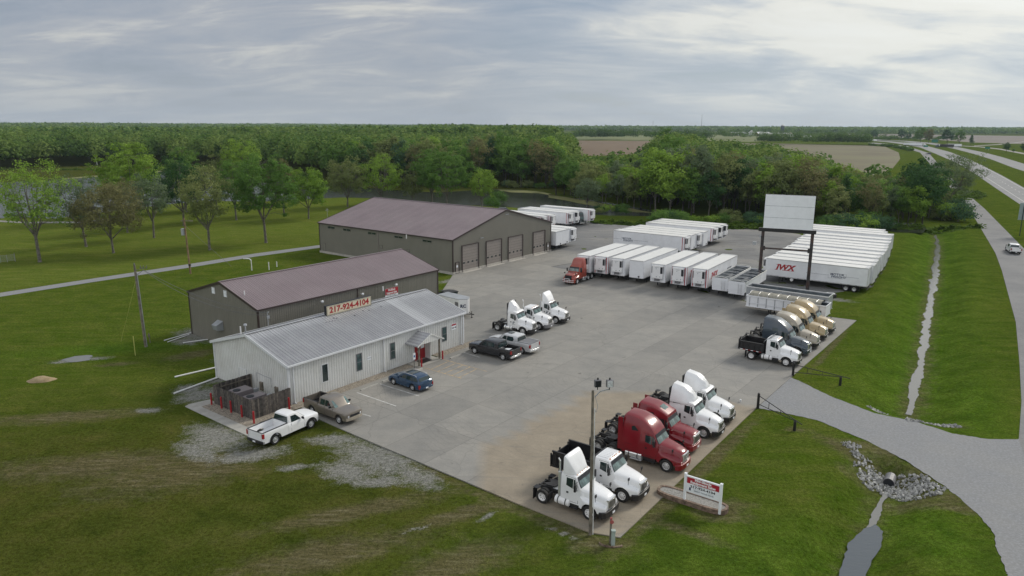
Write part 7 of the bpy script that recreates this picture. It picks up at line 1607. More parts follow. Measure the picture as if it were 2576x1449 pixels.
# highway sign seen from behind, at the right edge
q = at(2563, 583); r = empty('highway_sign', (q[0], q[1], 0), R(-12)); tag(r, 'back of a large ribbed highway sign at the right edge', 'sign', 'signs along the motorway'); M['signback'] = paint('grey_green_sign_back', (.26, .34, .35), .45, metal=.2)
mb = MB(); mb.b2(-.9, 4.6, -.03, .03, 3.9, 8.0); bk = mb.build('panel', M['signback'], r); mb = MB()
for k in range(13): mb.b2(-.9, 4.6, -.06, -.031, 4.0+k*.31, 4.05+k*.31)
mb.build('rib', M['galv'], bk)
for X in (.0, 3.6): mb = MB(); mb.tube((X, -.12, 0), (X, -.12, 7.4), .10, None, 8); mb.build('post', M['darkgreen'], r)
q2 = crop(3000, 440, 3.0667)
for (u, v, w_, h_, lab) in ((1534, 262, 9, 4.5, 'large green motorway sign behind the two white lorries'), (1430, 318, 5, 2.2, 'small green sign in the median left of the big one'), (2140, 335, 5, 2.2, 'small green sign beside the slip road on the right')):
    g = at(*q2(u, v)); r = empty('green_road_sign', (g[0], g[1], 0), R(-15)); tag(r, lab, 'sign', 'signs along the motorway'); mb = MB(); k_ = 1.0; mb.b2(-w_/2, w_/2, -.08, .08, 1.6, 1.6+h_); mb.build('panel', M['green_sign'], r)
    for X in (-w_*.3, w_*.3): mb = MB(); mb.tube((X, .12, 0), (X, .12, 1.6+h_*.8), .12, None, 6); mb.build('post', M['galv'], r)
# lorries on the motorway
def lorry(lab, u, v, yaw, bodym, cabm, L_=15.5, s=1.0):
    g = at(*q2(u, v)); r = empty('highway_lorry', (g[0], g[1], .07), R(yaw)); r.scale = (s,)*3; tag(r, lab, 'lorry', 'lorries on the motorway')
    mb = MB(); mb.prism([(-L_/2, -1.3), (L_/2-.2, -1.3), (L_/2, -1.1), (L_/2, 1.1), (L_/2-.2, 1.3), (-L_/2, 1.3)], 1.2, 4.1); mb.build('trailer_body', bodym, r)
    mb = MB(); x = L_/2; mb.loft([sec(X, .6, w2, 1.8, w2-.08, z, .15) for X, z, w2 in ((x+5.4, 1.4, 1.0), (x+4.4, 1.9, 1.1), (x+3.9, 2.9, 1.12), (x+2.6, 3.7, 1.12), (x+1.0, 3.9, 1.15))]); mb.build('cab', cabm, r)
    mb = MB(); mb.patch((x+4.42, -.9, 1.95), (x+4.42, .9, 1.95), (x+3.92, .85, 2.85), (x+3.92, -.85, 2.85), [(0, 0), (1, 0), (1, 1), (0, 1)], off=.05); mb.build('windshield', M['glass'], r)
    mb = MB(); mb.b2(-L_/2+.3, x+4, -.5, .5, .6, 1.1); mb.build('frame', M['chas'], r)
    for X in (x+4.3, x+1.9, x+.6, -x+3, -x+1.6):
        for sd__ in (-1, 1): mb = MB(); mb.tube((X, sd__*.85, .5), (X, sd__*1.22, .5), .5, None, 12); mb.build('wheel', M['rubber'], r)
M['lorw'] = M['whiteT']
lorry('left one of the two white lorries following each other on the motorway', 1247, 290, -28, M['whiteT'], M['white']); lorry('right one of the two white lorries following each other on the motorway', 1317, 296, -28, M['whiteT'], M['white'])
lorry('dark lorry on the far carriageway ahead of the white one', 1673, 308, 152, M['chas'], M['slate']); lorry('white lorry behind the dark one on the far carriageway', 1762, 303, 152, M['whiteT'], M['white'])
g = at(*q2(850, 241)); mb = MB(); mb.loft([sec(X, .5, w2, 1.4, w2-.1, z, .15) for X, z, w2 in ((3, 1.4, 1.0), (2.4, 2.0, 1.1), (1.8, 3.1, 1.15), (-6, 3.3, 1.15), (-6.2, 3.0, 1.1))]); o = mb.build('delivery_van', M['white']); o.location = (g[0], g[1], .1); o.rotation_euler = (0, 0, R(-20)); tag(o, 'small white van far along the motorway bend', 'van')
# far farmstead
def farm(lab, u, v, lx, wy, he, hr, wall, roof, yaw=10, name='barn', cat='barn'):
    g = at(u, v); r = empty(name, (g[0], g[1], 0), R(yaw)); tag(r, lab, cat, 'buildings of the far farmstead'); a, b = lx/2, wy/2
    mb = MB(); ring = lambda x: [(x, -b, 0), (x, b, 0), (x, b, he), (x, 0, hr-.1), (x, -b, he)]; mb.loft([ring(-a), ring(a)]); mb.build('wall', wall, r)
    mb = MB(); sl_ = (hr-he)/b
    for s in (-1, 1): e = b+.6; mb.add([(-a-.6, 0, hr+.2), (a+.6, 0, hr+.2), (a+.6, s*e, he-sl_*.6+.2), (-a-.6, s*e, he-sl_*.6+.2), (-a-.6, 0, hr), (a+.6, 0, hr), (a+.6, s*e, he-sl_*.6), (-a-.6, s*e, he-sl_*.6)], [(0, 1, 2, 3), (4, 7, 6, 5), (0, 4, 5, 1), (2, 6, 7, 3), (1, 5, 6, 2), (0, 3, 7, 4)])
    mb.build('roof', roof, r)
    mb = MB(); mb.b2(-2, 2, -b-.12, -b-.02, 0, he*.75); mb.build('door', wall if wall is M['signw'] else M['whiteT'], r); return r
fx2 = crop(2700, 460, 5.8545)
M['barnred'] = paint('barn_dark_red', (.14, .07, .06), .7); M['barnwhite'] = paint('barn_white', (.60, .61, .60), .6); M['barntin'] = paint('barn_tin_roof', (.42, .44, .45), .5, metal=.3); M['brickpale'] = paint('pale_brick', (.33, .25, .22), .8)
farm('low pale brick farm building at the left of the farmstead', *fx2(350, 240), 38, 16, 7, 9.5, M['brickpale'], M['barnwhite'], 0)
farm('grey gabled barn left of the white farmhouse', *fx2(505, 240), 22, 14, 5, 9, M['barntin'], M['galv'], 80)
farm('tall white farmhouse with a light roof', *fx2(655, 245), 20, 14, 9, 14.5, M['barnwhite'], M['barntin'], 70, 'farmhouse', 'house')
farm('wide dark-red barn with a swooping white roof', *fx2(900, 250), 34, 22, 5, 10.5, M['barnred'], M['barnwhite'], 12)
farm('long low dark-red barn in front of the silo', *fx2(1250, 248), 44, 16, 5.5, 8.5, M['barnred'], M['barnwhite'], 4)
farm('small pale house right of the silo among the trees', *fx2(1510, 250), 18, 12, 6, 9.5, M['barnwhite'], M['brickpale'], 60, 'farmhouse', 'house')
farm('small white shed right of the farmstead', *fx2(1890, 290), 16, 9, 4, 5.5, M['barnwhite'], M['barnwhite'], 0, 'shed', 'shed')
g = at(*fx2(1332, 235)); r = empty('silo', (g[0], g[1], 0)); tag(r, 'tall dark silo with a domed pale top on the farmstead', 'silo'); mb = MB(); mb.tube((0, 0, 0), (0, 0, 26), 5.2, None, 20); mb.build('tower', M['slate'], r, smooth=40); mb = MB(); mb.lathe([(26, 5.2), (27.8, 4.6), (29.2, 2.6), (29.6, .1)], (0, 0, 0), 'Z', 20, True); mb.build('dome', M['barntin'], r, smooth=40)
for k, (u, v0, lab) in enumerate(((1761, 288, 'tall thin radio mast on the horizon'), (1639, 304, 'shorter thin mast on the horizon left of the tall one'))):
    g = Vector((at(u, 318.6))); g = g*1.0; d = 4200 if k == 0 else 4200; dirx = ray(u, 318); sc_ = d/dirx.y; X, Y = dirx.x*sc_, d; top_ = 26+(314.5-v0)/FOCAL*d*1.02
    mb = MB(); mb.tube((0, 0, 0), (0, 0, top_), 1.1, .6, 6)
    for q in range(8): mb.box(0, 0, top_*(q+.5)/8, 2.6, 2.6, .5)
    o = mb.build('radio_mast', M['insul']); o.location = (X, Y, 0); tag(o, lab, 'mast')
# ---------------------------------------------------------------- vegetation
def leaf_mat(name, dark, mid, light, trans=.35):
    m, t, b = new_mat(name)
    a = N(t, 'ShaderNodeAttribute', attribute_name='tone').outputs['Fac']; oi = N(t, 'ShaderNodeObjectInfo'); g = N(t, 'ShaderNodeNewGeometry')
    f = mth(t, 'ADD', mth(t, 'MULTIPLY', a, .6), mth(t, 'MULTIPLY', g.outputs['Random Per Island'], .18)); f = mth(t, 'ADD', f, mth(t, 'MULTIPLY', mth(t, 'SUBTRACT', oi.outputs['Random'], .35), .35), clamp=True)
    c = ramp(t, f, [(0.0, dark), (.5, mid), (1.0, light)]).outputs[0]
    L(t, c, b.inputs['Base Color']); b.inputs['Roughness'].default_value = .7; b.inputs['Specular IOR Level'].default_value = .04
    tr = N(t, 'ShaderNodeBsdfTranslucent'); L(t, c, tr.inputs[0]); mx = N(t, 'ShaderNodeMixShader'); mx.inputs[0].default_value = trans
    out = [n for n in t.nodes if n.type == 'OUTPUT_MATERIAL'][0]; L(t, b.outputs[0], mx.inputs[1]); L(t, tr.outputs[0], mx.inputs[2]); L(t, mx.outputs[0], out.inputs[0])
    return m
LF = {'lime': leaf_mat('leaf_lime', (0.106, 0.204, 0.027), (0.204, 0.327, 0.050), (0.327, 0.460, 0.088)),
      'mid': leaf_mat('leaf_mid', (0.062, 0.133, 0.027), (0.115, 0.221, 0.046), (0.204, 0.327, 0.074)),
      'dark': leaf_mat('leaf_dark', (0.028, 0.071, 0.024), (0.052, 0.117, 0.039), (0.098, 0.177, 0.056)),
      'olive': leaf_mat('leaf_olive', (0.106, 0.142, 0.050), (0.195, 0.239, 0.085), (0.310, 0.336, 0.124)),
      'rust': leaf_mat('leaf_rust', (0.110, 0.112, 0.049), (0.195, 0.193, 0.085), (0.293, 0.275, 0.122)),
      'grey': leaf_mat('leaf_grey_green', (0.079, 0.124, 0.062), (0.142, 0.195, 0.102), (0.231, 0.292, 0.156)),
      'blue': leaf_mat('leaf_blue_green', (0.039, 0.091, 0.046), (0.074, 0.150, 0.074), (0.133, 0.221, 0.110))}
M['bark'] = paint('grey_bark', (.135, .125, .105), .95, var=.35, scale=3, bump=.4)
M['barkd'] = paint('dark_bark', (.045, .040, .034), .95, var=.35, scale=3)
def leaves_mesh(name, C, size, seed, up=.35, tone=None, nb=None):
    # C: leaf centres (n,3); random flat quads
    r = np.random.default_rng(seed); n = len(C)
    nn = r.normal(size=(n, 3)); nn[:, 2] = np.abs(nn[:, 2])+up
    if nb is not None: nn = r.normal(size=(n, 3))*.55+nb*1.1; nn[:, 2] += up
    nn /= np.linalg.norm(nn, axis=1)[:, None]
    u = np.cross(nn, r.normal(size=(n, 3))); u /= np.linalg.norm(u, axis=1)[:, None]; v = np.cross(nn, u)
    s = size*(.6+.8*r.random(n))[:, None] if np.isscalar(size) else (size*(.7+.6*r.random(n)))[:, None]
    P = np.stack([C-u*s*.5-v*s*.12, C-v*s*.38, C+u*s*.5+v*s*.05, C+v*s*.38], 1).reshape(-1, 3)
    me = mesh_np(name, P, np.arange(4*n).reshape(n, 4))
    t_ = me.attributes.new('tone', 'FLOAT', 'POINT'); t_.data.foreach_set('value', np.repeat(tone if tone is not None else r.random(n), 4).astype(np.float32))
    return me
def make_tree_meshes(name, seed, H, rad, base, nclump, nleaf, lsize, clr=.75, spread=1.0, trunk_r=None, lean=(0, 0), limb_n=7, shape='round', droop=0.0):
    r = random.Random(seed); rn = np.random.default_rng(seed); tr = trunk_r or H*.0155
    mb = MB(); fork = H*base; top = Vector((lean[0], lean[1], H))
    mb.tube((0, 0, -.15), (0, 0, .35), tr*1.5, tr*1.1, 8, False); p = Vector((0, 0, .35)); q = Vector((lean[0]*.2+r.uniform(-.2, .2), lean[1]*.2, fork)); mb.tube(p, q, tr*1.1, tr*.85, 8, False)
    cz = H*(base*.55+.5); rz_ = (H-fork*.85)/2; tips = []
    def env(th, ph):
        k = 1+.18*math.sin(3*th+seed)+.12*math.sin(5*th+2*ph+seed*2)
        return k
    for i in range(nclump):
        th = r.uniform(0, 2*math.pi); ph = math.asin(r.uniform(-.75, 1.0)); rr = (r.uniform(.35, 1.0)**.5)*env(th, ph)
        x = rad*math.cos(ph)*math.cos(th)*rr; y = rad*math.cos(ph)*math.sin(th)*rr; z = cz+rz_*math.sin(ph)*rr
        if shape == 'cone': f = max(.12, 1-(z-fork)/(H-fork)); x *= f*1.3; y *= f*1.3
        if shape == 'vase' and z < cz: x *= .75; y *= .75
        f_ = max(0, (z-fork)/(H-fork)); x += lean[0]*f_; y += lean[1]*f_
        tips.append(Vector((x, y, max(fork*.75, min(z, H*1.03)))))
    limbs = []
    for i in range(limb_n):
        th = 2*math.pi*i/limb_n+r.uniform(-.4, .4); zz = fork*r.uniform(.8, 1.0) if i else fork
        out = rad*r.uniform(.35, .75)*(0.15 if i == 0 else 1); e = Vector((math.cos(th)*out+lean[0]*.6, math.sin(th)*out+lean[1]*.6, r.uniform(.62, .92)*H if i else H*.93)); s0 = Vector((q.x*zz/fork, q.y*zz/fork, zz))
        m1 = s0.lerp(e, .4)+Vector((math.cos(th)*out*.18, math.sin(th)*out*.18, -H*.02)); m2 = s0.lerp(e, .75)+Vector((r.uniform(-.3, .3), r.uniform(-.3, .3), 0))
        a0 = tr*r.uniform(.42, .62); mb.tube(s0, m1, a0, a0*.7, 6, False); mb.tube(m1, m2, a0*.7, a0*.42, 5, False); mb.tube(m2, e, a0*.42, a0*.15, 5, False)
        limbs += [(s0.lerp(m1, t), a0*.6) for t in (.5, .9)]+[(m1.lerp(m2, t), a0*.4) for t in (.3, .7)]+[(m2.lerp(e, t), a0*.25) for t in (.2, .6, 1)]
    for t_ in tips:
        b_, rr = min(limbs, key=lambda l: (l[0]-t_).length+max(0, l[0].z-t_.z)*1.5); 
        if (b_-t_).length > .4: m_ = b_.lerp(t_, .5)+Vector((0, 0, .12*(b_-t_).length*(1 if not droop else -.3))); w0 = min(rr*.6, .06*H/15); mb.tube(b_, m_, w0, w0*.6, 4, False); mb.tube(m_, t_, w0*.6, w0*.25, 4, False)
    tm = bpy.data.meshes.new(name+'_trunk'); tm.from_pydata(mb.v, [], mb.f); tm.materials.append(M['bark']); tm.polygons.foreach_set('use_smooth', [True]*len(tm.polygons))
    T = np.array([t_[:] for t_ in tips]); idx = rn.integers(0, len(T), nleaf); cs = clr*(.6+.8*rn.random(len(T)))[idx][:, None]
    d = rn.normal(size=(nleaf, 3)); d /= np.linalg.norm(d, axis=1)[:, None]; d *= (rn.random(nleaf)**.45)[:, None]*cs*np.array([1.15, 1.15, .8])*spread
    if droop: d[:, 2] -= droop*rn.random(nleaf)
    C = T[idx]+d; ct = rn.random(len(T))
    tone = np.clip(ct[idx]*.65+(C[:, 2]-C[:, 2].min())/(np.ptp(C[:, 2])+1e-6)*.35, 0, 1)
    ctr = np.array([lean[0]*.6, lean[1]*.6, cz]); o_ = C-ctr; o_ /= np.linalg.norm(o_, axis=1)[:, None]+1e-6; dn_ = d/(np.linalg.norm(d, axis=1)[:, None]+1e-6)
    return tm, leaves_mesh(name+'_crown', C, lsize, seed, tone=tone, nb=o_*.6+dn_*.7)
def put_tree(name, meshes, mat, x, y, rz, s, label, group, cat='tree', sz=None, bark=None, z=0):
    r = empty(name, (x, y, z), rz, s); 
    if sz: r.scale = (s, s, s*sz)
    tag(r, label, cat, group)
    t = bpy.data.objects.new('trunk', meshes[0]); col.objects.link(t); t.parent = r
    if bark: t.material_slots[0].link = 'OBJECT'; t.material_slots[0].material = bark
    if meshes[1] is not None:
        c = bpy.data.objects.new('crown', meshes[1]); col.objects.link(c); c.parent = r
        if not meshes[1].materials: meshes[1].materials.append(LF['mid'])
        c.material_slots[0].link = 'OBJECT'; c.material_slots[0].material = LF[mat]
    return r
PG = 'trees scattered over the mown park lawn'
o3 = lambda x, y: (x/3.0, 295.2+y/3.0)
park = [  # base px, height, radius, base frac, clumps, leaves, leaf size, colour, shape, label
 (o3(300, 1120), 18.5, 6.6, .30, 190, 6500, .30, 'lime', 'vase', 'tallest sparse lime-green tree at the far left of the park, with bare lower limbs'),
 (o3(648, 1003), 15.0, 5.6, .26, 130, 4200, .28, 'grey', 'vase', 'thin grey-green tree leaning left in front of the pond'),
 (o3(855, 1048), 13.9, 6.4, .24, 190, 9500, .30, 'rust', 'round', 'broad brownish-olive tree, widest in the front row of the park'),
 (o3(960, 893), 12.5, 4.5, .26, 110, 4500, .30, 'rust', 'round', 'small brown tree half hidden behind the broad brownish one'),
 (o3(1160, 932), 14.2, 4.3, .30, 120, 4200, .30, 'grey', 'round', 'slim grey-green tree with a bent trunk right of the broad brownish tree'),
 (o3(1385, 838), 17.0, 6.2, .24, 190, 10000, .32, 'dark', 'round', 'dark green tree behind the pole with the transformer'),
 (o3(1580, 1020), 16.6, 5.3, .30, 170, 7000, .30, 'olive', 'vase', 'pale olive tree just right of the transformer pole'),
 (o3(1780, 792), 16.0, 4.8, .26, 140, 7000, .32, 'mid', 'round', 'mid-green tree standing behind and between the olive tree and the big green one'),
 (o3(2005, 962), 18.8, 6.6, .28, 230, 15000, .32, 'mid', 'round', 'big full mid-green tree left of the workshop'),
 (o3(2140, 747), 15.2, 5.0, .25, 140, 6500, .32, 'rust', 'round', 'brown-tinged tree just behind the big full green tree'),
 (o3(2325, 778), 13.2, 5.8, .24, 170, 11000, .32, 'lime', 'round', 'bright green round tree at the workshop corner'),
 ((335, 560), 20.0, 8.6, .22, 230, 15000, .36, 'lime', 'round', 'big bright green tree at the pond edge behind the front row'),
 ((300, 552), 13.0, 4.6, .2, 110, 6500, .32, 'lime', 'round', 'smaller fresh green tree low in front of the big bright pond-edge tree'),
 ((468, 540), 19.0, 5.4, .25, 150, 8000, .34, 'mid', 'round', 'pointed green tree behind the dark green one near the pond'),
 ((545, 535), 16.0, 5.5, .25, 130, 7000, .34, 'olive', 'round', 'olive tree behind the pale olive one near the pond'),
 ((612, 530), 20.5, 6.2, .25, 170, 9500, .34, 'lime', 'round', 'lime-topped tree rising behind the big full green tree'),
 ((873, 524), 15.4, 6.0, .2, 180, 9500, .32, 'olive', 'round', 'olive-green tree at the left end of the workshop ridge'),
 ((958, 518), 16.0, 7.6, .2, 180, 7000, .32, 'lime', 'round', 'thin yellowish-green wide tree behind the workshop ridge'),
 ((1035, 514), 10.5, 4.3, .2, 110, 4500, .3, 'olive', 'round', 'small olive tree behind the middle of the workshop ridge'),
 ((1122, 520), 18.6, 9.6, .2, 280, 20000, .36, 'mid', 'round', 'largest bright green tree behind the workshop ridge'),
 ((1085, 512), 17.2, 6.0, .2, 150, 8000, .36, 'mid', 'round', 'second green tree crowded behind the largest one at the workshop ridge'),
 ((1211, 521), 11.6, 4.2, .22, 120, 6000, .3, 'lime', 'round', 'small upright light green tree at the pond edge right of the largest one'),
 ((1475, 519), 9.2, 4.3, .15, 120, 5000, .3, 'grey', 'round', 'small pale green tree on the right-hand creek bank'),
 ((1252, 513), 4.2, 3.0, .1, 60, 2200, .28, 'mid', 'round', 'low green bush at the pond edge beside the workshop peak'),
 ((1238, 527), 3.6, 2.4, .1, 60, 1800, .28, 'mid', 'round', 'second low green bush at the pond edge nearer the workshop peak'),
]
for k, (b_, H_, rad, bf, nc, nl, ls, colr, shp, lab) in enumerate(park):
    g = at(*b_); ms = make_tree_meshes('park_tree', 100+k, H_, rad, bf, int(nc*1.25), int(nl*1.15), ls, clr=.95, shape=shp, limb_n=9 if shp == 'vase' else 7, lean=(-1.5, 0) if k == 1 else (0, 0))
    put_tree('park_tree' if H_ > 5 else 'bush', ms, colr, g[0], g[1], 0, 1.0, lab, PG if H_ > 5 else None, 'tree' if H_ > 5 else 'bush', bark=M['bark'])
# bare tree on the creek bank
ms = make_tree_meshes('bare_tree', 55, 15.5, 5.0, .25, 200, 800, .16, clr=.6, limb_n=11); g = at(1397, 490); put_tree('bare_tree', ms, 'rust', g[0], g[1], 0, 1, 'bare dark-branched tree on the creek bank behind the white trailers', None, bark=M['barkd'])
# big airy tree beside the frontage road
ms = make_tree_meshes('roadside_tree', 61, 17.0, 8.2, .22, 300, 9000, .34, clr=1.0, lean=(3.0, 0), limb_n=11, shape='vase'); g = at(2376, 516); put_tree('roadside_tree', ms, 'grey', g[0], g[1], 0, 1, 'airy pale-leaved tree leaning right beside the frontage road', None, bark=M['bark'])
# ---- wood: shared meshes
FT = [make_tree_meshes('wood_tree', 200+k, 15, rad, bf, nc, nl, ls, clr=1.35, shape=shp, limb_n=5, trunk_r=.2) for k, (rad, bf, nc, nl, ls, shp) in enumerate([(5.0, .22, 80, 3600, .55, 'round'), (4.3, .28, 70, 3200, .52, 'round'), (5.6, .2, 95, 4200, .56, 'round'), (3.8, .3, 60, 2600, .50, 'round'), (4.6, .18, 80, 3600, .52, 'round'), (3.4, .12, 70, 3000, .5, 'cone'), (4.4, .3, 70, 1700, .45, 'vase')])]
def inside(poly, x, y):
    c_ = False; n = len(poly)
    for i in range(n):
        (x1, y1), (x2, y2) = poly[i], poly[(i+1) % n]
        if (y1 > y) != (y2 > y) and x < (x2-x1)*(y-y1)/(y2-y1)+x1: c_ = not c_
    return c_
def fill(poly, sp, seed, jit=.42):
    r = random.Random(seed); xs = [p[0] for p in poly]; ys = [p[1] for p in poly]; out = []; x = min(xs); k = 0
    while x < max(xs):
        y = min(ys)+(sp/2 if k % 2 else 0)
        while y < max(ys):
            px__, py__ = x+r.uniform(-jit, jit)*sp, y+r.uniform(-jit, jit)*sp
            if inside(poly, px__, py__): out.append((px__, py__))
            y += sp
        x += sp*.87; k += 1
    return out
woodR = px((1404, 491), (1450, 504), (1530, 514), (1600, 524), (1700, 537), (1800, 541), (1900, 548), (2010, 556), (2100, 562), (2190, 566), (2300, 560), (2345, 545), (2365, 520), (2300, 500), (2200, 492), (2090, 480), (1990, 462), (1930, 430), (1830, 408), (1720, 400), (1640, 412), (1600, 452), (1520, 455), (1450, 452), (1420, 470))
woodL = px((-160, 440), (0, 436), (150, 428), (300, 424), (430, 422), (560, 425), (690, 436), (780, 452), (850, 462), (960, 470), (1100, 474), (1240, 470), (1320, 471), (1385, 477), (1425, 455), (1440, 420), (1430, 395), (1200, 392), (800, 392), (300, 392), (-220, 392))
cand = [(p, 'R') for p in fill(woodR, 6.6, 3)]+[(p, 'L') for p in fill(woodL, 8.2, 4)]
cand.sort(key=lambda c_: math.hypot(*c_[0])*(1.0 if c_[1] == 'R' else .82))
print('wood candidates', len(cand), sum(1 for c_ in cand if c_[1] == 'R'))
NI = 262; rest = cand[NI:]
spec_R = [('lime', .22), ('mid', .20), ('olive', .22), ('dark', .07), ('rust', .13), ('grey', .12), ('blue', .04)]; spec_L = [('mid', .34), ('dark', .20), ('blue', .14), ('olive', .18), ('lime', .09), ('rust', .05)]
def pick(r, tab):
    t = r.random()*sum(b for a, b in tab)
    for a, b in tab:
        t -= b
        if t <= 0: return a
    return tab[0][0]
cname = {'lime': 'lime-green', 'mid': 'mid-green', 'olive': 'olive', 'dark': 'dark green', 'rust': 'brownish', 'grey': 'grey-green', 'blue': 'blue-green'}
rr_ = random.Random(12)
def hcap(p):
    u = 1288+FOCAL*p[0]/max(p[1], 1); return float(np.interp(u, [1400, 1440, 1600, 1660, 1740, 1780, 2040, 2100, 2280, 2330, 2400], [.72, .70, .74, 1.05, 1.05, .92, .90, .70, .66, .8, .8]))*(.92 if p[1] > 225 and u > 1760 else 1)
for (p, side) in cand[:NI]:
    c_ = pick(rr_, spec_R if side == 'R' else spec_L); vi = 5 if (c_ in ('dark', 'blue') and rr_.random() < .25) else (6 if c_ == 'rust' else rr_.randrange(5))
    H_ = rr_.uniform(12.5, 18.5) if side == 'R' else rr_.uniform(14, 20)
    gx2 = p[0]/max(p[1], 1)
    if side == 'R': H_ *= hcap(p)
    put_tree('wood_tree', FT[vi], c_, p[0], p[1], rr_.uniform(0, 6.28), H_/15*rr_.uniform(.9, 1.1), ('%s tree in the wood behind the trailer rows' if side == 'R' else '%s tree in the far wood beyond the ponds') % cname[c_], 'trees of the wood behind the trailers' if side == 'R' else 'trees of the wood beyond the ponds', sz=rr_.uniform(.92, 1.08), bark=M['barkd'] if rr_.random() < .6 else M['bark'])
# tall pale crown rising behind the wood, willow and dark tree at the creek
for (u, v, s_, c_, vi, lab) in ((1668, 405, 1.55, 'mid', 2, 'tall broad pale-green tree rising above the back of the wood'), (2238, 553, .62, 'grey', 4, 'round pale willow-like bush-tree at the creek by the right-hand row'), (2318, 556, 1.0, 'dark', 1, 'dark narrow tree standing over the small creek pool'), (2290, 540, 1.1, 'dark', 3, 'tall dark tree left of the airy roadside tree')):
    g = at(u, v); put_tree('wood_tree', FT[vi], c_, g[0], g[1], .5, s_, lab, None, bark=M['barkd'])
# ---- shrubs between lot and creek
SH = [make_tree_meshes('shrub', 300+k, 2.6, 2.3, .08, 40, 1500, .26, clr=.7, limb_n=4, trunk_r=.05) for k in range(3)]
shr = random.Random(5); SHP = []
for (u, v, n, su, sv, s_, lab, grp) in ((1800, 556, 26, 200, 7, 1.0, 'green shrub in the thicket between the gravel lot and the creek', 'shrubs of the creek-side thicket'), (2150, 571, 26, 95, 7, 1.3, 'dense shrub in the hedge-like thicket behind the right-hand row', 'shrubs behind the right-hand row'), (2385, 545, 12, 26, 12, 1.5, 'leafy shrub at the foot of the roadside tree', 'shrubs below the roadside tree'), (1545, 533, 7, 50, 4, .8, 'shrub on the pond bank behind the farthest trailers', 'shrubs on the pond bank'), (80, 558, 4, 70, 2, .6, 'low shrub on the pond edge at the left', 'shrubs at the left pond edge'), (760, 452, 9, 120, 5, 1.2, 'shrub on the far bank of the pond', 'shrubs on the far pond bank'), (1330, 474, 9, 80, 3, 1.1, 'shrub on the bank where the pond narrows', 'shrubs where the pond narrows')):
    for k in range(n):
        g = at(u+shr.uniform(-su, su), v+shr.uniform(-sv, sv)); put_tree('shrub', SH[shr.randrange(3)], shr.choice(['mid', 'mid', 'dark', 'blue', 'lime', 'olive']), g[0], g[1], shr.uniform(0, 6), s_*shr.uniform(.7, 1.25), lab, grp, 'shrub')
# ---- far woods as one mass
def canopy(name, pts, label, seed, mat):
    r = np.random.default_rng(seed); Cs, Sz, Tn, Nb = [], [], [], []
    for (x, y, rad, H_, tone, nq, qs) in pts:
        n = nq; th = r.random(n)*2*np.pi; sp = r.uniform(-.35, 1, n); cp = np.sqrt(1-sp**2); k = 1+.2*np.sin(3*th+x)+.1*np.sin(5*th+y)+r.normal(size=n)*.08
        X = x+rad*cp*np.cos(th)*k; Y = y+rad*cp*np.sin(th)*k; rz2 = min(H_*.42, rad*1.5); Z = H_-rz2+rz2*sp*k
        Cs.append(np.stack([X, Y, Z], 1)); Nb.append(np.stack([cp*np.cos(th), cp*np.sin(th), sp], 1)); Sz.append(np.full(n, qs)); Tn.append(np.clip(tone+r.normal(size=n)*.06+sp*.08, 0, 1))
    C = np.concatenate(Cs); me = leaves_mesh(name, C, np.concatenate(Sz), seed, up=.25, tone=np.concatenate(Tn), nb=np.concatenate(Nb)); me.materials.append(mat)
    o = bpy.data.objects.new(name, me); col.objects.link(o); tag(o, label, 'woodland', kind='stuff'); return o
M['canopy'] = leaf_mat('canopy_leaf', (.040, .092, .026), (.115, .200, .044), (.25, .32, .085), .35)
cr_ = random.Random(21); P_ = []
for (p, side) in rest: d = math.hypot(*p); P_.append((p[0], p[1], cr_.uniform(3.8, 6.4), cr_.uniform(12.5, 19)*(hcap(p) if side == 'R' else 1), cr_.random(), 270, 1.55))
# endless woods on the left, thinning in sampling with distance
d = at(600, 392)[1]; zone = []
yy = at(700, 393)[1]
while yy < 5600:
    s = max(9.0, yy*.0105); x = -yy*.90
    xr = {True: .065*yy}.get(yy < 900, .05*yy)
    while x < xr:
        X, Y = x+cr_.uniform(-.4, .4)*s, yy+cr_.uniform(-.4, .4)*s*1.3
        H_ = cr_.uniform(15, 21)+(2.2*math.sin(X*.004+1)+1.5*math.sin(Y*.003)); 
        if -.13 < X/Y < -.05 and 1200 < Y < 2600: H_ += 3.0
        if X/Y > -.04 and Y > 1500: H_ -= 3
        P_.append((X, Y, s*.62, H_, min(1, max(0, cr_.gauss(.5, .32))), 46 if s < 14 else 30, s*.42)); x += s
    yy += s*1.15
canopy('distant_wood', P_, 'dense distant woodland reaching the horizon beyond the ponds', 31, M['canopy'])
# right-hand far treeline and hedgerows
P_ = []
for (band0, band1, x0, x1, sp, h0, h1) in ((3300, 4600, .0, .95, 30, 15, 22), (2500, 3200, .30, .95, 26, 13, 19)):
    yy = band0
    while yy < band1:
        x = yy*x0
        while x < yy*x1:
            if not (band0 < 3000 and cr_.random() < .0): P_.append((x+cr_.uniform(-.4, .4)*sp, yy+cr_.uniform(-.5, .5)*sp, sp*.62, cr_.uniform(h0, h1), cr_.gauss(.35, .2), 22, sp*.45))
            x += sp
        yy += sp*2.6
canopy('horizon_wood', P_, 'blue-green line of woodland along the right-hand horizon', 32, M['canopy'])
def belt(name, pxs, n, h0, h1, r0, lab, seed, tone=.25):
    r = random.Random(seed); P2 = []
    for _ in range(n):
        (u0, v0), (u1, v1) = r.choice(list(zip(pxs[:-1], pxs[1:]))); t = r.random(); g = at(u0+(u1-u0)*t, v0+(v1-v0)*t+r.uniform(-.9, .4)); P2.append((g[0], g[1], r0*r.uniform(.7, 1.2), r.uniform(h0, h1), min(1, max(0, r.gauss(tone, .18))), 120, 1.5))
    canopy(name, P2, lab, seed, M['canopy'])
belt('tree_belt', [(1440, 351), (1500, 350), (1520, 349), (1600, 350), (1700, 351), (1790, 352)], 190, 12, 20, 6, 'dark tree belt beyond the reddish field', 41)
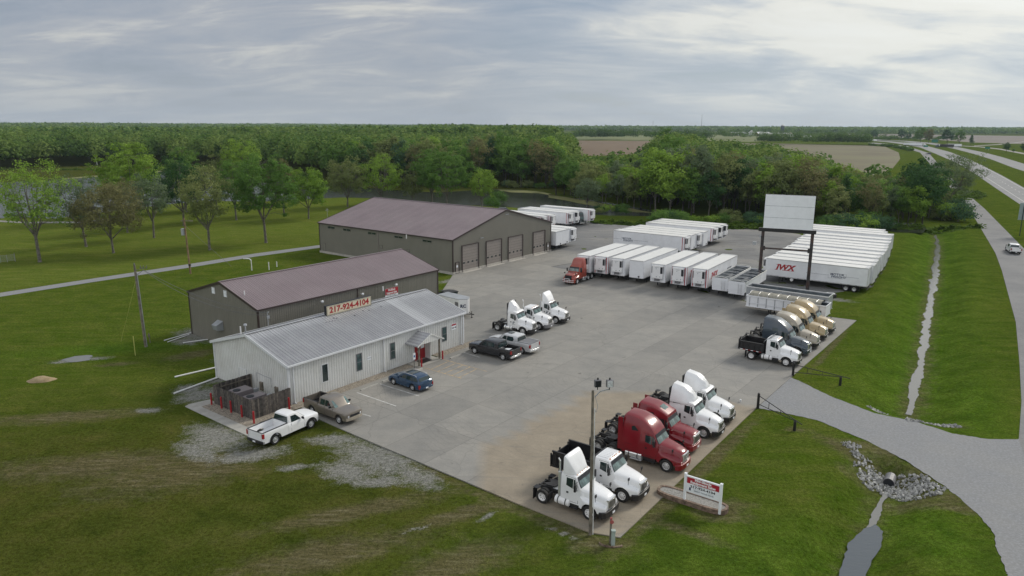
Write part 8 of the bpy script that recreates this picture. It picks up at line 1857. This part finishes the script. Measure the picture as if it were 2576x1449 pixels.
belt('tree_belt', [(1905, 357), (1960, 357.5), (2060, 358), (2110, 357.5), (2150, 358), (2182, 358)], 150, 9, 17, 5.0, 'dark tree belt at the far edge of the ploughed field', 42)
belt('tree_belt', [(1800, 345), (1900, 346), (2000, 342), (2100, 341), (2200, 339)], 110, 9, 20, 7.0, 'loose belt of trees round the far farmstead', 43, .35)
belt('tree_belt', [(2110, 348), (2200, 346), (2300, 345), (2400, 346)], 80, 4, 10, 5.0, 'low hedge along the motorway bend', 44, .35)
belt('tree_belt', [(2182, 359), (2240, 362), (2290, 372)], 60, 1.5, 3.5, 2.5, 'scrub between the frontage road and the motorway bend', 45, .6)
# individual trees along the motorway
for k, (u, v, top, wpx, c_, vi) in enumerate(((830, 228, 130, 80, 'blue', 2), (1145, 232, 120, 70, 'blue', 0), (1228, 240, 150, 60, 'blue', 1), (1370, 252, 112, 85, 'mid', 2), (1462, 256, 125, 80, 'rust', 0), (1675, 272, 130, 90, 'blue', 2), (1815, 278, 140, 85, 'mid', 4), (1950, 284, 180, 55, 'dark', 5), (2355, 362, 270, 70, 'dark', 0), (2440, 362, 325, 60, 'mid', 4), (2570, 392, 265, 70, 'dark', 1), (960, 226, 160, 60, 'grey', 6))):
    g = at(*q2(u, v)); H_ = 10*(v-top)/30.0; D = math.hypot(*g); H_ = (v-top)/3.0667/1.490683*D/FOCAL
    put_tree('motorway_tree', FT[vi], c_, g[0], g[1], k, H_/15, 'tree standing singly along the motorway, far to the right', 'single trees along the motorway', bark=M['barkd'])
# ---- weeds and tufts
def tufts(name, areas, n, s, hgt, mat, label, seed, zf=True):
    r = np.random.default_rng(seed); C = []
    for (cx, cy, a, b, ang), k in areas:
        m = int(n*k); rr = np.sqrt(r.random(m)); th = r.random(m)*2*np.pi; u, v_ = a*rr*np.cos(th), b*rr*np.sin(th); C.append(np.stack([cx+u*math.cos(ang)-v_*math.sin(ang), cy+u*math.sin(ang)+v_*math.cos(ang)], 1))
    C = np.concatenate(C); dens = vnoise(C[:, 0], C[:, 1], 2.0, 9); keep = dens+r.normal(size=len(C))*.12 > .45; C = C[keep]; n_ = len(C)
    C = np.repeat(C, 3, 0)+r.normal(size=(n_*3, 3))[:, :2]*s*.8; n_ = len(C); bumpy = vnoise(C[:, 0], C[:, 1], 1.1, 6)**2
    Z = relief(C[:, 0], C[:, 1])+hgt*bumpy*(.3+.9*r.random(n_)); nb_ = np.zeros((n_, 3)); nb_[:, 2] = 1.3
    me = leaves_mesh(name, np.column_stack([C, Z]), s, seed, up=.1, tone=np.clip(vnoise(C[:, 0], C[:, 1], 3.1, 2)*.6+r.random(n_)*.3, 0, 1), nb=nb_); me.materials.append(mat)
    o = bpy.data.objects.new(name, me); col.objects.link(o); tag(o, label, 'grass', kind='stuff')
M['weed'] = leaf_mat('weed_leaf', (.055, .105, .013), (.085, .150, .020), (.13, .19, .035), .35)
bank = []
for a, b in zip(DITCH_N[:-1], DITCH_N[1:]):
    L_ = math.dist(a, b); an = math.atan2(b[1]-a[1], b[0]-a[0]); nx3, ny3 = -math.sin(an), math.cos(an)
    for sd__ in (-1, 1): bank.append(((a[0]+b[0])/2+nx3*3.6*sd__, (a[1]+b[1])/2+ny3*3.6*sd__, L_*.6, 2.0, an))
if 0: tufts('bank_weeds', [(b, b[2]/12) for b in bank], 1800, .26, .45, M['weed'], 'coarse green weeds on both banks of the ditch', 71)
if 0: tufts('wet_weeds', [(ell_px(300, 880, 8, 1.2, 14), 1.0), (ell_px(360, 865, 5, .8, 14), .5)], 2500, .25, .5, M['weed'], 'lush tall weeds in the wet patch left of the grey pole', 72)
tufts('meadow', [(ell_px(1780, 566, 32, 3.6, -12), 2.0), (ell_px(1940, 564, 24, 4.0, -12), 1.6), (ell_px(2400, 480, 10, 26, -30), 1.6), (ell_px(2340, 430, 14, 40, -32), 2.0), (ell_px(2300, 565, 18, 3, 0), .8), (ell_px(350, 435, 90, 4, 4), 2.0)], 4200, .6, 1.3, M['weed'], 'rough tall grass between the gravel lot and the creek', 73)

# ---- the air itself: far things fade towards blue
hz = MB(); hz.b2(-13500, 13500, -300, 6400, -2.6, 110); ho = hz.build('haze', bpy.data.materials.new('air')); tag(ho, kind='stuff'); hm = ho.data.materials[0]; hm.use_nodes = True; t = hm.node_tree; t.nodes.clear()
pv = N(t, 'ShaderNodeVolumePrincipled'); pv.inputs['Color'].default_value = (.72, .86, 1, 1); pv.inputs['Density'].default_value = .00006; pv.inputs['Anisotropy'].default_value = 0.0
ou = N(t, 'ShaderNodeOutputMaterial'); L(t, pv.outputs[0], ou.inputs['Volume'])
